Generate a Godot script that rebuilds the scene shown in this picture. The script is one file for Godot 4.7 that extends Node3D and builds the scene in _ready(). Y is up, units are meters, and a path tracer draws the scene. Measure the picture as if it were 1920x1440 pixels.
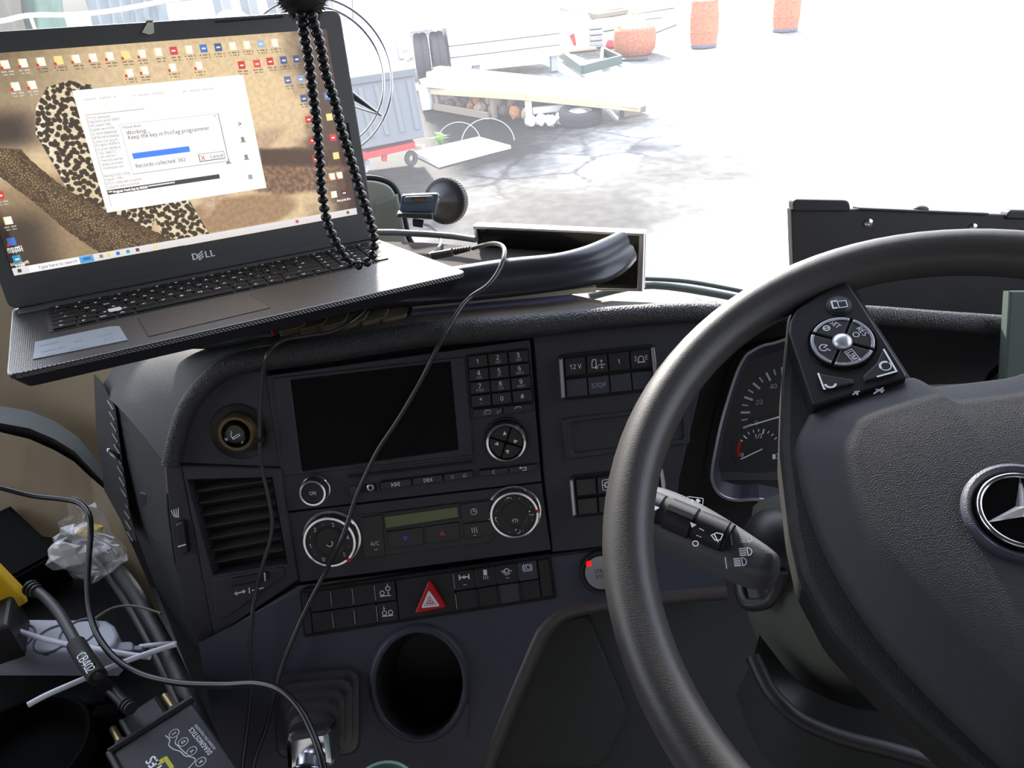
extends Node3D

const F := 1478.0
var CB: Basis
var CO := Vector3(0, 2.5, 0)
var M := {}
var FONT: SystemFont
var BOLD: SystemFont
var rng := RandomNumberGenerator.new()

# ---------- placing ----------
func W(px: float, py: float, d: float) -> Vector3:
	return CO + CB * Vector3((px - 960.0) * d / F, (720.0 - py) * d / F, -d)

func on_y(px: float, py: float, y: float) -> Vector3:
	var r := W(px, py, 1.0) - CO
	return CO + r * ((y - CO.y) / r.y)

func cv(x: float, y: float, z: float) -> Vector3:
	return CB * Vector3(x, -y, -z)

func frame(o: Vector3, u: Vector3, v: Vector3) -> Transform3D:
	var uu := u.normalized()
	var vv := (v - uu * v.dot(uu)).normalized()
	return Transform3D(Basis(uu, vv, uu.cross(vv)), o)

func q(fr: Transform3D, px: float, py: float, off := 0.0) -> Vector2:
	var inv := fr.affine_inverse()
	var o := inv * CO
	var d := inv.basis * (W(px, py, 1.0) - CO)
	var p := o + d * ((off - o.z) / d.z)
	return Vector2(p.x, p.y)

func qs(fr: Transform3D, a: Array, off := 0.0) -> PackedVector2Array:
	var r := PackedVector2Array()
	for i in range(0, a.size(), 2):
		r.append(q(fr, a[i], a[i + 1], off))
	return r

func q3(fr: Transform3D, px: float, py: float, off := 0.0) -> Vector3:
	var p := q(fr, px, py, off)
	return Vector3(p.x, p.y, off)

func sub(fr: Transform3D, px: float, py: float, off := 0.0) -> Transform3D:
	return Transform3D(fr.basis, fr * q3(fr, px, py, off))

func bil(c: PackedVector2Array, s: float, t: float) -> Vector2:
	return c[0].lerp(c[1], s).lerp(c[3].lerp(c[2], s), t)

func cell(c: PackedVector2Array, s0: float, s1: float, t0: float, t1: float, gap := 0.0) -> PackedVector2Array:
	var r := PackedVector2Array([bil(c, s0, t0), bil(c, s1, t0), bil(c, s1, t1), bil(c, s0, t1)])
	return inset(r, gap) if gap > 0.0 else r

# ---------- nodes ----------
func thing(called: String, label: String, category: String, tf := Transform3D(), group := "") -> Node3D:
	var o := Node3D.new()
	o.name = called
	add_child(o, true)
	o.transform = tf
	tag(o, label, category, group)
	return o

func tag(o: Node, label: String, category: String, group := "") -> void:
	o.set_meta("label", label)
	o.set_meta("category", category)
	if group != "":
		o.set_meta("group", group)

func put(called: String, mesh: Mesh, parent: Node, tf := Transform3D()) -> MeshInstance3D:
	var o := MeshInstance3D.new()
	o.name = called
	o.mesh = mesh
	o.transform = tf
	parent.add_child(o, true)
	return o

func obj(called: String, st: SurfaceTool, m: Material, parent: Node = null, normals := true) -> MeshInstance3D:
	if normals:
		st.generate_normals()
	var mesh := st.commit()
	mesh.surface_set_material(0, m)
	return put(called, mesh, parent if parent else self)

func struct(called: String, st: SurfaceTool, m: Material) -> MeshInstance3D:
	var o := obj(called, st, m)
	o.set_meta("kind", "structure")
	return o

# ---------- mesh building ----------
func S() -> SurfaceTool:
	var st := SurfaceTool.new()
	st.begin(Mesh.PRIMITIVE_TRIANGLES)
	return st

func tri(st: SurfaceTool, a: Vector3, b: Vector3, c: Vector3) -> void:
	st.add_vertex(a)
	st.add_vertex(c)
	st.add_vertex(b)

func quad(st: SurfaceTool, a: Vector3, b: Vector3, c: Vector3, d: Vector3) -> void:
	tri(st, a, b, c)
	tri(st, a, c, d)

func flat(st: SurfaceTool) -> void:
	st.set_smooth_group(-1)

func area(p: PackedVector2Array) -> float:
	var s := 0.0
	for i in p.size():
		s += p[i].cross(p[(i + 1) % p.size()])
	return s

func ccw(p: PackedVector2Array) -> PackedVector2Array:
	var r := p.duplicate()
	if area(r) < 0.0:
		r.reverse()
	return r

func inset(p0: PackedVector2Array, b: float) -> PackedVector2Array:
	var p := ccw(p0)
	var r := PackedVector2Array()
	var n := p.size()
	for i in n:
		var e0 := (p[i] - p[(i + n - 1) % n]).normalized()
		var e1 := (p[(i + 1) % n] - p[i]).normalized()
		var n0 := Vector2(-e0.y, e0.x)
		var n1 := Vector2(-e1.y, e1.x)
		var k := 1.0 + n0.dot(n1)
		r.append(p[i] + (n0 + n1) * (b / maxf(k, 0.3)))
	return r

func rounded(p0: PackedVector2Array, r: float, n := 4) -> PackedVector2Array:
	var p := ccw(p0)
	var out := PackedVector2Array()
	var c := p.size()
	for i in c:
		var a := p[(i + c - 1) % c] - p[i]
		var b := p[(i + 1) % c] - p[i]
		var k := minf(r, minf(a.length(), b.length()) * 0.45)
		var p0_ := p[i] + a.normalized() * k
		var p2_ := p[i] + b.normalized() * k
		for j in n + 1:
			var t := float(j) / n
			out.append(p0_.lerp(p[i], t).lerp(p[i].lerp(p2_, t), t))
	return out

func v3(p: Vector2, z: float, xf := Transform3D()) -> Vector3:
	return xf * Vector3(p.x, p.y, z)

func face(st: SurfaceTool, p: PackedVector2Array, z: float, xf := Transform3D(), up := true) -> void:
	var idx := Geometry2D.triangulate_polygon(p)
	if idx.is_empty():
		printerr("TRI FAIL ", p.size(), " ", get_stack())
	for i in range(0, idx.size(), 3):
		var a := p[idx[i]]
		var b := p[idx[i + 1]]
		var c := p[idx[i + 2]]
		if ((b - a).cross(c - a) > 0.0) == up:
			tri(st, v3(a, z, xf), v3(b, z, xf), v3(c, z, xf))
		else:
			tri(st, v3(a, z, xf), v3(c, z, xf), v3(b, z, xf))

func skirt(st: SurfaceTool, p: PackedVector2Array, z0: float, r: PackedVector2Array, z1: float, xf := Transform3D()) -> void:
	var n := p.size()
	for i in n:
		var j := (i + 1) % n
		quad(st, v3(p[i], z0, xf), v3(p[j], z0, xf), v3(r[j], z1, xf), v3(r[i], z1, xf))

func prism(st: SurfaceTool, p0: PackedVector2Array, z0: float, z1: float, bev := 0.0, xf := Transform3D(), back := false) -> void:
	flat(st)
	var p := ccw(p0)
	var t := p
	if bev > 0.0:
		t = inset(p, bev)
		if Geometry2D.triangulate_polygon(t).is_empty():
			bev *= 0.3
			t = inset(p, bev)
		if Geometry2D.triangulate_polygon(t).is_empty():
			bev = 0.0
	if bev > 0.0:
		skirt(st, p, z0, p, z1 - bev, xf)
		var m := inset(p, bev * 0.3)
		skirt(st, p, z1 - bev, m, z1 - bev * 0.3, xf)
		skirt(st, m, z1 - bev * 0.3, t, z1, xf)
	else:
		t = p
		skirt(st, p, z0, p, z1, xf)
	face(st, t, z1, xf)
	if back:
		face(st, p, z0, xf, false)

func ring_frame(st: SurfaceTool, o0: PackedVector2Array, i0: PackedVector2Array, z0: float, z1: float, bev := 0.0, xf := Transform3D()) -> void:
	flat(st)
	var o := ccw(o0)
	var i := ccw(i0)
	var ot := inset(o, bev) if bev > 0.0 else o
	var it := inset(i, -bev) if bev > 0.0 else i
	skirt(st, o, z0, o, z1 - bev, xf)
	if bev > 0.0:
		skirt(st, o, z1 - bev, ot, z1, xf)
		skirt(st, it, z1, i, z1 - bev, xf)
	skirt(st, ot, z1, it, z1, xf)
	skirt(st, i, z1 - bev, i, z0, xf)

func rect(w: float, h: float, c := Vector2.ZERO) -> PackedVector2Array:
	return PackedVector2Array([c + Vector2(-w, -h) / 2, c + Vector2(w, -h) / 2, c + Vector2(w, h) / 2, c + Vector2(-w, h) / 2])

func circle(r: float, n := 32, c := Vector2.ZERO) -> PackedVector2Array:
	var p := PackedVector2Array()
	for i in n:
		p.append(c + Vector2.from_angle(TAU * i / n) * r)
	return p

func box(st: SurfaceTool, c: Vector3, s: Vector3, bev := 0.0, xf := Transform3D()) -> void:
	prism(st, rect(s.x, s.y, Vector2(c.x, c.y)), c.z - s.z / 2, c.z + s.z / 2, bev, xf, true)

func loft(st: SurfaceTool, rows: Array, closed := false, smooth := true, flip := false) -> void:
	st.set_smooth_group(0 if smooth else -1)
	for i in rows.size() - 1:
		var a: PackedVector3Array = rows[i]
		var b: PackedVector3Array = rows[i + 1]
		var n := a.size()
		for k in (n if closed else n - 1):
			var l := (k + 1) % n
			if flip:
				quad(st, a[l], a[k], b[k], b[l])
			else:
				quad(st, a[k], a[l], b[l], b[k])

func smooth_path(p: PackedVector3Array, n := 6) -> PackedVector3Array:
	var out := PackedVector3Array()
	for i in p.size() - 1:
		var a := p[maxi(i - 1, 0)]
		var d := p[mini(i + 2, p.size() - 1)]
		for k in n:
			out.append(p[i].cubic_interpolate(p[i + 1], a, d, float(k) / n))
	out.append(p[p.size() - 1])
	return out

func smooth2(p: PackedVector2Array, n := 5, closed := false) -> PackedVector2Array:
	var out := PackedVector2Array()
	var c := p.size()
	for i in (c if closed else c - 1):
		var a := p[(i + c - 1) % c] if closed else p[maxi(i - 1, 0)]
		var b := p[(i + 1) % c]
		var d := p[(i + 2) % c] if closed else p[mini(i + 2, c - 1)]
		for k in n:
			out.append(p[i].cubic_interpolate(b, a, d, float(k) / n))
	if not closed:
		out.append(p[c - 1])
	return out

func tube(st: SurfaceTool, pts: PackedVector3Array, r: Variant, sides := 10, caps := true, squash := 1.0, hint := Vector3.UP) -> void:
	st.set_smooth_group(0)
	var rows := []
	var n := pts.size()
	var side := Vector3.ZERO
	for i in n:
		var t := (pts[mini(i + 1, n - 1)] - pts[maxi(i - 1, 0)]).normalized()
		if side == Vector3.ZERO:
			side = t.cross(hint)
			if side.length() < 0.05:
				side = t.cross(Vector3.RIGHT)
		side = (side - t * side.dot(t)).normalized()
		var up := side.cross(t)
		var rr: float = r[i] if r is Array or r is PackedFloat32Array else r
		var ring := PackedVector3Array()
		for k in sides:
			var an := TAU * k / sides
			ring.append(pts[i] + (side * cos(an) + up * sin(an) * squash) * rr)
		rows.append(ring)
	loft(st, rows, true, true, true)
	if caps:
		flat(st)
		for e in [0, n - 1]:
			var ring: PackedVector3Array = rows[e]
			for k in range(1, sides - 1):
				if e == 0:
					tri(st, ring[0], ring[k], ring[k + 1])
				else:
					tri(st, ring[0], ring[k + 1], ring[k])

func lathe(st: SurfaceTool, prof: Array, xf := Transform3D(), n := 32, a0 := 0.0, a1 := TAU) -> void:
	# profile of Vector2(radius, height along local z), from bottom outside to top centre
	var g := 1
	for i in prof.size() - 1:
		var p: Vector2 = prof[i]
		var r: Vector2 = prof[i + 1]
		if i > 0:
			var e0: Vector2 = (p - prof[i - 1]).normalized()
			if e0.dot((r - p).normalized()) < 0.8:
				g += 1
		st.set_smooth_group(g)
		for k in n:
			var c0 := Vector2.from_angle(lerpf(a0, a1, float(k) / n))
			var c1 := Vector2.from_angle(lerpf(a0, a1, float(k + 1) / n))
			var a := xf * Vector3(c0.x * p.x, c0.y * p.x, p.y)
			var b := xf * Vector3(c1.x * p.x, c1.y * p.x, p.y)
			var c := xf * Vector3(c1.x * r.x, c1.y * r.x, r.y)
			var d := xf * Vector3(c0.x * r.x, c0.y * r.x, r.y)
			if p.x > 0.0:
				tri(st, a, b, c)
			if r.x > 0.0:
				tri(st, a, c, d)

func ball(st: SurfaceTool, c: Vector3, r: Vector3, n := 12, m := 8, basis := Basis()) -> void:
	st.set_smooth_group(0)
	var rows := []
	for i in m + 1:
		var ph := -PI / 2 + PI * i / m
		var ring := PackedVector3Array()
		for k in n:
			var th := TAU * k / n
			ring.append(c + basis * (Vector3(cos(ph) * cos(th), cos(ph) * sin(th), sin(ph)) * r))
		rows.append(ring)
	loft(st, rows, true)

# ---------- lettering and printed marks: thin raised ink, normals given ----------
func ink_tri(st: SurfaceTool, a: Vector3, b: Vector3, c: Vector3, n: Vector3) -> void:
	var f := (b - a).cross(c - a).dot(n) > 0.0
	for v in ([a, c, b] if f else [a, b, c]):
		st.set_normal(n)
		st.add_vertex(v)

func text(st: SurfaceTool, s: String, h: float, at: Vector2, z: float, ang := 0.0, bold := false, align := 1, stretch := 1.0) -> void:
	var t := TextMesh.new()
	t.font = BOLD if bold else FONT
	t.font_size = 32
	t.pixel_size = h / 23.0
	t.depth = 0.0
	t.curve_step = 2.0
	t.text = s
	t.horizontal_alignment = [HORIZONTAL_ALIGNMENT_LEFT, HORIZONTAL_ALIGNMENT_CENTER, HORIZONTAL_ALIGNMENT_RIGHT][align]
	if t.get_surface_count() == 0:
		return
	var ar := t.surface_get_arrays(0)
	var vs: PackedVector3Array = ar[Mesh.ARRAY_VERTEX]
	var ix: PackedInt32Array = ar[Mesh.ARRAY_INDEX]
	var lo := 1e9
	var hi := -1e9
	for v in vs:
		lo = minf(lo, v.y)
		hi = maxf(hi, v.y)
	var mid := (lo + hi) / 2
	for i in range(0, ix.size(), 3):
		var w := []
		for k in 3:
			var v := vs[ix[i + k]]
			var p := at + Vector2(v.x * stretch, v.y - mid).rotated(ang)
			w.append(Vector3(p.x, p.y, z))
		ink_tri(st, w[0], w[1], w[2], Vector3(0, 0, 1))

func fill(st: SurfaceTool, p: PackedVector2Array, z: float) -> void:
	var idx := Geometry2D.triangulate_polygon(p)
	for i in range(0, idx.size(), 3):
		ink_tri(st, v3(p[idx[i]], z), v3(p[idx[i + 1]], z), v3(p[idx[i + 2]], z), Vector3(0, 0, 1))

func stroke(st: SurfaceTool, p: PackedVector2Array, w: float, z: float, closed := false) -> void:
	var n := p.size()
	for i in (n if closed else n - 1):
		var a := p[i]
		var b := p[(i + 1) % n]
		var e := (b - a).normalized() * w / 2
		var s := Vector2(-e.y, e.x)
		fill(st, PackedVector2Array([a - s - e * 0.5, b - s + e * 0.5, b + s + e * 0.5, a + s - e * 0.5]), z)

func sk(st: SurfaceTool, at: Vector2, k: float, a: Array, w: float, z: float, closed := false) -> void:
	# a stroke given in units of k round a point
	var p := PackedVector2Array()
	for i in range(0, a.size(), 2):
		p.append(at + Vector2(a[i], a[i + 1]) * k)
	stroke(st, p, w, z, closed)

func arc(c: Vector2, r: float, a0: float, a1: float, n := 12) -> PackedVector2Array:
	var p := PackedVector2Array()
	for i in n + 1:
		p.append(c + Vector2.from_angle(deg_to_rad(lerpf(a0, a1, float(i) / n))) * r)
	return p

# ---------- materials ----------
func mat(c: Color, rough := 0.6, metal := 0.0, spec := 0.5) -> StandardMaterial3D:
	var m := StandardMaterial3D.new()
	m.albedo_color = c
	m.roughness = rough
	m.metallic = metal
	m.metallic_specular = spec
	return m

func grain(m: StandardMaterial3D, t: Texture2D, per_metre: float, depth: float) -> StandardMaterial3D:
	m.normal_enabled = true
	m.normal_texture = t
	m.normal_scale = depth
	m.uv1_triplanar = true
	m.uv1_scale = Vector3.ONE * per_metre
	return m

func noise_tex(kind: int, freq: float, sd: int, bump: float, size := 256, ramp: Gradient = null, oct := 3) -> NoiseTexture2D:
	var n := FastNoiseLite.new()
	n.noise_type = kind
	n.seed = sd
	n.frequency = freq
	n.fractal_octaves = oct
	if kind == FastNoiseLite.TYPE_CELLULAR:
		n.cellular_return_type = FastNoiseLite.RETURN_DISTANCE2_SUB
		n.fractal_type = FastNoiseLite.FRACTAL_NONE
	var t := NoiseTexture2D.new()
	t.width = size
	t.height = size
	t.seamless = true
	t.noise = n
	if bump > 0.0:
		t.as_normal_map = true
		t.bump_strength = bump
	if ramp:
		t.color_ramp = ramp
	return t

func grad(a: Array) -> Gradient:
	var g := Gradient.new()
	var o := PackedFloat32Array()
	var c := PackedColorArray()
	for i in range(0, a.size(), 2):
		o.append(a[i])
		c.append(a[i + 1])
	g.offsets = o
	g.colors = c
	return g

# ---------- the scene ----------
var DP: Transform3D      # the plane of the centre stack
var LP: Transform3D      # the plane of the lower console
var WP: Transform3D      # the plane of the steering wheel
var TRAY := 1.88         # height of the storage shelf on the passenger side

func _ready() -> void:
	rng.seed = 7
	CB = Basis(Vector3.RIGHT, deg_to_rad(-30.0)) * Basis(Vector3(0, 0, 1), deg_to_rad(-5.5))
	var cam := Camera3D.new()
	cam.name = "camera"
	cam.fov = 51.94
	cam.near = 0.01
	cam.far = 500.0
	cam.transform = Transform3D(CB, CO)
	add_child(cam)
	cam.current = true
	var we := WorldEnvironment.new()
	we.name = "world"
	var env := Environment.new()
	env.background_mode = Environment.BG_SKY
	env.tonemap_mode = Environment.TONE_MAPPER_LINEAR
	env.tonemap_exposure = 2.2
	env.sdfgi_enabled = true
	env.ssao_enabled = true
	env.ssil_enabled = true
	var sky := Sky.new()
	var sm := ProceduralSkyMaterial.new()
	sm.sky_top_color = Color(0.80, 0.84, 0.92)
	sm.sky_horizon_color = Color(0.93, 0.95, 0.97)
	sm.sky_curve = 0.25
	sm.sky_energy_multiplier = 1.45
	sm.ground_bottom_color = Color(0.45, 0.44, 0.42)
	sm.ground_horizon_color = Color(0.75, 0.75, 0.74)
	sky.sky_material = sm
	env.sky = sky
	we.environment = env
	add_child(we)
	var sun := DirectionalLight3D.new()
	sun.name = "sun"
	sun.light_color = Color(1.0, 0.97, 0.92)
	sun.light_energy = 2.8
	sun.light_angular_distance = 3.0
	sun.shadow_enabled = true
	add_child(sun)
	sun.look_at_from_position(Vector3.ZERO, -Vector3(-0.13, 0.428, -0.91))

	FONT = SystemFont.new()
	FONT.font_names = PackedStringArray(["Droid Sans"])
	BOLD = SystemFont.new()
	BOLD.font_names = PackedStringArray(["Droid Sans"])
	BOLD.font_weight = 700
	materials()
	DP = frame(W(513, 690, 0.735), cv(0.993, -0.113, -0.022), -cv(0.059, 0.976, 0.21))
	var o := DP * q3(DP, 560, 1095)
	LP = frame(o, DP.basis.x, DP.basis.y.rotated(DP.basis.x.normalized(), deg_to_rad(-15.0)))
	WP = frame(W(1884, 998, 0.439), cv(0.962, 0.0, -0.27), cv(0.15, -0.83, 0.53))
	WP.basis = wheel_basis()

	cab()
	yard()
	dashboard()
	radio()
	climate()
	switches()
	vent_and_lighter()
	console()
	cluster()
	wheel()
	stalk()
	table()
	laptop()
	ornaments()
	passenger_side()
	shelf_things()
	cables()

func wheel_basis() -> Basis:
	var n := cv(-0.228, -0.553, -0.802).normalized()
	var u := (cv(1, 0, 0) - n * n.dot(cv(1, 0, 0))).normalized()
	return Basis(u, n.cross(u), n)

func materials() -> void:
	var leather := noise_tex(FastNoiseLite.TYPE_CELLULAR, 0.09, 3, 5.0)
	var fine := noise_tex(FastNoiseLite.TYPE_SIMPLEX_SMOOTH, 0.16, 5, 4.0)
	var cloth := noise_tex(FastNoiseLite.TYPE_VALUE, 0.3, 9, 8.0)
	M.leather = leather
	M.fine = fine
	M.black = mat(Color(0.115, 0.115, 0.125), 0.5)
	M.black_soft = grain(mat(Color(0.15, 0.15, 0.165), 0.55), fine, 22.0, 0.35)
	M.fascia = grain(mat(Color(0.195, 0.195, 0.22), 0.55), fine, 22.0, 0.25)
	M.key = mat(Color(0.12, 0.12, 0.135), 0.42)
	M.key_light = mat(Color(0.21, 0.22, 0.26), 0.42)
	M.gap = mat(Color(0.03, 0.03, 0.03), 0.7)
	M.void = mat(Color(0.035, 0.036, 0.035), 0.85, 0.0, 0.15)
	M.gloss = mat(Color(0.02, 0.02, 0.022), 0.12)
	M.lower = grain(mat(Color(0.225, 0.232, 0.285), 0.5), fine, 22.0, 0.3)
	M.roll = grain(mat(Color(0.19, 0.19, 0.195), 0.52), leather, 18.0, 0.85)
	M.side = grain(mat(Color(0.23, 0.245, 0.235), 0.6), fine, 18.0, 0.5)
	M.side_dark = grain(mat(Color(0.17, 0.18, 0.175), 0.6), fine, 18.0, 0.4)
	M.tan = grain(mat(Color(0.47, 0.40, 0.29), 0.7), fine, 18.0, 0.35)
	M.chrome = mat(Color(0.86, 0.86, 0.88), 0.14, 1.0)
	M.satin = mat(Color(0.72, 0.72, 0.75), 0.32, 1.0)
	M.rim = grain(mat(Color(0.235, 0.225, 0.22), 0.42), leather, 30.0, 0.12)
	M.pad = grain(mat(Color(0.22, 0.222, 0.235), 0.6, 0.0, 0.35), leather, 30.0, 0.28)
	M.ink = mat(Color(0.93, 0.94, 0.96), 0.6)
	M.ink_dim = mat(Color(0.66, 0.67, 0.70), 0.6)
	M.red = mat(Color(0.75, 0.05, 0.07), 0.35)
	M.blue = mat(Color(0.18, 0.33, 0.80), 0.5)
	M.cable = mat(Color(0.10, 0.10, 0.11), 0.32)
	M.white_cable = mat(Color(0.86, 0.86, 0.90), 0.4)
	M.carpet = grain(mat(Color(0.23, 0.21, 0.20), 0.95), cloth, 30.0, 0.8)
	M.headlining = mat(Color(0.33, 0.335, 0.35), 0.9)
	M.glass = mat(Color(1, 1, 1, 0.04), 0.02)
	M.glass.transparency = BaseMaterial3D.TRANSPARENCY_ALPHA
	M.white = mat(Color(0.88, 0.89, 0.89), 0.5)

# ---------- the cab ----------
func wall(called: String, lo: Vector3, hi: Vector3, m: Material, hole_lo := Vector3.ZERO, hole_hi := Vector3.ZERO) -> void:
	# a slab in x (or z) with one rectangular opening in the other two directions
	var st := S()
	var t := hi - lo
	if hole_lo == hole_hi:
		box(st, (lo + hi) / 2, t)
	elif t.x < t.z:
		for b in [[lo, Vector3(hi.x, hole_lo.y, hi.z)], [Vector3(lo.x, hole_hi.y, lo.z), hi], [Vector3(lo.x, hole_lo.y, lo.z), Vector3(hi.x, hole_hi.y, hole_lo.z)], [Vector3(lo.x, hole_lo.y, hole_hi.z), Vector3(hi.x, hole_hi.y, hi.z)]]:
			box(st, (b[0] + b[1]) / 2, b[1] - b[0])
	struct(called, st, m)

func cab() -> void:
	wall("floor", Vector3(-1.6, 1.36, -1.3), Vector3(0.95, 1.4, 1.05), M.black_soft)
	wall("ceiling", Vector3(-1.6, 3.3, -1.06), Vector3(0.95, 3.34, 1.05), M.headlining)
	wall("wall_back", Vector3(-1.6, 1.4, 1.0), Vector3(0.95, 3.3, 1.05), M.headlining)
	wall("wall_front", Vector3(-1.6, 1.4, -1.3), Vector3(0.95, 1.72, -1.22), M.black_soft)
	wall("wall_left", Vector3(-1.6, 1.4, -1.2), Vector3(-1.52, 3.3, 1.0), M.headlining, Vector3(0, 2.22, -0.85), Vector3(0, 3.05, 0.15))
	wall("wall_right", Vector3(0.87, 1.4, -1.2), Vector3(0.95, 3.3, 1.0), M.headlining, Vector3(0, 2.25, -0.95), Vector3(0, 3.05, 0.15))
	var st := S()
	var a := Vector3(-1.55, 1.72, -1.29)
	var up := Vector3(0, 3.31, -1.05) - Vector3(0, 1.72, -1.29)
	var fr := frame(a, Vector3.RIGHT, up)
	prism(st, rect(2.45, up.length(), Vector2(1.225, up.length() / 2)), 0.0, 0.006, 0.0, fr, true)
	var glare_veil := mat(Color(0.95, 0.96, 1.0, 0.032), 0.6)  # pale film added to lay a veil of glare over the yard
	glare_veil.transparency = BaseMaterial3D.TRANSPARENCY_ALPHA
	glare_veil.backlight_enabled = true
	glare_veil.backlight = Color(0.95, 0.96, 1.0)
	struct("window_1", st, glare_veil)
	st = S()
	box(st, Vector3(-1.56, 2.65, -0.4), Vector3(0.006, 0.8, 1.1))
	struct("window_2", st, M.glass)
	st = S()
	box(st, Vector3(0.91, 2.65, -0.4), Vector3(0.006, 0.8, 1.1))
	struct("window_3", st, M.glass)

# ---------- the yard outside ----------
const ORD := ["first", "second", "third", "fourth", "fifth", "sixth", "seventh", "eighth"]

func G(px: float, py: float, y := 0.0) -> Vector3:
	return on_y(px, py, y)

func upright(a: Vector3, b: Vector3) -> Transform3D:
	return frame(a, b - a, Vector3.UP)

func turned(at: Vector3, deg: float) -> Transform3D:
	return Transform3D(Basis(Vector3.UP, deg_to_rad(deg)), at)

# axis along local z pointing up
func standing(at: Vector3) -> Transform3D:
	return Transform3D(Basis(Vector3.RIGHT, -PI / 2), at)

func ground_texture() -> ImageTexture:
	var n := 1400
	var a := FastNoiseLite.new()
	a.seed = 11
	a.frequency = 0.0044
	a.fractal_octaves = 5
	var ia := a.get_image(n, n, false, false, false)
	var b := FastNoiseLite.new()
	b.seed = 4
	b.noise_type = FastNoiseLite.TYPE_SIMPLEX
	b.frequency = 0.09
	b.fractal_octaves = 3
	var ib := b.get_image(n, n, false, false, false)
	var c := FastNoiseLite.new()
	c.seed = 21
	c.noise_type = FastNoiseLite.TYPE_CELLULAR
	c.cellular_return_type = FastNoiseLite.RETURN_DISTANCE2_SUB
	c.fractal_type = FastNoiseLite.FRACTAL_NONE
	c.frequency = 0.026
	c.domain_warp_enabled = true
	c.domain_warp_amplitude = 14.0
	c.domain_warp_frequency = 0.03
	var ic := c.get_image(n, n, false, false, false)
	var da := ia.get_data()
	var db := ib.get_data()
	var dc := ic.get_data()
	var out := PackedByteArray()
	out.resize(n * n * 3)
	for y in n:
		var wz := -30.0 + 30.0 * y / n
		for x in n:
			var i := y * n + x
			var wx := -14.0 + 30.0 * x / n
			var va := da[i] / 255.0
			var vb := db[i] / 255.0
			# shade painted into the dark asphalt between bin and timber; pale concrete elsewhere
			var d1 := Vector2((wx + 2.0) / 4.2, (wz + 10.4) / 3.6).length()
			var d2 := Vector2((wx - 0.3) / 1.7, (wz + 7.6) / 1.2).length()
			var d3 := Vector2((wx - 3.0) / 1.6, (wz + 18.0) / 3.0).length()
			var shade_tone := smoothstep(1.15, 0.55, d1 + (va - 0.5) * 1.1)
			shade_tone = maxf(shade_tone, 0.7 * smoothstep(1.25, 0.4, d2 + (va - 0.5) * 1.6))
			shade_tone = maxf(shade_tone, 0.35 * smoothstep(1.2, 0.4, d3 + (va - 0.5) * 1.5))
			var glare_tone := smoothstep(0.5, 4.0, wx + 0.12 * (wz + 12.0))  # paler tone towards the right imitates sun glare in the albedo
			var v := lerpf(0.47, 0.60, glare_tone) + (va - 0.5) * lerpf(0.60, 0.40, glare_tone) + (vb - 0.5) * lerpf(0.2, 0.12, glare_tone)
			v = lerpf(v, 0.085 + (va - 0.5) * 0.12 + (vb - 0.5) * 0.10, shade_tone)
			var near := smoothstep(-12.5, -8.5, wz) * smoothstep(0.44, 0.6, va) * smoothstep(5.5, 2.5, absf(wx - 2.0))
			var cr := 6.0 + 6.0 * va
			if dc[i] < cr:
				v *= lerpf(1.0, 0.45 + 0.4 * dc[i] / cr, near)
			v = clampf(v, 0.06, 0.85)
			var k := 3 * i
			out[k] = int(255 * v)
			out[k + 1] = int(255 * v * 0.985)
			out[k + 2] = int(255 * v * 0.955)
	var im := Image.create_from_data(n, n, false, Image.FORMAT_RGB8, out)
	return ImageTexture.create_from_image(im)

func tyre(st: SurfaceTool, r: float, w: float, hole: float, xf: Transform3D) -> void:
	lathe(st, [Vector2(hole, -w * 0.38), Vector2(r * 0.82, -w * 0.5), Vector2(r * 0.95, -w * 0.44), Vector2(r, -w * 0.3), Vector2(r, -w * 0.06), Vector2(r * 0.97, -w * 0.05), Vector2(r * 0.97, w * 0.05), Vector2(r, w * 0.06), Vector2(r, w * 0.3), Vector2(r * 0.95, w * 0.44), Vector2(r * 0.82, w * 0.5), Vector2(hole, w * 0.38), Vector2(hole * 0.97, 0.0), Vector2(hole, -w * 0.38)], xf, 36)

func plank(st: SurfaceTool, a: Vector3, b: Vector3, w: float, h: float) -> void:
	var d := b - a
	var s := d.cross(Vector3.UP).normalized()
	var fr := Transform3D(Basis(d.normalized(), d.normalized().cross(s) * -1.0, s), (a + b) / 2)
	fr = frame((a + b) / 2, d, Vector3.UP)
	box(st, Vector3.ZERO, Vector3(d.length(), h, w), minf(w, h) * 0.08, fr)

func lump(st: SurfaceTool, c: Vector3, r: Vector3, sd: int, n := 10, m := 7, rough := 0.35) -> void:
	var nz := FastNoiseLite.new()
	nz.seed = sd
	nz.frequency = 0.9
	st.set_smooth_group(-1)
	var rows := []
	for i in m + 1:
		var ph := -PI / 2 + PI * i / m
		var ring := PackedVector3Array()
		for k in n:
			var th := TAU * k / n
			var d := Vector3(cos(ph) * cos(th), sin(ph), -cos(ph) * sin(th))
			ring.append(c + d * r * (1.0 + rough * nz.get_noise_3dv(d * 1.3)))
		rows.append(ring)
	loft(st, rows, true, false)

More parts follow.
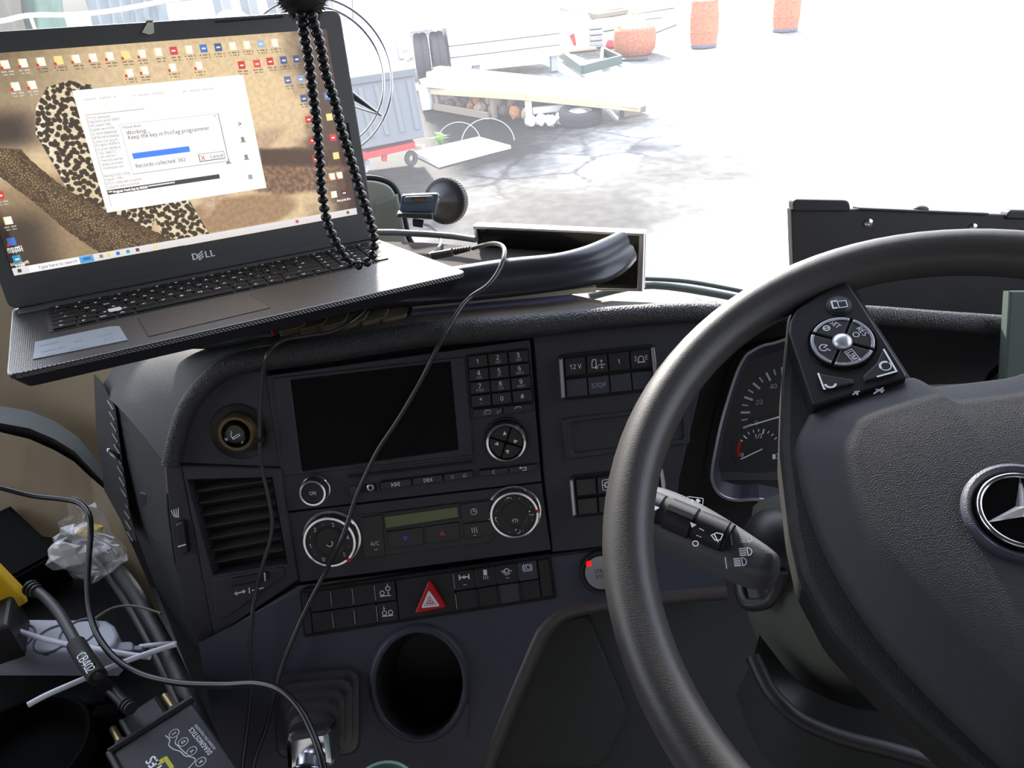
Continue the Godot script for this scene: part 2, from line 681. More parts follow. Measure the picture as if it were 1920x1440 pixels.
func yard() -> void:
	var st := S()
	var gm := StandardMaterial3D.new()
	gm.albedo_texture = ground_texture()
	gm.roughness = 0.85
	gm.metallic_specular = 0.25
	st.set_smooth_group(-1)
	# the yard's surface, gently uneven
	var nz := FastNoiseLite.new()
	nz.seed = 2
	nz.frequency = 0.25
	var cols := 44
	var rows := 50
	for i in rows:
		for k in cols:
			var v := []
			for c in [[0, 0], [1, 0], [1, 1], [0, 1]]:
				var x: float = -30.0 + 66.0 * (k + c[0]) / cols
				var z: float = 4.0 - 64.0 * (i + c[1]) / rows
				v.append(Vector3(x, nz.get_noise_2d(x, z) * 0.03 - 0.02, z))
			for t in [[0, 1, 2], [0, 2, 3]]:
				for j in [t[0], t[2], t[1]]:
					st.set_uv(Vector2((v[j].x + 14.0) / 30.0, (v[j].z + 30.0) / 30.0))
					st.set_smooth_group(0)
					st.add_vertex(v[j])
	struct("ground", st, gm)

	var rust := mat(Color(0.62, 0.30, 0.17), 0.85)
	rust.albedo_texture = noise_tex(FastNoiseLite.TYPE_SIMPLEX_SMOOTH, 0.03, 8, 0.0, 256, grad([0.0, Color(0.72, 0.62, 0.58), 0.5, Color(0.86, 0.76, 0.70), 1.0, Color(0.96, 0.90, 0.82)]), 4)
	rust.albedo_color = Color(0.80, 0.56, 0.44)
	rust.uv1_triplanar = true
	rust.uv1_scale = Vector3.ONE * 1.6
	var wood := mat(Color(0.74, 0.67, 0.55), 0.85)
	var wood2 := mat(Color(0.86, 0.82, 0.74), 0.85)
	var wood_old := mat(Color(0.50, 0.46, 0.40), 0.9)
	var rubber := mat(Color(0.20, 0.20, 0.21), 0.75)
	var bin_grey := mat(Color(0.46, 0.48, 0.50), 0.6)
	var white := mat(Color(0.90, 0.91, 0.92), 0.5)
	var steel := mat(Color(0.66, 0.68, 0.70), 0.6)

	# drums
	var spots := [[1319, 87, "rusty orange steel drum standing on the yard, nearer and further left of the two drums"], [1472, 57, "rusty brown steel drum further off on the yard, cut by the photo's top edge"]]
	for i in 2:
		var at := G(spots[i][0], spots[i][1])
		var d := thing("oil_drum", spots[i][2], "drum", standing(at), "")
		st = S()
		lathe(st, [Vector2(0.0, 0.0), Vector2(0.25, 0.0), Vector2(0.262, 0.02), Vector2(0.262, 0.05), Vector2(0.28, 0.16), Vector2(0.292, 0.29), Vector2(0.303, 0.30), Vector2(0.292, 0.31), Vector2(0.295, 0.58), Vector2(0.303, 0.59), Vector2(0.292, 0.60), Vector2(0.28, 0.72), Vector2(0.265, 0.84), Vector2(0.272, 0.87), Vector2(0.262, 0.885), Vector2(0.25, 0.87), Vector2(0.0, 0.865)], Transform3D(), 36)
		obj("shell", st, rust, d)
		st = S()
		lathe(st, [Vector2(0.272, 0.0), Vector2(0.275, 0.05), Vector2(0.265, 0.052)], Transform3D(), 30)
		obj("base_ring", st, mat(Color(0.34, 0.38, 0.46), 0.7), d)

	# rusty tub with white scrap in it
	var tub := thing("rusty_tub", "rusty brown steel tub open at the top, holding white scrap", "tub", standing(G(1190, 101)))
	st = S()
	lathe(st, [Vector2(0.0, 0.0), Vector2(0.34, 0.0), Vector2(0.42, 0.10), Vector2(0.44, 0.32), Vector2(0.42, 0.48), Vector2(0.38, 0.52), Vector2(0.35, 0.48), Vector2(0.35, 0.3), Vector2(0.0, 0.28)], Transform3D(), 30)
	obj("shell", st, rust, tub)
	st = S()
	for i in 5:
		lump(st, Vector3(0.16 * cos(i * 1.3), 0.13 * sin(i * 1.9), 0.44 + 0.03 * i), Vector3(0.17, 0.15, 0.10), i)
	obj("scrap", st, white, tub)

	# white lorry body with two panel grooves
	var a := G(850, 160)
	var b := G(1056, 134)
	var fr := upright(a, b)
	var L := (b - a).length()
	var ex := -q(fr, 766, 60).x
	var van := thing("lorry_body", "long white lorry body parked behind the timber, grooved along its lower edge", "lorry", fr)
	var hs := [0.30, 0.47, 0.49, 0.67]
	st = S()
	box(st, Vector3((L - ex) / 2, 2.1, -1.1), Vector3(L + ex, 2.2, 2.2), 0.02)
	obj("upper_body", st, white, van)
	for i in 2:
		st = S()
		box(st, Vector3(L / 2, (hs[i * 2] + hs[i * 2 + 1]) / 2, -1.1), Vector3(L, hs[i * 2 + 1] - hs[i * 2], 2.2), 0.01)
		obj("side_panel", st, white, van)
	st = S()
	box(st, Vector3(L / 2, 0.85, -1.1), Vector3(L, 0.32, 2.2), 0.01)
	obj("side_panel", st, white, van)
	st = S()
	box(st, Vector3(L / 2, 0.8, -1.12), Vector3(L - 0.04, 0.96, 2.14))
	obj("inner_body", st, mat(Color(0.45, 0.45, 0.44), 0.8), van)
	for x in [0.5, L - 0.12]:
		st = S()
		box(st, Vector3(x, 0.18, -0.2), Vector3(0.14, 0.36, 0.14), 0.01)
		obj("support_leg", st, steel, van)
	# its twin tyres
	for i in 2:
		var base := G([799.0, 829.0][i], [161.0, 158.0][i])
		var t := thing("twin_tyre", ["black truck tyre beside the lorry body, left of the pair", "black truck tyre beside the lorry body, right of the pair"][i], "tyre", Transform3D(Basis(Vector3.UP, PI / 2 + 0.10), base + Vector3(0, 0.47, 0)))
		st = S()
		tyre(st, 0.47, 0.27, 0.24, Transform3D())
		obj("tread", st, rubber, t)
		st = S()
		lathe(st, [Vector2(0.24, 0.05), Vector2(0.1, 0.08), Vector2(0.0, 0.08)], Transform3D(), 24)
		obj("wheel", st, steel, t)

	# white tank and wrapped load left of the lorry
	a = G(655, 172)
	var tank := thing("white_tank", "white plastic tank lying behind the grey wheeled bin", "tank", turned(a + Vector3(0.35, 0.5, 0), 8))
	st = S()
	lathe(st, [Vector2(0.0, -1.0), Vector2(0.4, -0.98), Vector2(0.5, -0.88), Vector2(0.5, 0.55), Vector2(0.46, 0.66), Vector2(0.3, 0.7), Vector2(0.0, 0.71)], Transform3D(Basis(Vector3.UP, PI / 2)), 36)
	obj("shell", st, white, tank)
	st = S()
	lathe(st, [Vector2(0.12, 0.0), Vector2(0.12, 0.06), Vector2(0.0, 0.06)], Transform3D(Basis(Vector3.RIGHT, -PI / 2), Vector3(0.1, 0.49, 0)), 20)
	obj("cap", st, white, tank)
	a = G(650, 128)
	var crate := thing("white_box_trailer", "white boxy container behind the white tank, left of the lorry", "container", turned(a, 6))
	st = S()
	box(st, Vector3(0.75, 0.85, -0.6), Vector3(1.6, 1.25, 1.2), 0.06)
	obj("body", st, white, crate)
	st = S()
	for x in [0.1, 1.4]:
		box(st, Vector3(x, 0.12, -0.2), Vector3(0.12, 0.24, 0.2), 0.01)
	obj("foot", st, steel, crate)
	a = G(700, 150)
	var heap := thing("scrap_metal_heap", "heap of grey scrap sheet seen through the star emblem's ring", "scrap", turned(a + Vector3(0, -0.09, 0), 0))
	for i in 7:
		st = S()
		plank(st, Vector3(-0.5 + i * 0.07, 0.1 + 0.13 * i, 0.3 - i * 0.05), Vector3(0.55 + 0.05 * sin(i * 2.0), 0.2 + 0.11 * i + 0.1 * sin(i * 3.1), 0.1), 0.25, 0.025)
		obj("sheet", st, [steel, bin_grey, mat(Color(0.3, 0.33, 0.34), 0.6)][i % 3], heap)

	# grey wheeled bin
	a = G(648, 332)
	b = G(778, 312)
	fr = upright(a, b)
	var bin := thing("wheeled_bin", "large grey ribbed plastic bin on a red wheeled frame", "bin", fr)
	var front := qs(fr, [655, 150, 774, 130, 797, 257, 650, 290])
	front[0].x = -0.55
	front[3].x = -0.45
	st = S()
	prism(st, front, -0.75, 0.0, 0.012, Transform3D(), true)
	obj("body", st, bin_grey, bin)
	for k in 8:
		var s := (k + 0.6) / 8.0
		var p0 := front[0].lerp(front[1], s)
		var p1 := front[3].lerp(front[2], s)
		st = S()
		var x := (p1 - p0).orthogonal().normalized() * 0.028
		prism(st, PackedVector2Array([p0.lerp(p1, 0.14) - x, p0.lerp(p1, 0.14) + x, p0.lerp(p1, 0.86) + x, p0.lerp(p1, 0.86) - x]), 0.0, 0.022, 0.006)
		obj("rib", st, bin_grey, bin)
	st = S()
	prism(st, PackedVector2Array([front[0].lerp(front[3], -0.02) + Vector2(-0.02, 0), front[1].lerp(front[2], -0.02) + Vector2(0.03, 0), front[1].lerp(front[2], 0.09) + Vector2(0.02, 0), front[0].lerp(front[3], 0.09) + Vector2(-0.02, 0)]), -0.78, 0.035, 0.01, Transform3D(), true)
	obj("rim", st, mat(Color(0.40, 0.42, 0.44), 0.6), bin)
	var red := mat(Color(0.72, 0.16, 0.17), 0.6)
	var bar := qs(fr, [640, 297, 778, 267, 779, 277, 640, 309])
	st = S()
	prism(st, bar, -0.70, 0.02, 0.006, Transform3D(), true)
	obj("frame_bar", st, red, bin)
	for px in [681.0, 721.0]:
		st = S()
		var leg := qs(fr, [px - 4, 285, px + 5, 285, px + 5, 303, px - 4, 303])
		prism(st, leg, -0.1, 0.0, 0.004, Transform3D(), true)
		obj("frame_leg", st, red, bin)
	for w in [[771, 297, rubber], [684, 326, steel]]:
		st = S()
		var c := q(fr, w[0], w[1], -0.05)
		tyre(st, 0.095, 0.05, 0.04, Transform3D(Basis(Vector3.UP, 0.5), Vector3(c.x, 0.095, -0.05)))
		obj("castor", st, w[2], bin)
	st = S()
	plank(st, G(778, 283), G(795, 283), 0.06, 0.16)
	tag(obj("timber_block", st, wood), "short pale timber block beside the red bin frame", "timber")

	# bucket
	var bk := thing("white_bucket", "white plastic bucket between the grey bin and the timber", "bucket", standing(G(803, 204)))
	st = S()
	lathe(st, [Vector2(0.0, 0.0), Vector2(0.10, 0.0), Vector2(0.125, 0.32), Vector2(0.135, 0.32), Vector2(0.135, 0.35), Vector2(0.12, 0.35), Vector2(0.10, 0.05), Vector2(0.0, 0.05)], Transform3D(), 24)
	obj("shell", st, white, bk)
	st = S()
	var hp := PackedVector3Array()
	for k in 11:
		var an := PI * k / 10
		hp.append(Vector3(cos(an) * 0.135, -0.09 * sin(an), 0.33 - 0.02 * sin(an)))
	tube(st, hp, 0.005, 6)
	obj("handle", st, steel, bk)

	# timber platform with rubble stored below it
	var f0 := G(818, 206)
	var f1 := G(993, 232)
	fr = upright(f0, f1)
	L = (f1 - f0).length()
	var pf := thing("timber_platform", "long low platform of pale weathered planks with rubble stored under it", "platform", fr)
	var inv := fr.affine_inverse()
	var top := q(fr, 818, 168).y
	var top1 := q(fr, 993, 178).y
	var hd := (top + top1) / 2
	for i in 8:
		st = S()
		var p0 := G(796 + 4 * i - 5 * (i % 3), 158 - 4.4 * i, hd + 0.03)
		var p1 := G(1204 + 8 * i - 9 * (i % 4), 197 - 3.8 * i, hd + 0.012 * (i % 2) - 0.08)
		plank(st, inv * p0, inv * p1, 0.20 - 0.03 * (i % 2), 0.045)
		obj("deck_plank", st, [wood2, white, wood2, wood, white][i % 5], pf)
	st = S()
	plank(st, Vector3(-0.05, top - 0.03, 0.02), Vector3(L, top1 - 0.03, 0.02), 0.05, 0.09)
	obj("front_beam", st, wood, pf)
	st = S()
	plank(st, Vector3(L, top1 - 0.03, 0.02), inv * G(1200, 203, hd - 0.12), 0.05, 0.09)
	obj("front_beam", st, wood, pf)
	for x in [0.02, 0.64, 0.99]:
		var hh := lerpf(top, top1, x) - 0.05
		st = S()
		box(st, Vector3(x * L, hh / 2, -0.02), Vector3(0.08, hh, 0.06), 0.004)
		obj("post", st, [wood_old, wood_old, wood2][[0.02, 0.64, 0.99].find(x)], pf)
	st = S()
	plank(st, Vector3(0.0, 0.06, 0.03), Vector3(L * 0.62, 0.04, 0.05), 0.05, 0.1)
	obj("bottom_rail", st, wood_old, pf)
	st = S()
	box(st, Vector3(L * 0.5, top * 0.4, -0.75), Vector3(L * 0.98, top * 0.75, 0.03))
	obj("back_board", st, wood_old, pf)
	for i in 9:
		st = S()
		var x := 0.08 + i * L / 9.3
		plank(st, Vector3(x, lerpf(top, top1, x / L) + 0.03, 0.0), Vector3(x + 0.09, lerpf(top, top1, x / L) + 0.03, 0.0), 0.06, 0.03)
		obj("slat_end", st, wood, pf)
	var stone_m := [mat(Color(0.50, 0.45, 0.38), 0.9), mat(Color(0.62, 0.57, 0.50), 0.9), mat(Color(0.66, 0.45, 0.28), 0.9), mat(Color(0.38, 0.34, 0.30), 0.9)]
	for i in 14:
		st = S()
		var r := (L * 0.034 if i < 8 else L * 0.026) + 0.015 * ((i * 5) % 4) / 3.0
		lump(st, Vector3.ZERO, Vector3(r * 1.3, r, r), 40 + i)
		var o := obj("rubble_stone", st, stone_m[(i * 3) % 4])
		o.position = fr * Vector3((0.06 if i < 8 else 0.14) * L + 0.118 * L * (i % 8), (0.075 if i < 8 else 0.20), -0.19 - 0.02 * (i % 3))
		o.rotation = Vector3(i, i * 2, i * 3)
		tag(o, "%s rough stone under the timber platform, %s from the left in the %s layer" % [["brown", "pale", "orange", "dark"][(i * 3) % 4], ORD[i % 8], "lower" if i < 8 else "upper"], "stone", "rubble stones under the timber platform")
	st = S()
	plank(st, G(1166, 214, 0.05), G(1207, 203, 0.05), 0.10, 0.09)
	tag(obj("timber_log", st, wood_old), "short old log at the far right end of the timber platform", "log")

	# spare tyre with white wheel
	var sp := thing("spare_tyre", "car tyre with a white steel wheel lying beside the platform", "tyre", standing(G(1089, 231) + Vector3(0, 0.115, 0)))
	st = S()
	tyre(st, 0.31, 0.21, 0.17, Transform3D(Basis(Vector3.RIGHT, 0.12)))
	obj("tread", st, rubber, sp)
	st = S()
	lathe(st, [Vector2(0.175, 0.06), Vector2(0.15, 0.03), Vector2(0.10, 0.05), Vector2(0.06, 0.075), Vector2(0.0, 0.075)], Transform3D(Basis(Vector3.RIGHT, 0.12)), 28)
	obj("wheel", st, white, sp)
	# white debris beside it
	st = S()
	plank(st, G(1000, 208, 0.12), G(1142, 191, 0.20), 0.08, 0.09)
	tag(obj("white_board", st, white), "long white board lying along the platform behind the spare tyre", "board")
	st = S()
	plank(st, G(1140, 205, 0.2), G(1156, 223, 0.02), 0.06, 0.04)
	tag(obj("white_batten", st, white), "short white batten leaning on the ground right of the spare tyre", "batten")
	for i in 4:
		st = S()
		lump(st, Vector3.ZERO, Vector3(0.085, 0.08, 0.08), 60 + i, 12, 8, 0.5)
		var o := obj("white_sack", st, white)
		o.position = G([994.0, 1013.0, 1032.0, 1050.0][i], [227.0, 225.0, 226.0, 222.0][i], 0.08)
		tag(o, "crumpled white sack before the platform, %s of four counting towards the spare tyre" % ORD[i], "sack", "crumpled white sacks by the spare tyre")
	# pale sheet on the ground
	var c4 := [G(776, 288), G(898, 260), G(958, 277), G(822, 312)]
	st = S()
	flat(st)
	var hgt := Vector3(0, 0.03, 0)
	quad(st, c4[0] + hgt, c4[3] + hgt, c4[2] + hgt, c4[1] + hgt)
	for i in 4:
		var p: Vector3 = c4[i]
		var r: Vector3 = c4[(i + 1) % 4]
		quad(st, r - hgt, p - hgt, p + hgt, r + hgt)
	tag(obj("white_slab", st, white), "flat white slab lying on the dark asphalt before the grey bin", "panel")
	# wire hoops
	for i in 2:
		st = S()
		var pts := PackedVector3Array()
		var c := G([915.0, 860.0][i], [268.0, 268.0][i])
		var rr: float = [0.36, 0.30][i]
		for k in 25:
			var an := PI * k / 24
			pts.append(c + Vector3(cos(an) * rr, sin(an) * rr * 0.75, -0.25 * sin(an)))
		tube(st, pts, 0.006, 6)
		tag(obj("wire_hoop", st, steel), ["thin wire hoop standing behind the white slab, the larger one", "thin wire hoop behind the white slab, nearer the weed"][i], "wire")
	# weed
	var weed := thing("weed_tuft", "small green weed growing from the asphalt behind the white slab", "weed", turned(G(826, 272), 0))
	var green := mat(Color(0.42, 0.58, 0.25), 0.7)
	green.backlight_enabled = true
	green.backlight = Color(0.3, 0.4, 0.15)
	for i in 16:
		st = S()
		flat(st)
		var an := i * 2.4
		var d := Vector3(cos(an), 0, sin(an))
		var s := Vector3(-sin(an), 0, cos(an)) * 0.018
		var k := 0.05 + 0.008 * (i % 5)
		var tip := d * k * 2.2 + Vector3(0, 0.10 + 0.02 * (i % 4), 0)
		var mid := d * k + Vector3(0, 0.10 + 0.015 * (i % 4), 0)
		quad(st, -s * 0.4, s * 0.4, mid + s, mid - s)
		tri(st, mid - s, mid + s, tip)
		obj("leaf", st, green, weed)

	# far clutter to the right of the lorry
	var far := [[1118, 42, 1240, 27, 0], [1128, 53, 1205, 41, 1], [1112, 31, 1172, 21, 2], [1216, 58, 1264, 40, 1], [1104, 21, 1166, 10, 0], [1186, 22, 1262, 10, 1]]
	for i in far.size():
		st = S()
		plank(st, G(far[i][0], far[i][1], 0.06), G(far[i][2], far[i][3], 0.06), 0.34 - 0.08 * (i % 2), 0.12)
		tag(obj("timber_stack", st, [wood2, wood, wood_old][far[i][4]]), "%s timber in the far stack beyond the tub, %s from the right" % [["pale", "tan", "grey"][far[i][4]], ORD[[3, 2, 4, 0, 5, 1][i]]], "timber", "timber in the far stack")
	a = G(1068, 96)
	b = G(1106, 92)
	fr = upright(a, b)
	var cab_ := thing("white_cabinet", "white metal cabinet with a red mark standing right of the lorry", "cabinet", fr)
	st = S()
	L = (b - a).length()
	box(st, Vector3(L / 2, 0.35, -0.2), Vector3(L, 0.62, 0.4), 0.015)
	obj("body", st, white, cab_)
	st = S()
	prism(st, PackedVector2Array([Vector2(0.01, 0.32), Vector2(0.1, 0.1), Vector2(0.16, 0.1), Vector2(0.12, 0.36)]), 0.0, 0.004)
	obj("red_mark", st, red, cab_)
	st = S()
	box(st, Vector3(L * 0.6, 0.02, 0.06), Vector3(L * 1.3, 0.04, 0.3), 0.004)
	obj("plinth", st, wood, cab_)
	st = S()
	var cr := upright(G(1108, 90), G(1130, 88))
	for k in 4:
		box(st, Vector3(0.13, 0.07 + k * 0.12, -0.15), Vector3(0.30, 0.10, 0.3), 0.02, cr)
	tag(obj("grey_crate_pile", st, steel), "grey plastic crates beside the white cabinet", "crate")
	st = S()
	lump(st, G(1146, 84, 0.1), Vector3(0.13, 0.1, 0.1), 77)
	tag(obj("red_scrap", st, red), "small red piece of scrap left of the rusty tub", "scrap")
	var gs := mat(Color(0.20, 0.30, 0.28), 0.55)
	var gf := thing("green_steel_frame", "dark green steel frame lying at the lorry's right corner", "frame", turned(G(1100, 132), 0))
	inv = gf.transform.affine_inverse()
	for e in [[1050, 100, 1092, 131], [1092, 131, 1164, 112], [1164, 112, 1130, 96], [1130, 96, 1128, 120]]:
		st = S()
		plank(st, inv * G(e[0], e[1], 0.12), inv * G(e[2], e[3], 0.12), 0.06, 0.16)
		obj("rail", st, gs, gf)
	st = S()
	plank(st, G(1165, 113), G(1212, 112), 0.2, 0.06)
	tag(obj("rubber_strip", st, rubber), "dark rubber strip on the ground below the rusty tub", "strip")
	# fence and sheeting on the left horizon
	var fence := thing("board_fence", "grey upright board fence along the yard's far edge", "fence", turned(Vector3(-9, 0, -30), 0))
	for i in 40:
		st = S()
		box(st, Vector3(i * 0.3, 1.5, 0.02 * (i % 2)), Vector3(0.28, 3.0, 0.03), 0.006)
		obj("board", st, [steel, bin_grey, mat(Color(0.55, 0.56, 0.56), 0.8)][(i * 7) % 3], fence)
	var sheet := [[mat(Color(0.28, 0.40, 0.34), 0.5), -90.0, 140.0, "green"], [mat(Color(0.34, 0.32, 0.27), 0.7), -160.0, 60.0, "brown"], [mat(Color(0.42, 0.46, 0.47), 0.4), 190.0, 330.0, "grey"]]
	for j in 3:
		st = S()
		var rws := []
		for i in 9:
			var row := PackedVector3Array()
			for k in 25:
				var px: float = lerpf(sheet[j][1], sheet[j][2], k / 24.0)
				var base := G(px, 112.0 + 4.0 * j)
				var y := 2.6 * i / 8.0
				row.append(base + Vector3(0, y, -0.7 * y * 0.4 + 0.16 * sin(k * 1.7 + j) + 0.1 * sin(k * 0.9 + i * 1.3)))
			rws.append(row)
		loft(st, rws)
		var back := []
		for row in rws:
			var r2 := PackedVector3Array()
			for p in row:
				r2.append(p + Vector3(0, -0.02, -0.02))
			back.append(r2)
		loft(st, back, false, true, true)
		tag(obj("hanging_tarpaulin", st, sheet[j][0]), "creased %s tarpaulin hung behind the white rail, over the laptop" % sheet[j][3], "tarpaulin")
	var rail := thing("white_rail", "curved white rail on posts seen above the laptop lid", "rail", turned(G(55, 90), 0))
	inv = rail.transform.affine_inverse()
	st = S()
	var pts := PackedVector3Array()
	for p in [[-90, 50], [0, 40], [55, 29], [130, 28], [200, 22], [270, 10], [340, -4], [420, -14]]:
		pts.append(inv * W(p[0], p[1], 11.6))
	tube(st, smooth_path(pts), 0.035, 8)
	obj("top_rail", st, white, rail)
	for p in [[57, 30], [334, -2]]:
		st = S()
		var t := W(p[0], p[1], 11.6)
		tube(st, PackedVector3Array([inv * t, inv * Vector3(t.x, 0, t.z)]), 0.025, 8)
		obj("post", st, white, rail)
	for i in 3:
		var at := G([300.0, 372.0, 446.0][i], [96.0, 90.0, 84.0][i])
		var w := thing("white_bale", ["white wrapped bale behind the laptop's top edge, left of three", "white wrapped bale behind the laptop's top edge, middle of three", "white wrapped bale behind the laptop's top edge, right of three"][i], "bale", turned(at, 12 * i))
		st = S()
		lathe(st, [Vector2(0.0, -0.4), Vector2(0.42, -0.38), Vector2(0.5, -0.3), Vector2(0.5, 0.3), Vector2(0.42, 0.38), Vector2(0.0, 0.4)], Transform3D(Basis(Vector3.UP, 0.3), Vector3(0, 0.5, 0)), 24)
		obj("wrap", st, white, w)

# ---------- the dashboard ----------
func row(a: Array, inv := Transform3D()) -> PackedVector3Array:
	var r := PackedVector3Array()
	for i in range(0, a.size(), 3):
		r.append(inv * W(a[i], a[i + 1], a[i + 2]))
	return r

func plate(called: String, fr: Transform3D, px: Array, z0: float, z1: float, bev: float, m: Material, parent: Node, rnd := 0.0) -> MeshInstance3D:
	var st := S()
	var p := qs(fr, px, z1)
	if rnd > 0.0:
		p = rounded(p, rnd)
	prism(st, p, z0, z1, bev)
	return obj(called, st, m, parent)

func poly_plate(called: String, p: PackedVector2Array, z0: float, z1: float, bev: float, m: Material, parent: Node, rnd := 0.0) -> MeshInstance3D:
	var st := S()
	prism(st, rounded(p, rnd) if rnd > 0.0 else p, z0, z1, bev)
	return obj(called, st, m, parent)

func ink(st: SurfaceTool, parent: Node, m: Material = null, called := "marking") -> void:
	obj(called, st, m if m else M.ink, parent, false)

func dashboard() -> void:
	var d := thing("dashboard", "black grained dashboard with a padded leather-look upper edge across the cab", "dashboard", DP)
	var inv := DP.affine_inverse()
	# padded edge
	var path := [[320, 872, 17], [334, 812, 17], [352, 764, 18], [384, 722, 19], [424, 690, 21], [470, 676, 23], [540, 666, 24], [640, 651, 24], [780, 629, 24], [900, 618, 24], [1012, 609, 23], [1140, 596, 21], [1274, 587, 19], [1340, 587, 18], [1480, 585, 18], [1625, 591, 18], [1760, 601, 18], [1890, 611, 19], [2010, 622, 19]]
	var pts := PackedVector3Array()
	var rad := []
	for p in path:
		pts.append(q3(DP, p[0], p[1], 0.004))
		rad.append(p[2] * 0.735 / F)
	var sp := smooth_path(pts, 5)
	var rr := []
	for i in sp.size():
		var k := i / 5
		rr.append(lerpf(rad[k], rad[mini(k + 1, rad.size() - 1)], (i % 5) / 5.0))
	var st := S()
	tube(st, sp, rr, 20, true, 1.0)
	obj("padded_edge", st, M.roll, d)
	# top behind the padded edge, sloping away to the windscreen
	var r0 := PackedVector3Array()
	var r1 := PackedVector3Array()
	var r2 := PackedVector3Array()
	for i in range(5, pts.size()):
		var w: Vector3 = DP * pts[i]
		r0.append(inv * (w + Vector3(0, 0.006, -0.008)))
		var lf := smoothstep(0.16, 0.0, w.x)
		r1.append(inv * (w + Vector3(0, lerpf(-0.012, 0.0, lf), lerpf(-0.03, -0.10, lf))))
		r2.append(inv * (w + Vector3(0, -0.40, -0.54)))
	st = S()
	loft(st, [r0, r1], false, false, true)
	loft(st, [r1, r2], false, false, true)
	obj("dash_top", st, grain(mat(Color(0.33, 0.30, 0.26), 0.85), M.fine, 18.0, 0.4), d)
	# left fascia round lighter and vent
	plate("fascia", DP, [326, 870, 338, 820, 362, 756, 396, 718, 436, 690, 497, 680, 1000, 620, 1330, 585, 1300, 726, 1262, 898, 1255, 1010, 1120, 1028, 560, 1098, 402, 1194], -0.05, -0.012, 0.0, M.gap, d)
	plate("fascia", DP, [330, 869, 342, 820, 366, 758, 398, 722, 436, 692, 496, 680, 527, 877], -0.04, 0.0, 0.0015, M.fascia, d)
	plate("fascia", DP, [999, 620, 1240, 586, 1345, 580, 1314, 726, 1274, 898, 1262, 1010, 1125, 1027, 1036, 1036, 1018, 880], -0.04, 0.0, 0.0015, M.fascia, d)
	plate("cluster_surround", DP, [1250, 590, 1560, 590, 1560, 1010, 1240, 1010], -0.10, -0.055, 0.0, M.black, d)
	# recess under the right-hand padded edge
	st = S()
	loft(st, [row([1340, 600, 0.735, 1480, 600, 0.735, 1625, 606, 0.735, 1890, 626, 0.735, 2010, 640, 0.735], inv), row([1340, 690, 0.82, 1480, 690, 0.82, 1625, 700, 0.82, 1890, 720, 0.82, 2010, 730, 0.82], inv), row([1340, 900, 0.80, 1480, 900, 0.80, 1625, 900, 0.80, 1890, 900, 0.80, 2010, 900, 0.80], inv)], false, true, true)
	obj("cowl", st, M.black, d)
	# side faces towards the passenger
	st = S()
	var sa := smooth_path(row([187, 735, 0.93, 198, 712, 0.945, 232, 674, 0.97, 320, 636, 0.985, 460, 600, 0.98], inv), 6)
	var sb := smooth_path(PackedVector3Array([q3(DP, 306, 864, 0), q3(DP, 322, 812, 0), q3(DP, 350, 745, 0), q3(DP, 395, 695, 0), q3(DP, 540, 640, 0)]), 6)
	var srows := []
	for i in 9:
		var t := i / 8.0
		var r := PackedVector3Array()
		for k in sa.size():
			r.append(sa[k].lerp(sb[k], t) + Vector3(0, 0.012, 0.004) * sin(PI * t))
		srows.append(r)
	loft(st, srows, false, true, true)
	obj("side_slope", st, grain(mat(Color(0.112, 0.12, 0.115), 0.62), M.fine, 18.0, 0.5), d)  # darkened to put the laptop's shadow into its colour
	st = S()
	loft(st, [PackedVector3Array([inv * W(189, 726, 0.932), q3(DP, 308, 856, -0.003)]), PackedVector3Array([inv * W(206, 820, 0.92), q3(DP, 314, 960, -0.003)]), PackedVector3Array([inv * W(236, 950, 0.91), q3(DP, 326, 1050, -0.003)]), PackedVector3Array([inv * W(303, 1130, 0.9), q3(DP, 376, 1206, -0.003)]), PackedVector3Array([inv * W(345, 1240, 0.88), q3(DP, 424, 1300, -0.003)]), PackedVector3Array([inv * W(420, 1420, 0.88), q3(DP, 470, 1460, -0.003)])], false, false, true)
	obj("side_face", st, grain(mat(Color(0.125, 0.132, 0.128), 0.62), M.fine, 18.0, 0.4), d)
	# narrow column with the thumbwheel
	plate("vent_column", DP, [309, 872, 340, 872, 403, 1195, 374, 1206, 345, 1150, 322, 1010], -0.05, -0.001, 0.0015, M.fascia, d)
	# little bevelled corner catching light beside the column
	# anti-slip field on top
	st = S()
	var n0 := Vector3(0, 0.0, 0)
	for i in 2:
		for k in 11:
			for j in 3:
				pass
	var field := [W(545, 628, 0.775), W(772, 592, 0.775)]
	var ud: Vector3 = (field[1] - field[0])
	for j in 3:
		for k in 6:
			var c: Vector3 = field[0] + ud * ((k + 0.5 + 0.25 * (j % 2)) / 6.2) + Vector3(0, 0, -0.032 * j + 0.012)
			c.y = (DP * pts[8]).y + 0.006 - 0.001 * j
			var fr := frame(c, ud + Vector3(0, 0, -0.02), Vector3(0, 0, -1))
			var rb := S()
			prism(rb, rounded(PackedVector2Array([Vector2(-0.0155, -0.011), Vector2(0.0085, -0.011), Vector2(0.0155, 0.011), Vector2(-0.0085, 0.011)]), 0.004, 3), -0.006, 0.0, 0.001, inv * fr)
			obj("antislip_rib", rb, grain(mat(Color(0.48, 0.43, 0.35), 0.75), M.fine, 18.0, 0.3), d)

# ---------- the radio ----------
func key(parent: Node, p: PackedVector2Array, z: float, m: Material, gap := 0.0006, h := 0.0028) -> MeshInstance3D:
	var st := S()
	prism(st, rounded(inset(p, gap), 0.0006, 2), z - 0.006, z + h, 0.0007)
	return obj("key", st, m, parent)

func center(p: PackedVector2Array) -> Vector2:
	var s := Vector2.ZERO
	for v in p:
		s += v
	return s / p.size()

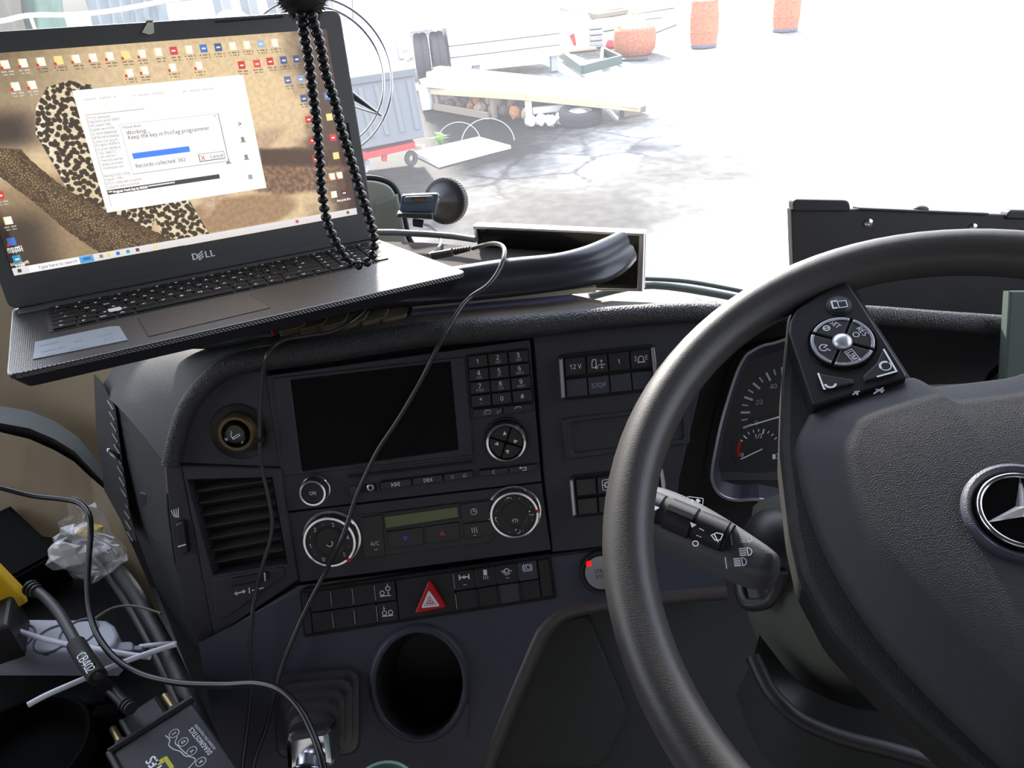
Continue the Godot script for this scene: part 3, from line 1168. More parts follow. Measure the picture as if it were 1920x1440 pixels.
func knob(parent: Node, c: Vector2, r: float, h: float, z: float, ring_m: Material, cap_m: Material, notches: int, inner: float) -> void:
	var st := S()
	var xf := Transform3D(Basis(), Vector3(c.x, c.y, z))
	lathe(st, [Vector2(r * 1.1, 0.0), Vector2(r * 1.1, 0.0012), Vector2(r * 1.04, 0.0015), Vector2(r * 1.02, h * 0.75), Vector2(r * 0.98, h), Vector2(r * inner, h * 1.02), Vector2(r * inner * 0.98, h * 0.85)], xf, 48)
	obj("knob_ring", st, ring_m, parent)
	st = S()
	lathe(st, [Vector2(r * inner * 0.985, h * 0.6), Vector2(r * inner * 0.985, h * 0.9), Vector2(r * inner * 0.9, h * 0.93), Vector2(r * inner * 0.62, h * 0.92), Vector2(r * inner * 0.58, h * 0.86), Vector2(0.0, h * 0.9)], xf, 48)
	obj("knob_cap", st, cap_m, parent)
	if notches > 0:
		st = S()
		for i in notches:
			var an := TAU * (i + 0.3) / notches
			var d := Vector2.from_angle(an)
			var fr := Transform3D(Basis(Vector3(d.x, d.y, 0), Vector3(-d.y, d.x, 0), Vector3(0, 0, 1)), Vector3(c.x + d.x * r * 1.015, c.y + d.y * r * 1.015, z + h * 0.62))
			box(st, Vector3.ZERO, Vector3(r * 0.03, r * 0.045, h * 0.8), 0.0, fr)
		obj("knob_notches", st, M.black, parent)

func radio() -> void:
	var fr := sub(DP, 760, 960)
	var r := thing("radio_unit", "dark grey radio with a blank black screen, phone keypad and chrome navigation knob", "radio", fr)
	plate("faceplate", fr, [499, 705, 993, 637, 1015, 903, 538, 959], -0.03, 0.0015, 0.0008, M.fascia, r)
	# screen in its recess
	var outer := qs(fr, [513, 709, 871, 669, 888, 853, 533, 893], 0.003)
	var inner := qs(fr, [544, 713, 845, 678, 860, 843, 566, 884], 0.003)
	var st := S()
	ring_frame(st, rounded(outer, 0.002), rounded(inner, 0.001), 0.0, 0.0032, 0.0008)
	obj("screen_bezel", st, M.fascia, r)
	poly_plate("screen", inner, 0.0, 0.0019, 0.0, mat(Color(0.018, 0.018, 0.018), 0.5, 0.0, 0.25), r)
	poly_plate("microphone_hole", circle(0.0009, 10, q(fr, 861, 682, 0.0035)), 0.002, 0.0035, 0.0, M.gap, r)
	# keypad
	var c := qs(fr, [876, 667, 989.5, 654, 1000, 752.5, 884, 765], 0.004)
	poly_plate("keypad_bed", inset(c, -0.001), 0.0, 0.0016, 0.0, M.gap, r)
	var num := ["1", "2", "3", "4", "5", "6", "7", "8", "9", "*", "0", "#"]
	var abc := ["", "ABC", "DEF", "GHI", "JKL", "MNO", "PQRS", "TUV", "WXYZ", "+", "", ""]
	for i in 12:
		var x := i % 3
		var y := i / 3
		var p := cell(c, x / 3.0, (x + 1) / 3.0, y / 4.0, (y + 1) / 4.0)
		var k := key(r, p, 0.002, M.key)
		var t := S()
		var m := center(p)
		text(t, num[i], 0.0042, m + Vector2(0, 0.0016 if abc[i] != "" else 0.0), 0.00505)
		ink(t, k)
		if abc[i] != "":
			t = S()
			text(t, abc[i], 0.0018, m + Vector2(0, -0.0027), 0.00505)
			ink(t, k, M.ink_dim)
	c = qs(fr, [885.5, 767, 999, 755, 1001, 771.5, 887, 785.5], 0.004)
	for i in 2:
		var p := cell(c, i / 2.0, (i + 1) / 2.0, 0, 1)
		var k := key(r, p, 0.002, M.key)
		var t := S()
		var m := center(p)
		stroke(t, arc(m - Vector2(0, 0.001), 0.0034, 30, 150, 8), 0.0011, 0.00505)
		if i == 0:
			sk(t, m + Vector2(-0.001, -0.001), 0.001, [-3.5, 0, 3.5, 0], 0.0006, 0.00505)
			stroke(t, PackedVector2Array([m + Vector2(0.009, 0.001), m + Vector2(0.009, -0.002), m + Vector2(0.011, 0.0), m + Vector2(0.013, 0.0015)]), 0.0005, 0.00505)
		ink(t, k, M.ink_dim)
	# navigation knob with four arrow keys
	var kc := q(fr, 949, 829, 0.008)
	var kr := (q(fr, 988, 824, 0.008) - kc).length()
	st = S()
	lathe(st, [Vector2(kr * 1.16, 0.0), Vector2(kr * 1.12, 0.002), Vector2(kr * 1.04, 0.002)], Transform3D(Basis(), Vector3(kc.x, kc.y, 0.0012)), 40)
	obj("knob_seat", st, M.black, r)
	st = S()
	lathe(st, [Vector2(kr, 0.0), Vector2(kr, 0.007), Vector2(kr * 0.94, 0.009), Vector2(kr * 0.84, 0.0095), Vector2(kr * 0.82, 0.006)], Transform3D(Basis(), Vector3(kc.x, kc.y, 0.0015)), 48)
	obj("knob_ring", st, M.chrome, r)
	st = S()
	for i in 14:
		var dd := Vector2.from_angle(TAU * i / 14.0 + 0.25)
		var f2 := Transform3D(Basis(Vector3(dd.x, dd.y, 0), Vector3(-dd.y, dd.x, 0), Vector3(0, 0, 1)), Vector3(kc.x + dd.x * kr * 0.97, kc.y + dd.y * kr * 0.97, 0.0078))
		box(st, Vector3.ZERO, Vector3(kr * 0.1, kr * 0.03, 0.0052), 0.0, f2)
	obj("knob_notches", st, M.black, r)
	for i in 4:
		var mid := 90.0 * i + 20.0
		var p := PackedVector2Array()
		for v in arc(kc, kr * 0.80, mid - 43, mid + 43, 8):
			p.append(v)
		for v in arc(kc, kr * 0.10, mid + 25, mid - 25, 2):
			p.append(v)
		var k := poly_plate("arrow_key", p, 0.002, 0.0092, 0.0006, M.black, r)
		var t := S()
		var m := kc + Vector2.from_angle(deg_to_rad(mid - 18)) * kr * 0.46
		var e := Vector2.from_angle(deg_to_rad(mid - 18))
		fill(t, PackedVector2Array([m + e * 0.0022, m - e * 0.0016 + e.orthogonal() * 0.0019, m - e * 0.0016 - e.orthogonal() * 0.0019]), 0.00935)
		ink(t, k)
	# clear and back keys
	c = qs(fr, [897, 881, 1008, 868, 1010, 881.5, 899, 894.5], 0.004)
	for i in 2:
		var p := cell(c, i / 2.0, (i + 1) / 2.0, 0, 1)
		var k := key(r, p, 0.002, M.key)
		var t := S()
		var m := center(p)
		if i == 0:
			text(t, "C", 0.0036, m, 0.00505)
		else:
			sk(t, m, 0.001, [-2.6, 1.0, 2.6, 1.0, 2.6, -1.6, -1.0, -1.6], 0.0007, 0.00505)
			fill(t, PackedVector2Array([m + Vector2(-0.0042, 0.001), m + Vector2(-0.002, 0.0024), m + Vector2(-0.002, -0.0004)]), 0.00505)
		ink(t, k)
	# disc slot
	var slot := qs(fr, [650, 888, 887, 860, 888, 869, 651, 898], 0.002)
	poly_plate("slot_lip", inset(slot, -0.0012), 0.0, 0.0022, 0.0006, M.fascia, r)
	poly_plate("disc_slot", inset(slot, 0.0006), 0.0, 0.00235, 0.0, M.gap, r)
	# sockets
	plate("socket_flap", fr, [653, 912, 709, 903, 712, 921, 657, 930], 0.0, 0.0025, 0.0006, M.key_light, r)
	plate("socket_bay", fr, [668, 911, 706, 905, 708, 920, 671, 926], 0.0, 0.0027, 0.0, M.gap, r)
	var jc := q(fr, 695, 914, 0.003)
	st = S()
	lathe(st, [Vector2(0.0036, 0.0), Vector2(0.0036, 0.0012), Vector2(0.003, 0.0016), Vector2(0.0019, 0.0014), Vector2(0.0017, -0.001), Vector2(0, -0.001)], Transform3D(Basis(), Vector3(jc.x, jc.y, 0.0027)), 24)
	obj("headphone_socket", st, M.satin, r)
	# track keys
	c = qs(fr, [711, 903, 887, 881, 889, 896, 713, 920], 0.004)
	var b := [0.0, 0.345, 0.68, 1.0]
	for i in 3:
		var p := cell(c, b[i], b[i + 1], 0, 1)
		var k := key(r, p, 0.002, M.key)
		var t := S()
		var m := center(p)
		if i < 2:
			var f := -1.0 if i == 0 else 1.0
			for j in 2:
				var x := (-0.0035 + 0.0036 * j) * f
				sk(t, m + Vector2(x, 0), 0.001, [0, 1.9, 3.2 * f, 0, 0, -1.9], 0.0005, 0.00505, true)
			sk(t, m + Vector2(0.0039 * f, 0), 0.001, [0, 2.0, 0, -2.0], 0.0006, 0.00505)
		else:
			sk(t, m + Vector2(-0.006, 0), 0.001, [-1, 1, 1, 1.9, 1, -1.9, -1, -1], 0.0005, 0.00505, true)
			sk(t, m + Vector2(0.006, 0), 0.001, [-1.8, -0.4, 0, 2.0, 1.8, -0.4], 0.0005, 0.00505, true)
			sk(t, m + Vector2(0.006, 0), 0.001, [-1.8, -1.5, 1.8, -1.5], 0.0005, 0.00505)
		ink(t, k, M.ink if i < 2 else M.ink_dim)
	# volume knob
	kc = q(fr, 586, 925, 0.015)
	kr = (q(fr, 611, 922, 0.015) - kc).length()
	knob(r, kc, kr, 0.0135, 0.0015, M.chrome, M.black, 12, 0.84)
	var t := S()
	text(t, "ON", 0.0034, kc + Vector2(0, 0), 0.0145, 0.0)
	ink(t, r)

# ---------- the climate panel ----------
func climate() -> void:
	var fr := sub(DP, 790, 1085)
	var r := thing("climate_panel", "dark heating control panel with two chrome-rimmed dials and a greenish display", "climate control", fr)
	plate("faceplate", fr, [539, 962, 1015, 906, 1033, 1031, 562, 1092], -0.03, 0.001, 0.0008, M.fascia, r)
	plate("button_field", fr, [672, 966, 935, 933, 940, 1000, 915, 1018, 680, 1046], 0.0, 0.0018, 0.0005, M.key, r)
	# display
	plate("display_frame", fr, [716, 962, 860, 943, 864, 972, 722, 996], 0.001, 0.0026, 0.0006, M.black, r)
	plate("display", fr, [721, 970, 857, 951, 860, 969, 724, 990], 0.001, 0.0029, 0.0, mat(Color(0.36, 0.41, 0.22), 0.35), r)
	# keys
	var defs := [[676, 970, 717, 964, 723, 1043, 681, 1048], [724, 997, 793, 987, 796, 1022, 728, 1031], [795, 987, 861, 978, 864, 1013, 798, 1021], [862, 945, 930, 936, 934, 972, 866, 980], [867, 982, 932, 974, 934, 1002, 870, 1012]]
	for i in 5:
		var p := qs(fr, defs[i], 0.003)
		var k := key(r, p, 0.0002, M.key, 0.0003)
		var m := center(p)
		var t := S()
		var im: Material = M.ink
		if i == 0:
			text(t, "A/C", 0.0042, m + Vector2(0.001, -0.007), 0.0031)
			sk(t, m + Vector2(0.001, -0.0135), 0.001, [-1.5, 0, 1.5, 0], 0.0006, 0.0031)
		elif i == 1:
			fill(t, PackedVector2Array([m + Vector2(-0.0028, 0.0022), m + Vector2(0.0028, 0.0022), m + Vector2(0, -0.003)]), 0.0031)
			im = M.blue
		elif i == 2:
			fill(t, PackedVector2Array([m + Vector2(-0.0028, -0.0022), m + Vector2(0.0028, -0.0022), m + Vector2(0, 0.003)]), 0.0031)
			im = M.red
		elif i == 3:
			m += Vector2(-0.005, 0.0)
			stroke(t, circle(0.003, 20, m), 0.0006, 0.0031, true)
			sk(t, m, 0.001, [0, 2.2, 0, 0, 1.6, 0], 0.0006, 0.0031)
		else:
			m += Vector2(-0.006, 0.0)
			for j in 3:
				sk(t, m + Vector2(-0.0022 + 0.0022 * j, 0), 0.001, [0.5, 2.6, -0.4, 1.2, 0.5, -0.2, 0.0, -2.2, 0.6, -2.6], 0.0006, 0.0031)
			sk(t, m + Vector2(0, -0.0055), 0.001, [-1.4, -0.3, 0, 0.3, 1.4, -0.3], 0.0005, 0.0031)
		ink(t, k, im)
	# dials
	for i in 2:
		var kc := q(fr, [617.5, 964.5][i], [1017.5, 966.5][i], 0.013)
		var kr := (q(fr, [667.0, 1010.5][i], [1011.0, 960.5][i], 0.013) - kc).length()
		knob(r, kc, kr, 0.0115, 0.001, M.chrome, M.black, 16, 0.90)
		var t := S()
		var z := 0.0128
		if i == 0:
			for j in 6:
				var an := deg_to_rad([243.0, 184.0, 128.0, 70.0, 10.0, -48.0][j])
				text(t, str(j), 0.0038, kc + Vector2.from_angle(an) * kr * 0.72, z)
			for j in 5:
				var an := deg_to_rad([213.0, 156.0, 99.0, 40.0, -19.0][j])
				fill(t, circle(0.0004, 8, kc + Vector2.from_angle(an) * kr * 0.74), z)
			stroke(t, arc(kc + Vector2(0.0, -0.001), 0.003, 200, 400, 10), 0.0009, z)
		else:
			for j in 4:
				var an := deg_to_rad([100.0, 188.0, 275.0, 2.0][j])
				var m := kc + Vector2.from_angle(an) * kr * 0.70
				stroke(t, arc(m, 0.0022, [20, 110, 250, 200][j], [150, 260, 380, 330][j], 6), 0.0006, z)
				fill(t, circle(0.0008, 8, m + Vector2(-0.0018, 0.0018)), z)
			for j in 8:
				var an := deg_to_rad(22.5 + 45.0 * j)
				fill(t, circle(0.0004, 8, kc + Vector2.from_angle(an) * kr * 0.75), z)
			stroke(t, arc(kc + Vector2(0, -0.007), 0.0034, 30, 150, 6), 0.0005, z)
			for j in 3:
				sk(t, kc + Vector2(-0.002 + 0.002 * j, -0.006), 0.001, [0, 1.2, 0.3, 0, 0, -1.2], 0.0005, z)
		ink(t, r)
		var mark := Vector2.from_angle(deg_to_rad([-52.0, 4.0][i]))
		var st := S()
		var f2 := Transform3D(Basis(Vector3(mark.x, mark.y, 0), Vector3(-mark.y, mark.x, 0), Vector3(0, 0, 1)), Vector3(kc.x + mark.x * kr * 0.97, kc.y + mark.y * kr * 0.97, 0.0118))
		box(st, Vector3.ZERO, Vector3(kr * 0.17, kr * 0.13, 0.0032), 0.0004, f2)
		obj("pointer", st, M.red, r)

# ---------- switch banks ----------
func bank(called: String, label: String, fr: Transform3D, px: Array, cols: Array, marks: Array, m_top: Material, m_low: Material) -> Node3D:
	var r := thing(called, label, "switches", fr)
	var c := qs(fr, px, 0.004)
	var o := rounded(inset(c, -0.003), 0.004)
	poly_plate("switch_frame", o, -0.02, 0.0012, 0.0006, M.gap, r)
	for i in cols.size() - 1:
		for j in 2:
			var p := cell(c, cols[i], cols[i + 1], 0.0 if j == 0 else 0.53, 0.47 if j == 0 else 1.0)
			var st := S()
			prism(st, rounded(inset(p, 0.0006), 0.0006, 2), -0.004, 0.0055 if j == 0 else 0.004, 0.0009)
			var k := obj("rocker", st, m_top if j == 0 else m_low, r)
			for mk in marks:
				if mk[0] == i and mk[1] == j:
					var t := S()
					icon(t, mk[2], center(p), 0.0057 if j == 0 else 0.0042)
					ink(t, k, M.ink if j == 0 else M.ink_dim)
	return r

func icon(t: SurfaceTool, what: String, m: Vector2, z: float) -> void:
	var k := 0.001
	match what:
		"cab":
			sk(t, m, k, [-5, -3, -5, 1, -4, 4.5, -1, 4.5, -1, -3], 0.0006, z, true)
			stroke(t, circle(0.0012, 10, m + Vector2(-0.001, -0.003)), 0.0005, z, true)
			sk(t, m, k, [1, -1, 7, -1], 0.0006, z)
			sk(t, m, k, [4, 0.2, 4, 3.5, 3, 2.4, 4, 3.5, 5, 2.4], 0.0005, z)
			sk(t, m, k, [4, -2.2, 4, -4.5, 3, -3.4, 4, -4.5, 5, -3.4], 0.0005, z)
		"beacon":
			sk(t, m, k, [-2.4, -2.4, -2.2, 1.4, -0.9, 2.8, 0.9, 2.8, 2.2, 1.4, 2.4, -2.4], 0.0006, z)
			sk(t, m, k, [-3.4, -2.8, 3.4, -2.8], 0.0008, z)
			for s in [-1, 1]:
				for j in 3:
					sk(t, m, k, [3.8 * s, -0.5 + 1.4 * j, 5.8 * s, -0.9 + 2.0 * j], 0.0005, z)
		"axle_up", "axle_down":
			stroke(t, circle(0.0021, 16, m + Vector2(-0.0032, -0.001)), 0.0008, z, true)
			stroke(t, circle(0.0021, 16, m + Vector2(0.0028, 0.0028 if what == "axle_up" else -0.001)), 0.0008, z, true)
			sk(t, m, k, [-5.5, -4, 5, -4], 0.0009, z)
			if what == "axle_up":
				sk(t, m, k, [2.8, 7.4, 2.8, 5.6], 0.0007, z)
				sk(t, m, k, [2.8, 0, 2.8, -2.6, 2, -1.6, 2.8, -2.6, 3.6, -1.6], 0.0006, z)
			else:
				sk(t, m, k, [-3.2, 5.8, -3.2, 2.4, -4.1, 3.4, -3.2, 2.4, -2.3, 3.4], 0.0006, z)
		"lock":
			sk(t, m, k, [-4.6, 2.2, -4.6, -2.2], 0.0013, z)
			sk(t, m, k, [4.6, 2.2, 4.6, -2.2], 0.0013, z)
			sk(t, m, k, [-4.6, 0, 4.6, 0], 0.0012, z)
			fill(t, circle(0.0016, 12, m), z)
			sk(t, m + Vector2(0, -0.0075), k, [-1.5, 0, 1.5, 0], 0.0005, z)
		"slip":
			fill(t, PackedVector2Array([m + Vector2(-0.0018, 0.0042), m + Vector2(0.0018, 0.0042), m + Vector2(0.0018, -0.0012), m + Vector2(-0.0018, -0.0012)]), z)
			sk(t, m, k, [-2.4, -2, -1.6, -3.4, -2.4, -5], 0.0005, z)
			sk(t, m, k, [-0.4, -2, 0.4, -3.4, -0.4, -5], 0.0005, z)
			sk(t, m, k, [1.6, -2, 2.4, -3.4, 1.6, -5], 0.0005, z)
		"pto":
			stroke(t, circle(0.0021, 16, m), 0.0009, z, true)
			sk(t, m, k, [-5, 0.6, -2, 0.6], 0.0007, z)
			sk(t, m, k, [-5, -0.8, -2, -0.8], 0.0007, z)
			sk(t, m, k, [2, 0.6, 5, -0.6], 0.0007, z)
			stroke(t, arc(m, 0.0038, 210, 330, 6), 0.0006, z)
			sk(t, m + Vector2(0, -0.0068), k, [-1.5, 0, 1.5, 0], 0.0005, z)
		"brake":
			stroke(t, circle(0.003, 20, m), 0.0008, z, true)
			stroke(t, arc(m, 0.0046, 130, 230, 8), 0.0008, z)
			stroke(t, arc(m, 0.0046, -50, 50, 8), 0.0008, z)
			sk(t, m, k, [-0.8, 1.8, -0.8, -1.2, 1.6, -1.2], 0.0006, z)
		"gear":
			stroke(t, rounded(rect(0.0095, 0.0105, m), 0.002), 0.0007, z, true)
			stroke(t, circle(0.0023, 14, m), 0.0012, z, true)
			for j in 8:
				var e := Vector2.from_angle(TAU * j / 8)
				stroke(t, PackedVector2Array([m + e * 0.0026, m + e * 0.0037]), 0.0009, z)
		_:
			text(t, what, 0.0042, m, z)

func end_cap(r: Node3D, fr: Transform3D, px: Array) -> void:
	plate("chrome_end", fr, px, -0.004, 0.007, 0.0018, M.satin, r)

func switches() -> void:
	var fr := sub(DP, 1140, 748)
	var cols := [0.0, 0.25, 0.5, 0.75, 1.0]
	var r := bank("switch_bank", "upper block of eight black rocker switches with chrome ends, first one marked 12V", fr, [1057, 671, 1220, 652, 1228, 729, 1062, 747], cols, [[0, 0, "12 V"], [1, 0, "cab"], [2, 0, "1"], [3, 0, "beacon"], [1, 1, "STOP"]], M.key, M.key_light)
	end_cap(r, fr, [1047, 672, 1056, 671, 1061, 747, 1052, 748])
	end_cap(r, fr, [1220, 652, 1227, 651, 1231, 680, 1231, 728, 1228, 728])
	fr = sub(DP, 1150, 970)
	r = bank("switch_bank", "lower block of black rocker switches half hidden behind the steering wheel rim", fr, [1078, 898, 1236, 880, 1243, 950, 1083, 968], cols, [[1, 0, "gear"]], M.key, M.key)
	end_cap(r, fr, [1067, 899, 1076, 898, 1082, 968, 1073, 969])
	end_cap(r, fr, [1237, 880, 1243, 878, 1248, 905, 1249, 949, 1244, 950])
	# slot between them
	fr = sub(DP, 1160, 860)
	var s := thing("card_slot", "shallow black rectangular slot compartment between the two switch blocks", "compartment", fr)
	var o := qs(fr, [1052, 786, 1290, 757, 1294, 832, 1060, 862], 0.002)
	var i := qs(fr, [1067, 793, 1280, 767, 1284, 824, 1072, 850], 0.002)
	var st := S()
	ring_frame(st, rounded(o, 0.004), rounded(i, 0.004), -0.02, 0.0025, 0.001)
	obj("slot_rim", st, M.fascia, s)
	poly_plate("slot_floor", i, -0.03, -0.012, 0.0, M.gap, s)
	plate("slot_flap", fr, [1070, 794, 1280, 769, 1281, 787, 1073, 811], -0.012, -0.004, 0.001, M.black, s)
	st = S()
	for k in 6:
		var p := q(fr, 1066 + 0.7 * k, 801 + 9.4 * k, 0.002)
		box(st, Vector3(p.x, p.y, 0.0015), Vector3(0.002, 0.0022, 0.003))
	obj("slot_teeth", st, M.key_light, s)
	# hazard row
	fr = sub(LP, 800, 1165)
	var h := thing("hazard_switch_row", "long row of black switches with a red triangle hazard button in its middle", "switches", fr)
	var c := qs(fr, [566, 1112, 1028, 1046, 1038, 1118, 573, 1190], 0.003)
	poly_plate("switch_frame", rounded(inset(c, -0.003), 0.003), -0.02, 0.001, 0.0005, M.gap, h)
	var e := [0.03, 0.116, 0.204, 0.294, 0.379, 0.614, 0.70, 0.785, 0.872, 0.952]
	var marks := {3: ["axle_up", "axle_down"], 5: ["lock", ""], 6: ["slip", ""], 7: ["pto", ""], 8: ["brake", ""]}
	for k in 9:
		if k == 4:
			var p := cell(c, e[4], e[5], 0.0, 1.0, 0.0005)
			poly_plate("hazard_plate", p, -0.004, 0.003, 0.0008, M.black, h)
			continue
		for j in 2:
			var p := cell(c, e[k], e[k + 1], 0.0 if j == 0 else 0.5, 0.5 if j == 0 else 1.0)
			st = S()
			prism(st, rounded(inset(p, 0.0005), 0.0006, 2), -0.004, 0.0042 if j == 0 else 0.003, 0.0007)
			var rk := obj("rocker", st, M.key_light if (k == 8 and j == 0 or k == 7 and j == 1) else M.black, h)
			if marks.has(k) and marks[k][j] != "":
				var t := S()
				icon(t, marks[k][j], center(p) + Vector2(0, 0.003 if k > 4 else 0.0), 0.0044 if j == 0 else 0.0032)
				ink(t, rk)
	for k in range(1, 9):  # thin bright strips imitating light caught on the rocker bevels
		if k in [4]:
			continue
		for j in 2:
			var p0 := bil(c, e[k], 0.06 + 0.5 * j)
			var p1 := bil(c, e[k], 0.44 + 0.5 * j)
			var sd := (p1 - p0).normalized().orthogonal() * 0.00035
			st = S()
			prism(st, PackedVector2Array([p0 - sd, p1 - sd, p1 + sd, p0 + sd]), 0.0, 0.0040)
			obj("divider", st, M.satin if k < 6 else M.key_light, h)
	# the blank end pieces
	poly_plate("end_blank", cell(c, 0.0, 0.028, 0.0, 1.0), -0.004, 0.003, 0.0008, M.black, h)
	poly_plate("end_blank", cell(c, 0.956, 1.0, 0.02, 0.98), -0.004, 0.0035, 0.0012, M.black, h)
	# red triangle
	var tri_ := rounded(qs(fr, [804, 1087, 837, 1139, 777, 1151], 0.009), 0.003, 5)
	st = S()
	prism(st, tri_, 0.002, 0.009, 0.0014)
	var b := obj("hazard_button", st, M.red, h)
	var t := S()
	var g := center(tri_) + Vector2(0, -0.0005)
	for k in 3:
		var rr: float = [0.0082, 0.0052, 0.0022][k]
		stroke(t, PackedVector2Array([g + Vector2(0, rr * 1.05), g + Vector2(-rr * 0.95, -rr * 0.62), g + Vector2(rr * 0.95, -rr * 0.62)]), [0.0018, 0.0009, 0.0009][k], 0.0092, true)
	ink(t, b)
	# start button
	fr = sub(LP, 1127, 1072)
	var sb := thing("start_button", "round silver start stop button with a black ring, half behind the wheel rim", "button", fr)
	var rr := (q(fr, 1127, 1031) - q(fr, 1127, 1114)).length() / 2
	st = S()
	lathe(st, [Vector2(rr, -0.004), Vector2(rr, 0.003), Vector2(rr * 0.95, 0.006), Vector2(rr * 0.84, 0.006), Vector2(rr * 0.79, 0.002)], Transform3D(), 40)
	obj("button_ring", st, M.black, sb)
	st = S()
	lathe(st, [Vector2(rr * 0.79, 0.0), Vector2(rr * 0.79, 0.004), Vector2(rr * 0.74, 0.0048), Vector2(0.0, 0.0042)], Transform3D(), 40)
	obj("button_face", st, M.satin, sb)
	t = S()
	text(t, "START", 0.0036, Vector2(0.0, 0.0016), 0.0049)
	text(t, "STOP", 0.0036, Vector2(0.0, -0.0036), 0.0049)
	ink(t, sb, M.gap)
	st = S()
	lathe(st, [Vector2(0.003, 0.0), Vector2(0.0026, 0.0008), Vector2(0.0, 0.001)], Transform3D(Basis(), Vector3(-rr * 0.52, rr * 0.46, 0.0044)), 16)
	var lm := mat(Color(0.8, 0.08, 0.08), 0.4)
	lm.emission_enabled = true
	lm.emission = Color(1.0, 0.05, 0.05)
	lm.emission_energy_multiplier = 0.5
	obj("signal_light", st, lm, sb)

# ---------- vent and lighter ----------
func vent_and_lighter() -> void:
	var fr := sub(DP, 448, 809)
	var l := thing("cigarette_lighter", "round cigarette lighter with a dull brass ring in a conical black recess", "lighter", fr)
	var rr := (q(fr, 505, 805) - q(fr, 398, 812)).length() / 2
	var st := S()
	lathe(st, [Vector2(rr, 0.0006), Vector2(rr * 0.98, 0.0016), Vector2(rr * 0.95, 0.0010), Vector2(rr * 0.66, 0.0)], Transform3D(), 48)
	obj("recess", st, M.black, l)
	st = S()
	lathe(st, [Vector2(rr * 0.65, 0.0), Vector2(rr * 0.65, 0.007), Vector2(rr * 0.60, 0.009), Vector2(rr * 0.5, 0.009), Vector2(rr * 0.47, 0.006), Vector2(rr * 0.46, 0.002)], Transform3D(), 48)
	obj("brass_ring", st, mat(Color(0.42, 0.36, 0.24), 0.45, 0.55), l)
	st = S()
	lathe(st, [Vector2(rr * 0.44, 0.001), Vector2(rr * 0.42, 0.010), Vector2(rr * 0.38, 0.012), Vector2(rr * 0.32, 0.0105), Vector2(0.0, 0.010)], Transform3D(), 40)
	obj("plunger", st, M.gloss, l)
	var t := S()
	t = S()
	stroke(t, PackedVector2Array([Vector2(-0.003, -0.0045), Vector2(0.0045, -0.0015), Vector2(0.0038, 0.0002), Vector2(-0.0022, -0.0024)]), 0.0007, 0.0106, true)
	stroke(t, PackedVector2Array([Vector2(-0.0032, -0.003), Vector2(-0.0042, 0.0), Vector2(-0.0028, 0.002), Vector2(-0.0036, 0.0036)]), 0.0008, 0.0106)
	ink(t, l)

	fr = sub(DP, 440, 1190)
	var v := thing("air_vent", "black dashboard air vent with horizontal slats and a dusty frame", "air vent", fr)
	var o := qs(fr, [341, 872, 527, 879, 560, 1087, 402, 1194], 0.003)
	var i := qs(fr, [352, 900, 510, 896, 538, 1056, 400, 1078], 0.003)
	var inner_low := qs(fr, [400, 1080, 538, 1058, 540, 1080, 430, 1150, 405, 1150], 0.003)
	st = S()
	# housing: a plate round the opening, in three pieces that meet
	ring_frame(st, o, PackedVector2Array([i[0], i[1], i[2], i[3]]), -0.03, 0.0035, 0.0012)
	obj("housing", st, M.fascia, v)
	st = S()
	flat(st)
	var io := ccw(PackedVector2Array([i[0], i[1], i[2], i[3]]))
	skirt(st, inset(io, 0.0015), -0.012, io, 0.003)
	obj("opening_wall", st, M.fascia, v)
	poly_plate("vent_back", io, -0.05, -0.045, 0.0, M.gap, v)
	for k in 7:
		var a := q(fr, 366 + 4.2 * k, 918 + 22.6 * k, 0.0)
		var b := q(fr, 508 + 3.6 * k, 897 + 21.8 * k, 0.0)
		st = S()
		var tdir := (b - a).normalized()
		var f2 := Transform3D(Basis(Vector3(tdir.x, tdir.y, 0), Vector3(-tdir.y, tdir.x, 0), Vector3(0, 0, 1)) * Basis(Vector3.RIGHT, 0.42), Vector3((a.x + b.x) / 2, (a.y + b.y) / 2, -0.008))
		box(st, Vector3.ZERO, Vector3((b - a).length(), 0.0022, 0.014), 0.0006, f2)
		obj("slat", st, mat(Color(0.20, 0.195, 0.19), 0.6), v)
	for k in 4:
		var a := q(fr, 392 + 32 * k, 900, -0.02)
		var b := q(fr, 424 + 32 * k, 1070, -0.02)
		st = S()
		var tdir := (b - a).normalized()
		var f2 := Transform3D(Basis(Vector3(-tdir.y, tdir.x, 0), Vector3(tdir.x, tdir.y, 0), Vector3(0, 0, 1) * -1.0) * Basis(Vector3.UP, 0.5), Vector3((a.x + b.x) / 2, (a.y + b.y) / 2, -0.028))
		f2.basis = Basis(Vector3(tdir.y, -tdir.x, 0), Vector3(tdir.x, tdir.y, 0), Vector3(0, 0, 1)) * Basis(Vector3.UP, -0.6)
		box(st, Vector3.ZERO, Vector3(0.002, (b - a).length(), 0.016), 0.0, f2)
		obj("vane", st, M.fascia, v)
	# raised lower lip and its wheels
	st = S()
	prism(st, rounded(qs(fr, [399, 1084, 533, 1062, 536, 1078, 424, 1158, 404, 1158], 0.004), 0.004), 0.0, 0.0052, 0.0014)
	obj("lower_lip", st, M.fascia, v)
	st = S()
	var wl := qs(fr, [430, 1086, 503, 1072, 503, 1088, 430, 1103], 0.008)
	prism(st, rounded(wl, 0.003), 0.002, 0.008, 0.002)
	var tw := obj("thumbwheel", st, M.black, v)
	t = S()
	stroke(t, qs(fr, [496, 1074, 497, 1089], 0.0082), 0.0012, 0.0082)
	ink(t, tw)
	t = S()
	var mm := q(fr, 450, 1111, 0.0054)
	sk(t, mm, 0.001, [-5, -0.8, 5, 0.8], 0.0014, 0.0054)
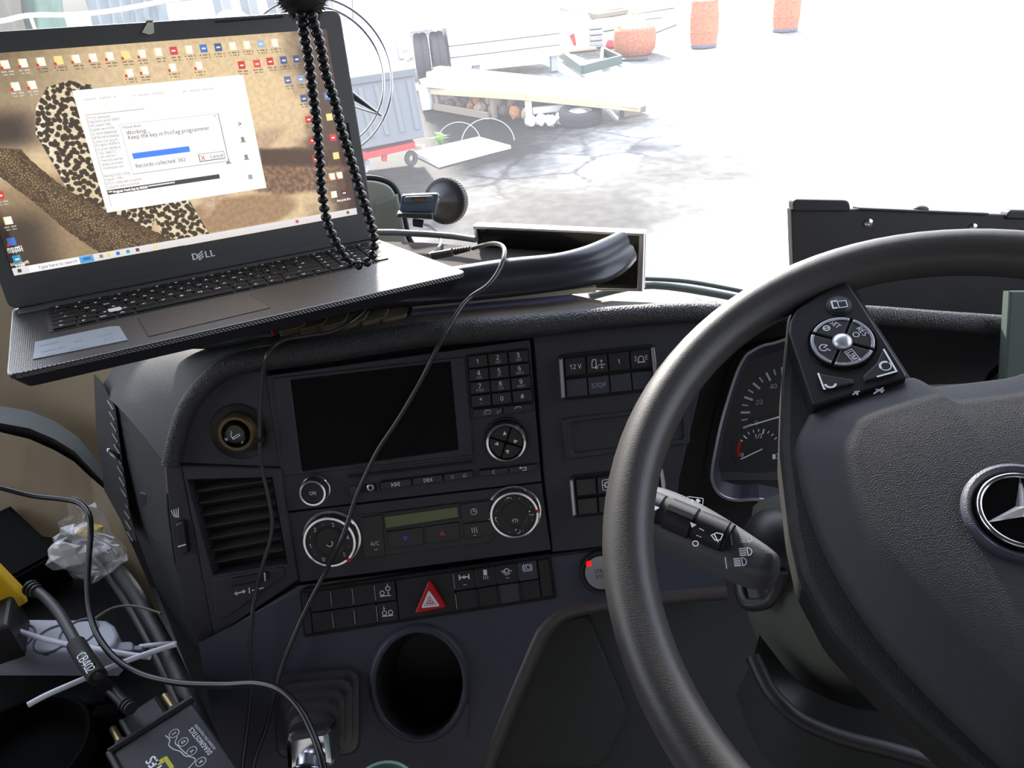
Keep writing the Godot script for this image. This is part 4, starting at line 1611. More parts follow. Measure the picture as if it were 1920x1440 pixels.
	sk(t, mm, 0.001, [-3.4, 1.2, -5.4, -0.9, -3, -2.2], 0.0009, 0.0054)
	sk(t, mm, 0.001, [3.4, -1.2, 5.4, 0.9, 3, 2.2], 0.0009, 0.0054)
	stroke(t, qs(fr, [467, 1102, 468, 1112], 0.0054), 0.0011, 0.0054)
	stroke(t, qs(fr, [473, 1107, 494, 1102], 0.0054), 0.0011, 0.0054)
	ink(t, v)
	# upright thumbwheel in the column at its left
	st = S()
	prism(st, rounded(qs(fr, [327, 984, 344, 978, 352, 1040, 340, 1044], 0.006), 0.003), -0.006, 0.006, 0.002)
	tw = obj("thumbwheel", st, M.black, v)
	t = S()
	stroke(t, qs(fr, [334, 1025, 348, 1021], 0.0062), 0.0014, 0.0062)
	ink(t, tw)
	t = S()
	for k in 4:
		stroke(t, qs(fr, [321 + 4.4 * k, 957 - 1.5 * k, 327 + 2.6 * k, 969 + 0.5 * k], 0.0005), 0.0009, 0.0005)
	ink(t, v)

# ---------- lower console ----------
func console() -> void:
	var fr := sub(LP, 720, 1200)
	var c := thing("lower_console", "blue-grey lower console panel holding the cup holder and gear lever", "console", fr)
	var cc := Vector2(787, 1281)
	var el := func(kx: float, ky: float, a0: float, a1: float, n: int) -> Array:
		var r := []
		for i in n + 1:
			var an := deg_to_rad(lerpf(a0, a1, float(i) / n))
			r.append(cc.x + cos(an) * kx)
			r.append(cc.y + sin(an) * ky)
		return r
	var st := S()
	flat(st)
	# two halves that meet on the cup's centre line
	var left: Array = [787, 1078, 562, 1108, 372, 1206, 396, 1330, 420, 1470, 640, 1470, 787, 1470] + el.call(84, 99, 90, 270, 20)
	var right: Array = [787, 1470, 893, 1470, 908, 1420, 950, 1310, 985, 1225, 1005, 1180, 1040, 1146, 1100, 1130, 1345, 1105, 1345, 1000, 1125, 1033, 787, 1078] + el.call(84, 99, -90, 90, 20)
	face(st, qs(fr, left), 0.0)
	face(st, qs(fr, right), 0.0)
	obj("panel", st, M.lower, c)
	# rounded lip down the right edge
	st = S()
	var pts := PackedVector3Array()
	for p in [[1360, 1108], [1230, 1118], [1110, 1134], [1052, 1150], [1018, 1184], [996, 1230], [960, 1314], [918, 1420], [896, 1480]]:
		pts.append(q3(fr, p[0], p[1], -0.006))
	tube(st, smooth_path(pts), 0.0085, 14)
	obj("lip", st, grain(mat(Color(0.30, 0.27, 0.27), 0.45), M.fine, 22.0, 0.2), c)
	plate("knee_panel", fr, [880, 1500, 905, 1420, 1000, 1150, 1380, 1090, 1700, 1100, 1700, 1500], -0.12, -0.035, 0.0, M.side_dark, c)
	st = S()
	var kp := qs(fr, [1010, 1170, 1100, 1152, 1110, 1168, 1180, 1340, 1130, 1440, 905, 1440, 960, 1310], -0.03)
	prism(st, rounded(kp, 0.01), -0.05, -0.03, 0.003)
	obj("knee_panel", st, M.side_dark, c)
	# cup holder
	var h := thing("cup_holder", "oval black cup holder with a raised rim in the lower console", "cup holder", sub(LP, 787, 1281))
	var hf := h.transform
	var rows := []
	for s in [[96, 113, 0.0], [93, 110, 0.004], [88, 104, 0.0065], [83, 98, 0.0062], [81, 96, 0.003], [79.5, 94.5, -0.006], [76, 90, -0.05], [72, 86, -0.078]]:
		var r := PackedVector3Array()
		var px: Array = el.call(s[0], s[1], 0, 360, 47)
		var p := qs(hf, px, 0.0)
		for v in p:
			r.append(Vector3(v.x, v.y - (0.012 if s[2] < -0.04 else 0.0), s[2]))
		r.resize(47)
		rows.append(r)
	st = S()
	loft(st, rows.slice(0, 5), true, true, true)
	var rim := obj("rim", st, M.lower, h)
	st = S()
	loft(st, rows.slice(4), true, true, true)
	obj("well", st, M.black_soft, h)
	st = S()
	flat(st)
	var last: PackedVector3Array = rows[7]
	for i in 47:
		tri(st, Vector3(0, -0.012, -0.078), last[(i + 1) % 47], last[i])
	obj("base", st, M.black_soft, h)
	# shield-shaped surround below it
	plate("surround", hf, [705, 1335, 730, 1372, 787, 1392, 840, 1372, 872, 1318, 880, 1318, 876, 1386, 840, 1402, 760, 1412, 730, 1400], -0.004, 0.003, 0.002, M.lower, h, 0.006)
	# gear lever
	var g := thing("gear_lever", "short gear lever with a stepped rubber boot and a chrome knob", "gear lever", sub(LP, 590, 1330))
	var gf := g.transform
	var b := [[596, 1335, 80, 80, 0.0], [596, 1335, 76, 77, 0.007], [595, 1338, 66, 68, 0.008], [594, 1342, 66, 66, 0.018], [592, 1350, 56, 58, 0.019], [590, 1354, 56, 56, 0.03], [587, 1362, 48, 50, 0.031], [585, 1368, 48, 48, 0.042], [582, 1378, 41, 43, 0.043], [580, 1388, 40, 40, 0.055]]
	rows = []
	for s in b:
		var x: float = s[0]
		var y: float = s[1]
		var w: float = s[2]
		var hh: float = s[3]
		var p := rounded(qs(gf, [x - w, y - hh + 8, x + w, y - hh - 4, x + w, y + hh, x - w, y + hh + 8], s[4]), 0.014, 5)
		var r := PackedVector3Array()
		for v in p:
			r.append(Vector3(v.x, v.y, s[4]))
		rows.append(r)
	st = S()
	loft(st, rows, true, false)
	flat(st)
	var lr: PackedVector3Array = rows[rows.size() - 1]
	for i in lr.size():
		tri(st, lr[i], lr[(i + 1) % lr.size()], q3(gf, 580, 1388, 0.055))
	obj("boot", st, mat(Color(0.25, 0.23, 0.235), 0.38), g)
	st = S()
	prism(st, rounded(qs(gf, [532, 1380, 617, 1364, 626, 1440, 536, 1456], 0.072), 0.008, 5), 0.045, 0.072, 0.006)
	obj("collar", st, M.chrome, g)
	st = S()
	var kn := q3(gf, 572, 1482, 0.095)
	ball(st, kn, Vector3(0.021, 0.022, 0.018), 24, 14)
	obj("knob", st, M.chrome, g)
	st = S()
	tube(st, PackedVector3Array([q3(gf, 578, 1410, 0.06), kn]), 0.010, 14)
	obj("stem", st, M.satin, g)
	var gl := thing("green_glass", "pale green glass rim just showing at the photo's bottom edge", "glass", Transform3D(Basis(Vector3.RIGHT, -PI / 2), W(728, 1528, 0.62)))
	st = S()
	lathe(st, [Vector2(0.0, -0.03), Vector2(0.022, -0.03), Vector2(0.025, 0.027), Vector2(0.0265, 0.03), Vector2(0.024, 0.03), Vector2(0.021, -0.02), Vector2(0.0, -0.025)], Transform3D(), 32)
	obj("shell", st, mat(Color(0.40, 0.55, 0.49), 0.3), gl)

# ---------- instrument cluster ----------
func cluster() -> void:
	var fr := sub(DP, 1440, 800, -0.03)
	var c := thing("instrument_cluster", "instrument pod with a grey rim showing a speedometer and a fuel gauge", "instrument cluster", fr)
	var o := smooth2(qs(fr, [1423, 939, 1383, 941, 1359, 936, 1343, 925, 1333, 906, 1331, 887, 1335.5, 856, 1347, 799, 1361.5, 747.5, 1378, 698, 1391, 672, 1405, 657, 1450, 640, 1560, 640, 1570, 940], 0.0), 4, true)
	var i := PackedVector2Array()
	var cen := center(qs(fr, [1357, 887, 1480, 680, 1480, 900]))
	i = inset(o, 0.0034)
	var st := S()
	ring_frame(st, o, i, -0.02, 0.001, 0.0005)
	obj("rim", st, M.satin, c)
	st = S()
	flat(st)
	var deep := PackedVector2Array()
	var mid_c := q(fr, 1455, 800)
	for v in ccw(i):
		deep.append(v.lerp(mid_c, 0.14))
	skirt(st, ccw(i), 0.0, deep, -0.012)
	obj("bezel", st, M.key_light, c)
	poly_plate("dial_face", deep, -0.03, -0.012, 0.0, M.key, c)
	var z := -0.0115
	var t := S()
	var sc := q(fr, 1475, 771.6, z)
	var r: float = (q(fr, 1390, 771.6, z) - sc).length()
	for k in 13:
		var an := deg_to_rad(195.0 - 14.1 * k * 0.72)
		var e := Vector2.from_angle(an)
		var big := k % 2 == 0
		stroke(t, PackedVector2Array([sc + e * r * (0.82 if big else 0.88), sc + e * r]), 0.0022 if big else 0.0014, z)
	for k in 4:
		var an := deg_to_rad(195.0 - 40.6 * k)
		text(t, str(20 * k), 0.0046, sc + Vector2.from_angle(an) * r * (0.70 if k == 0 else 0.66), z)
	ink(t, c, M.ink_dim, "speed_scale")
	t = S()
	stroke(t, qs(fr, [1409, 797, 1456, 783], -0.006), 0.0011, -0.006)
	stroke(t, qs(fr, [1456, 783, 1475, 778], -0.006), 0.0016, -0.006)
	ink(t, c, M.ink, "speed_pointer")
	var fc := q(fr, 1422, 843, z)
	var fx: float = (q(fr, 1382, 843, z) - fc).length()
	poly_plate("fuel_disc", circle(fx * 1.25, 40, fc), -0.02, z - 0.0001, 0.0, M.black, c)
	t = S()
	for k in 9:
		var an := deg_to_rad(145.0 - 14.5 * k)
		var e := Vector2.from_angle(an)
		var big := k in [1, 5]
		stroke(t, PackedVector2Array([fc + e * fx * (0.80 if big else 0.88), fc + e * fx]), 0.0012 if big else 0.0008, z + 0.0002)
	text(t, "1/2", 0.0040, fc + Vector2(0.0008, fx * 0.66), z + 0.0002)
	text(t, "0", 0.0040, fc + Vector2(-fx * 0.78, -fx * 0.16), z + 0.0002)
	var m := q(fr, 1451, 856, z)
	fill(t, rect(0.003, 0.0052, m), z + 0.0002)
	stroke(t, PackedVector2Array([m + Vector2(0.0025, -0.002), m + Vector2(0.004, -0.002), m + Vector2(0.004, 0.0018), m + Vector2(0.003, 0.0028)]), 0.0006, z + 0.0002)
	ink(t, c, M.ink, "fuel_scale")
	t = S()
	stroke(t, arc(fc, fx * 0.95, 150, 192, 8), fx * 0.12, z + 0.0002)
	ink(t, c, M.red, "fuel_red_zone")
	t = S()
	stroke(t, qs(fr, [1389, 861, 1429, 842], -0.006), 0.001, -0.006)
	ink(t, c, M.ink, "fuel_pointer")

# ---------- steering wheel ----------
func wheel() -> void:
	var w := thing("steering_wheel", "large dark grey steering wheel with left thumb controls and a chrome star hub emblem", "steering wheel", WP)
	var st := S()
	var rows := []
	for i in 97:
		var an := TAU * i / 96
		var e := Vector3(cos(an), sin(an), 0)
		var r := PackedVector3Array()
		for k in 20:
			var b := TAU * k / 20
			r.append(e * (0.209 + 0.0158 * cos(b)) + Vector3(0, 0, 0.0168 * sin(b)))
		rows.append(r)
	loft(st, rows, true, true, true)
	obj("rim", st, M.rim, w)
	# shell behind spokes and hub
	st = S()
	prism(st, rounded(qs(WP, [1478, 585, 1466, 700, 1462, 840, 1480, 990, 1500, 1080, 1560, 1190, 1700, 1340, 1850, 1470, 2000, 1500, 2250, 1250, 2330, 900, 2260, 700, 2160, 700, 1720, 715, 1640, 590, 1600, 520, 1530, 530], -0.012), 0.006), -0.05, -0.012, 0.006, Transform3D(), true)
	obj("spoke_shell", st, grain(mat(Color(0.12, 0.125, 0.12), 0.65), M.fine, 18.0, 0.3), w)
	# hub pad
	var out := smooth2(qs(WP, [1492, 831, 1507, 794, 1534, 760, 1640, 724, 1698, 708, 1716, 710, 1740, 723, 1768, 722, 1885, 708, 1925, 697, 2000, 690, 2120, 690, 2250, 730, 2310, 830, 2290, 1010, 2190, 1240, 2040, 1420, 1930, 1465, 1828, 1386, 1703, 1260, 1620, 1157, 1556, 1052, 1515, 951, 1496, 876], -0.006), 3, true)
	out = ccw(out)
	var hub := q(WP, 1917, 965, 0.0)
	rows = []
	for s in [[0.0, -0.03], [0.0, -0.010], [0.02, -0.004], [0.05, -0.0012], [0.22, 0.0095], [0.25, 0.0115], [0.29, 0.0125], [0.5, 0.0145], [0.68, 0.015]]:
		var r := PackedVector3Array()
		for v in out:
			var p := v.lerp(hub, s[0])
			r.append(Vector3(p.x, p.y, s[1]))
		rows.append(r)
	st = S()
	loft(st, rows, true)
	st.set_smooth_group(0)
	var lr: PackedVector3Array = rows[rows.size() - 1]
	for i in lr.size():
		tri(st, lr[i], lr[(i + 1) % lr.size()], Vector3(hub.x, hub.y, 0.015))
	obj("hub_pad", st, M.pad, w)
	# emblem
	var ec := q(WP, 1917, 957, 0.018)
	var er := (q(WP, 1834, 957, 0.018) - ec).length()
	var xf := Transform3D(Basis(), Vector3(ec.x, ec.y, 0.0))
	st = S()
	lathe(st, [Vector2(er * 1.38, 0.014), Vector2(er * 1.34, 0.0175), Vector2(er * 1.25, 0.0185), Vector2(er * 1.12, 0.0165), Vector2(er * 1.08, 0.016)], xf, 56)
	obj("emblem_dish", st, M.lower, w)
	st = S()
	lathe(st, [Vector2(er * 1.09, 0.014), Vector2(er * 1.08, 0.0178), Vector2(er * 1.02, 0.018), Vector2(0.0, 0.018)], xf, 48)
	obj("emblem_disc", st, M.gloss, w)
	st = S()
	var ring := PackedVector3Array()
	for i in 61:
		ring.append(Vector3(ec.x + cos(TAU * i / 60) * er * 0.97, ec.y + sin(TAU * i / 60) * er * 0.97, 0.0185))
	tube(st, ring, 0.0016, 10, false)
	var em := obj("emblem_star", st, M.chrome, w)
	st = S()
	flat(st)
	var tips := [q(WP, 1911, 886, 0.018), q(WP, 1855, 989, 0.018)]
	var e0: Vector2 = (tips[0] - ec).normalized()
	for i in 3:
		var e := e0.rotated(TAU * i / 3.0)
		var s := e.orthogonal()
		var tip := Vector3(ec.x + e.x * er * 0.97, ec.y + e.y * er * 0.97, 0.0188)
		var mid := Vector3(ec.x, ec.y, 0.0225)
		var a := Vector3(ec.x + e.rotated(PI / 3).x * er * 0.17, ec.y + e.rotated(PI / 3).y * er * 0.17, 0.018)
		var b := Vector3(ec.x + e.rotated(-PI / 3).x * er * 0.17, ec.y + e.rotated(-PI / 3).y * er * 0.17, 0.018)
		tri(st, mid, tip, a)
		tri(st, mid, b, tip)
	obj("star_point", st, M.chrome, em)
	# left control panel
	var pan := qs(WP, [1588, 526, 1703, 706, 1541, 757, 1524, 762, 1478, 625, 1480, 604, 1492, 580, 1538, 550], 0.006)
	st = S()
	prism(st, rounded(pan, 0.003), -0.015, 0.006, 0.0014)
	var p := obj("control_panel", st, mat(Color(0.115, 0.12, 0.13), 0.35), w)
	var lay := func(px: Array, h: float) -> PackedVector2Array:
		return qs(WP, px, h)
	# top button
	var bc := q(WP, 1573, 572, 0.007)
	var br := (q(WP, 1596, 569, 0.007) - bc).length()
	st = S()
	lathe(st, [Vector2(br * 1.05, 0.0055), Vector2(br * 1.04, 0.0068), Vector2(br * 0.97, 0.007), Vector2(br * 0.94, 0.0062)], Transform3D(Basis(), Vector3(bc.x, bc.y, 0)), 32)
	obj("button_ring", st, M.key_light, p)
	st = S()
	lathe(st, [Vector2(br * 0.94, 0.005), Vector2(br * 0.93, 0.0075), Vector2(br * 0.8, 0.0082), Vector2(0.0, 0.0082)], Transform3D(Basis(), Vector3(bc.x, bc.y, 0)), 32)
	obj("menu_button", st, M.black, p)
	var t := S()
	stroke(t, rect(0.0055, 0.0055, bc + Vector2(0.002, -0.0005)), 0.0006, 0.0083, true)
	stroke(t, PackedVector2Array([bc + Vector2(-0.001, 0.003), bc + Vector2(-0.0045, 0.003), bc + Vector2(-0.0045, -0.003), bc + Vector2(-0.002, -0.003)]), 0.0011, 0.0083)
	ink(t, p)
	# ring of four buttons
	var rc := q(WP, 1579, 641, 0.008)
	var ro := (q(WP, 1514, 641, 0.008) - rc).length()
	st = S()
	lathe(st, [Vector2(ro * 1.03, 0.005), Vector2(ro, 0.0072), Vector2(ro * 0.96, 0.0072), Vector2(ro * 0.94, 0.005)], Transform3D(Basis(), Vector3(rc.x, rc.y, 0)), 40)
	obj("ring_seat", st, M.gloss, p)
	var chrome_soft := mat(Color(0.82, 0.83, 0.85), 0.35, 0.9)
	for k in 4:
		var mid := 15.0 + 90.0 * k
		var pv := PackedVector2Array()
		for v in arc(rc, ro * 0.93, mid - 42.5, mid + 42.5, 10):
			pv.append(v)
		for v in arc(rc, ro * 0.3, mid + 38, mid - 38, 6):
			pv.append(v)
		st = S()
		prism(st, pv, 0.004, 0.0088, 0.0008)
		var bt := obj("ring_button", st, M.black, p)
		st = S()
		var edge := PackedVector2Array()
		for v in arc(rc, ro * 0.91, mid - 41, mid + 41, 10):
			edge.append(v)
		for v in arc(rc, ro * 0.82, mid + 41, mid - 41, 10):
			edge.append(v)
		prism(st, edge, 0.0085, 0.0093, 0.0003)
		obj("silver_edge", st, chrome_soft, p)
		t = S()
		var mm := rc + Vector2.from_angle(deg_to_rad(mid)) * ro * 0.60
		var rot := deg_to_rad(-55.0)
		if k == 0:
			text(t, "RES", 0.0036, rc + Vector2.from_angle(deg_to_rad(mid + 8)) * ro * 0.70, 0.009, rot - 0.2)
			stroke(t, circle(0.0019, 14, rc + Vector2.from_angle(deg_to_rad(mid + 6)) * ro * 0.47), 0.0005, 0.009, true)
		elif k == 1:
			text(t, "SET", 0.0034, rc + Vector2.from_angle(deg_to_rad(mid - 10)) * ro * 0.68, 0.009, rot)
			stroke(t, circle(0.002, 14, rc + Vector2.from_angle(deg_to_rad(mid + 16)) * ro * 0.66), 0.0008, 0.009, true)
			sk(t, rc + Vector2.from_angle(deg_to_rad(mid + 16)) * ro * 0.66, 0.001, [-1.2, 0, 1.2, 0], 0.0008, 0.009)
		elif k == 2:
			stroke(t, arc(mm, 0.0026, 40, 300, 10), 0.0006, 0.009)
			sk(t, mm, 0.001, [0, 0, 2.6, 1.6], 0.0006, 0.009)
			sk(t, mm, 0.001, [1.5, -1, 3.5, -3], 0.0006, 0.009)
		else:
			text(t, "LIM", 0.0032, mm, 0.009, rot - 0.25)
			var rb := rect(0.0092, 0.005)
			for v in rb.size():
				rb[v] = mm + rb[v].rotated(rot - 0.25)
			stroke(t, rb, 0.0004, 0.009, true)
		ink(t, p)
	st = S()
	ball(st, Vector3(rc.x, rc.y, 0.008), Vector3(ro * 0.30, ro * 0.30, 0.0045), 24, 10)
	obj("silver_button", st, mat(Color(0.80, 0.80, 0.82), 0.35, 0.6), p)
	# phone buttons
	var ph := [[1534, 699, 1546, 702, 1600, 711, 1601, 718, 1546, 730, 1543, 727], [1656, 653, 1660, 655, 1683, 697, 1621, 714, 1618, 705, 1644, 680]]
	for k in 2:
		var pv: PackedVector2Array = lay.call(ph[k], 0.008)
		st = S()
		prism(st, pv, 0.004, 0.0078, 0.0008)
		obj("phone_button", st, M.black, p)
		t = S()
		if k == 0:
			stroke(t, qs(WP, [1534, 700, 1545, 729, 1547, 729], 0.0081), 0.0011, 0.0081)
		else:
			stroke(t, qs(WP, [1657, 655, 1681, 696, 1645, 706], 0.0081), 0.0011, 0.0081)
		var hc := q(WP, [1556.0, 1660.0][k], [716.0, 686.0][k], 0.0081)
		stroke(t, arc(hc + Vector2(0, -0.001 if k == 0 else 0.0), 0.0032, 190 if k == 0 else 60, 340 if k == 0 else 200, 8), 0.0014, 0.0081)
		if k == 1:
			stroke(t, arc(hc, 0.0034, 210, 400, 8), 0.0006, 0.0081)
		ink(t, p)
	# worn marks on the pad below the panel
	t = S()
	for k in 9:
		var a := q(WP, [1597.0, 1604.0, 1600.0, 1636.0, 1642.0, 1648.0, 1640.0, 1650.0, 1606.0][k], [750.0, 746.0, 744.0, 748.0, 744.0, 740.0, 740.0, 746.0, 750.0][k], 0.0)
		var bq := q(WP, [1604.0, 1609.0, 1606.0, 1646.0, 1650.0, 1653.0, 1652.0, 1654.0, 1600.0][k], [743.0, 743.0, 748.0, 740.0, 740.0, 737.0, 744.0, 741.0, 745.0][k], 0.0)
		stroke(t, PackedVector2Array([a, bq]), 0.0009, 0.0062)
	ink(t, w, M.ink_dim, "worn_mark")

# ---------- column and stalk ----------
func stalk() -> void:
	var cf := Transform3D(Basis(), W(1470, 1100, 0.6))
	var inv := cf.affine_inverse()
	var c := thing("steering_column", "grained grey-green steering column cover behind the wheel", "steering column", cf)
	var st := S()
	loft(st, [row([1412, 950, 0.70, 1425, 938, 0.66, 1455, 928, 0.63, 1540, 920, 0.61], inv), row([1402, 1010, 0.70, 1420, 1004, 0.65, 1460, 1000, 0.62, 1550, 990, 0.60], inv), row([1390, 1090, 0.70, 1415, 1088, 0.64, 1465, 1082, 0.60, 1560, 1075, 0.585], inv), row([1396, 1130, 0.70, 1420, 1128, 0.635, 1470, 1122, 0.595, 1580, 1110, 0.58], inv), row([1408, 1170, 0.70, 1432, 1168, 0.635, 1485, 1162, 0.595, 1620, 1150, 0.58], inv), row([1434, 1240, 0.70, 1456, 1234, 0.635, 1510, 1228, 0.595, 1680, 1215, 0.58], inv), row([1480, 1310, 0.70, 1502, 1300, 0.64, 1560, 1292, 0.60, 1760, 1280, 0.59], inv), row([1600, 1400, 0.70, 1620, 1390, 0.65, 1700, 1370, 0.62, 1860, 1350, 0.61], inv)], false, true, true)
	obj("cover", st, grain(mat(Color(0.34, 0.35, 0.32), 0.6), M.leather, 30.0, 0.4), c)  # lighter than the other trim, imitating light falling on the cover
	# dark socket that the stalk leaves from
	st = S()
	ball(st, inv * W(1452, 1030, 0.62), Vector3(0.026, 0.034, 0.03), 20, 12)
	obj("stalk_socket", st, M.black, c)
	st = S()
	tube(st, smooth_path(row([1386, 1085, 0.635, 1392, 1120, 0.62, 1405, 1134, 0.61, 1440, 1128, 0.60, 1458, 1100, 0.595, 1465, 1070, 0.59], inv)), 0.005, 10)
	obj("socket_edge", st, M.black, c)
	# lower edge of the cover
	st = S()
	tube(st, smooth_path(row([1412, 1232, 0.60, 1440, 1290, 0.585, 1470, 1326, 0.575, 1510, 1356, 0.57, 1580, 1384, 0.565, 1665, 1406, 0.56, 1760, 1434, 0.555, 1850, 1470, 0.55], inv)), 0.006, 10)
	obj("lower_edge", st, M.black, c)
	st = S()
	loft(st, [row([1412, 1232, 0.60, 1440, 1290, 0.585, 1470, 1326, 0.575, 1510, 1356, 0.57, 1580, 1384, 0.565, 1665, 1406, 0.56, 1760, 1434, 0.555, 1850, 1470, 0.55], inv), row([1424, 1190, 0.63, 1470, 1250, 0.60, 1510, 1290, 0.59, 1550, 1310, 0.58, 1610, 1330, 0.575, 1690, 1340, 0.57, 1780, 1360, 0.565, 1860, 1390, 0.56], inv)], false, true, true)
	obj("lower_cover", st, mat(Color(0.12, 0.12, 0.12), 0.3), c)
	st = S()
	loft(st, [row([1412, 1236, 0.602, 1440, 1292, 0.588, 1470, 1330, 0.578, 1510, 1360, 0.572, 1580, 1388, 0.567, 1665, 1410, 0.562, 1760, 1438, 0.557, 1850, 1474, 0.552], inv), row([1380, 1300, 0.68, 1400, 1360, 0.66, 1430, 1420, 0.65, 1480, 1460, 0.64, 1560, 1480, 0.63, 1665, 1500, 0.62, 1760, 1520, 0.61, 1850, 1540, 0.60], inv)], false, true, false)
	obj("underside", st, M.side_dark, c)

	var fr := Transform3D(WP.basis, WP * Vector3(0, 0, -0.085))
	fr = sub(fr, 1440, 1040)
	var s := thing("wiper_light_stalk", "grey multi-function stalk with wiper ring and headlamp symbols, left of the column", "stalk", fr)
	var body := smooth2(qs(fr, [1190, 900, 1231, 905, 1265, 915, 1310, 935, 1365, 967, 1415, 1000, 1450, 1025, 1464, 1042, 1460, 1062, 1440, 1083, 1402, 1080, 1352, 1060, 1290, 1035, 1252, 1017, 1220, 1002, 1180, 990], 0.0), 3, true)
	var m0 := q(fr, 1200, 950)
	var m1 := q(fr, 1420, 1045)
	var rows := []
	for s_ in [[0.0, -0.024], [-0.0, -0.012], [0.04, -0.005], [0.16, -0.0005], [0.35, 0.0028], [0.6, 0.004]]:
		var r := PackedVector3Array()
		for v in ccw(body):
			var near := Geometry2D.get_closest_point_to_segment(v, m0, m1)
			var p := v.lerp(near, s_[0])
			r.append(Vector3(p.x, p.y, s_[1]))
		rows.append(r)
	st = S()
	loft(st, rows, true)
	var lastr: PackedVector3Array = rows[5]
	var cap := PackedVector2Array()
	for v in lastr:
		cap.append(Vector2(v.x, v.y))
	st.set_smooth_group(0)
	face(st, cap, 0.004)
	obj("body", st, grain(mat(Color(0.31, 0.315, 0.33), 0.42), M.fine, 22.0, 0.1), s)
	var ax0 := q3(fr, 1205, 944, 0.002)
	var ax1 := q3(fr, 1368, 1012, 0.002)
	var dir := (ax1 - ax0).normalized()
	var L := (ax1 - ax0).length()
	var n := Vector3(0, 0, 1)
	var xf := Transform3D(Basis(n.cross(dir), n, dir) , ax0)
	xf.basis = Basis(dir.cross(n).normalized() * -1.0, n, dir)
	if xf.basis.determinant() < 0.0:
		xf.basis.x = -xf.basis.x
	var R := 0.0125
	var seg := [[0.0, 0.24, R * 0.98], [0.29, 0.62, R], [0.63, 0.97, R * 0.96]]
	for k in 3:
		st = S()
		var a: float = seg[k][0] * L
		var b: float = seg[k][1] * L
		var rr: float = seg[k][2]
		lathe(st, [Vector2(rr * 0.8, a), Vector2(rr, a + 0.0012), Vector2(rr * (1.0 if k < 2 else 1.0), b - 0.0012), Vector2(rr * (0.8 if k < 2 else 0.7), b)], xf, 32)
		obj("turn_ring", st, M.key_light if k == 0 else M.key, s)
	st = S()
	lathe(st, [Vector2(R * 0.9, 0.0), Vector2(R * 0.9, L)], xf, 24)
	obj("core", st, M.gap, s)
	st = S()
	var fl := Transform3D(xf.basis, xf * Vector3(0, R * 0.99, 0.46 * L))
	box(st, Vector3.ZERO, Vector3(0.004, 0.002, 0.30 * L), 0.0004, fl)
	obj("grip_bar", st, M.black, s)
	var t := S()
	var z := 0.0045
	var lamp := [[1402, 1009], [1402, 1034], [1392, 1053]]
	for k in 3:
		var m := q(fr, lamp[k][0], lamp[k][1], z)
		stroke(t, PackedVector2Array([m + Vector2(-0.0002, 0.0028), m + Vector2(-0.0002, -0.0028)]), 0.0007, z)
		stroke(t, arc(m + Vector2(-0.0002, 0), 0.0029, -85, 85, 8), 0.0007, z)
		for j in 4:
			var y := -0.0024 + 0.0016 * j
			stroke(t, PackedVector2Array([m + Vector2(-0.0055, y), m + Vector2(-0.0014, y)]), 0.0011 if k > 0 else 0.0006, z)
		if k != 1:
			stroke(t, PackedVector2Array([m + Vector2(-0.011, 0.004), m + Vector2(-0.0112, -0.004)]), 0.0008, z)
	var hb := q(fr, 1303, 939, z)
	for j in 2:
		var f := -1.0 if j == 0 else 1.0
		fill(t, PackedVector2Array([hb + Vector2(0.0005 * f, 0.0004), hb + Vector2(0.002 * f, 0.0018), hb + Vector2(0.0042 * f, -0.0004), hb + Vector2(0.002 * f, -0.0022)]), z)
	var rb := rounded(rect(0.0115, 0.0055), 0.001, 2)
	for v in rb.size():
		rb[v] = hb + rb[v].rotated(-0.25)
	stroke(t, rb, 0.0005, z, true)
	ink(t, s)
	t = S()
	z = 0.0151
	var wc := q(fr, 1345, 1007, z)
	stroke(t, PackedVector2Array([wc + Vector2(-0.004, 0.0018), wc + Vector2(0.0, 0.0032), wc + Vector2(0.004, 0.0018), wc + Vector2(0.0018, -0.0022), wc + Vector2(-0.0018, -0.0022)]), 0.0007, z, true)
	stroke(t, PackedVector2Array([wc + Vector2(0.0, -0.0036), wc + Vector2(-0.0018, 0.0024)]), 0.0008, z)
	stroke(t, circle(0.0019, 16, q(fr, 1304, 1019, z)), 0.0007, z, true)
	for k in 4:
		fill(t, circle(0.0004, 6, q(fr, 1312 + 2.3 * k, 991 + 1.2 * k, z)), z)
		if k < 3:
			fill(t, circle(0.0004, 6, q(fr, 1307 + 3.4 * k, 1004 + 1.4 * k, z)), z)
	var tp := q(fr, 1300, 983, z)
	fill(t, PackedVector2Array([tp + Vector2(-0.002, 0.002), tp + Vector2(0.0022, -0.0006), tp + Vector2(-0.0014, -0.0024)]), z)
	tp = q(fr, 1231, 951, z)
	fill(t, PackedVector2Array([tp + Vector2(-0.002, 0.002), tp + Vector2(0.0022, -0.0006), tp + Vector2(-0.0014, -0.0024)]), z)
	ink(t, s)

# ---------- the fold-out table ----------
var HL: Transform3D      # laptop base: origin at the hinge's left end, x along the hinge, y towards the back, z up
var LID: Transform3D     # laptop lid: origin at the display's top left corner

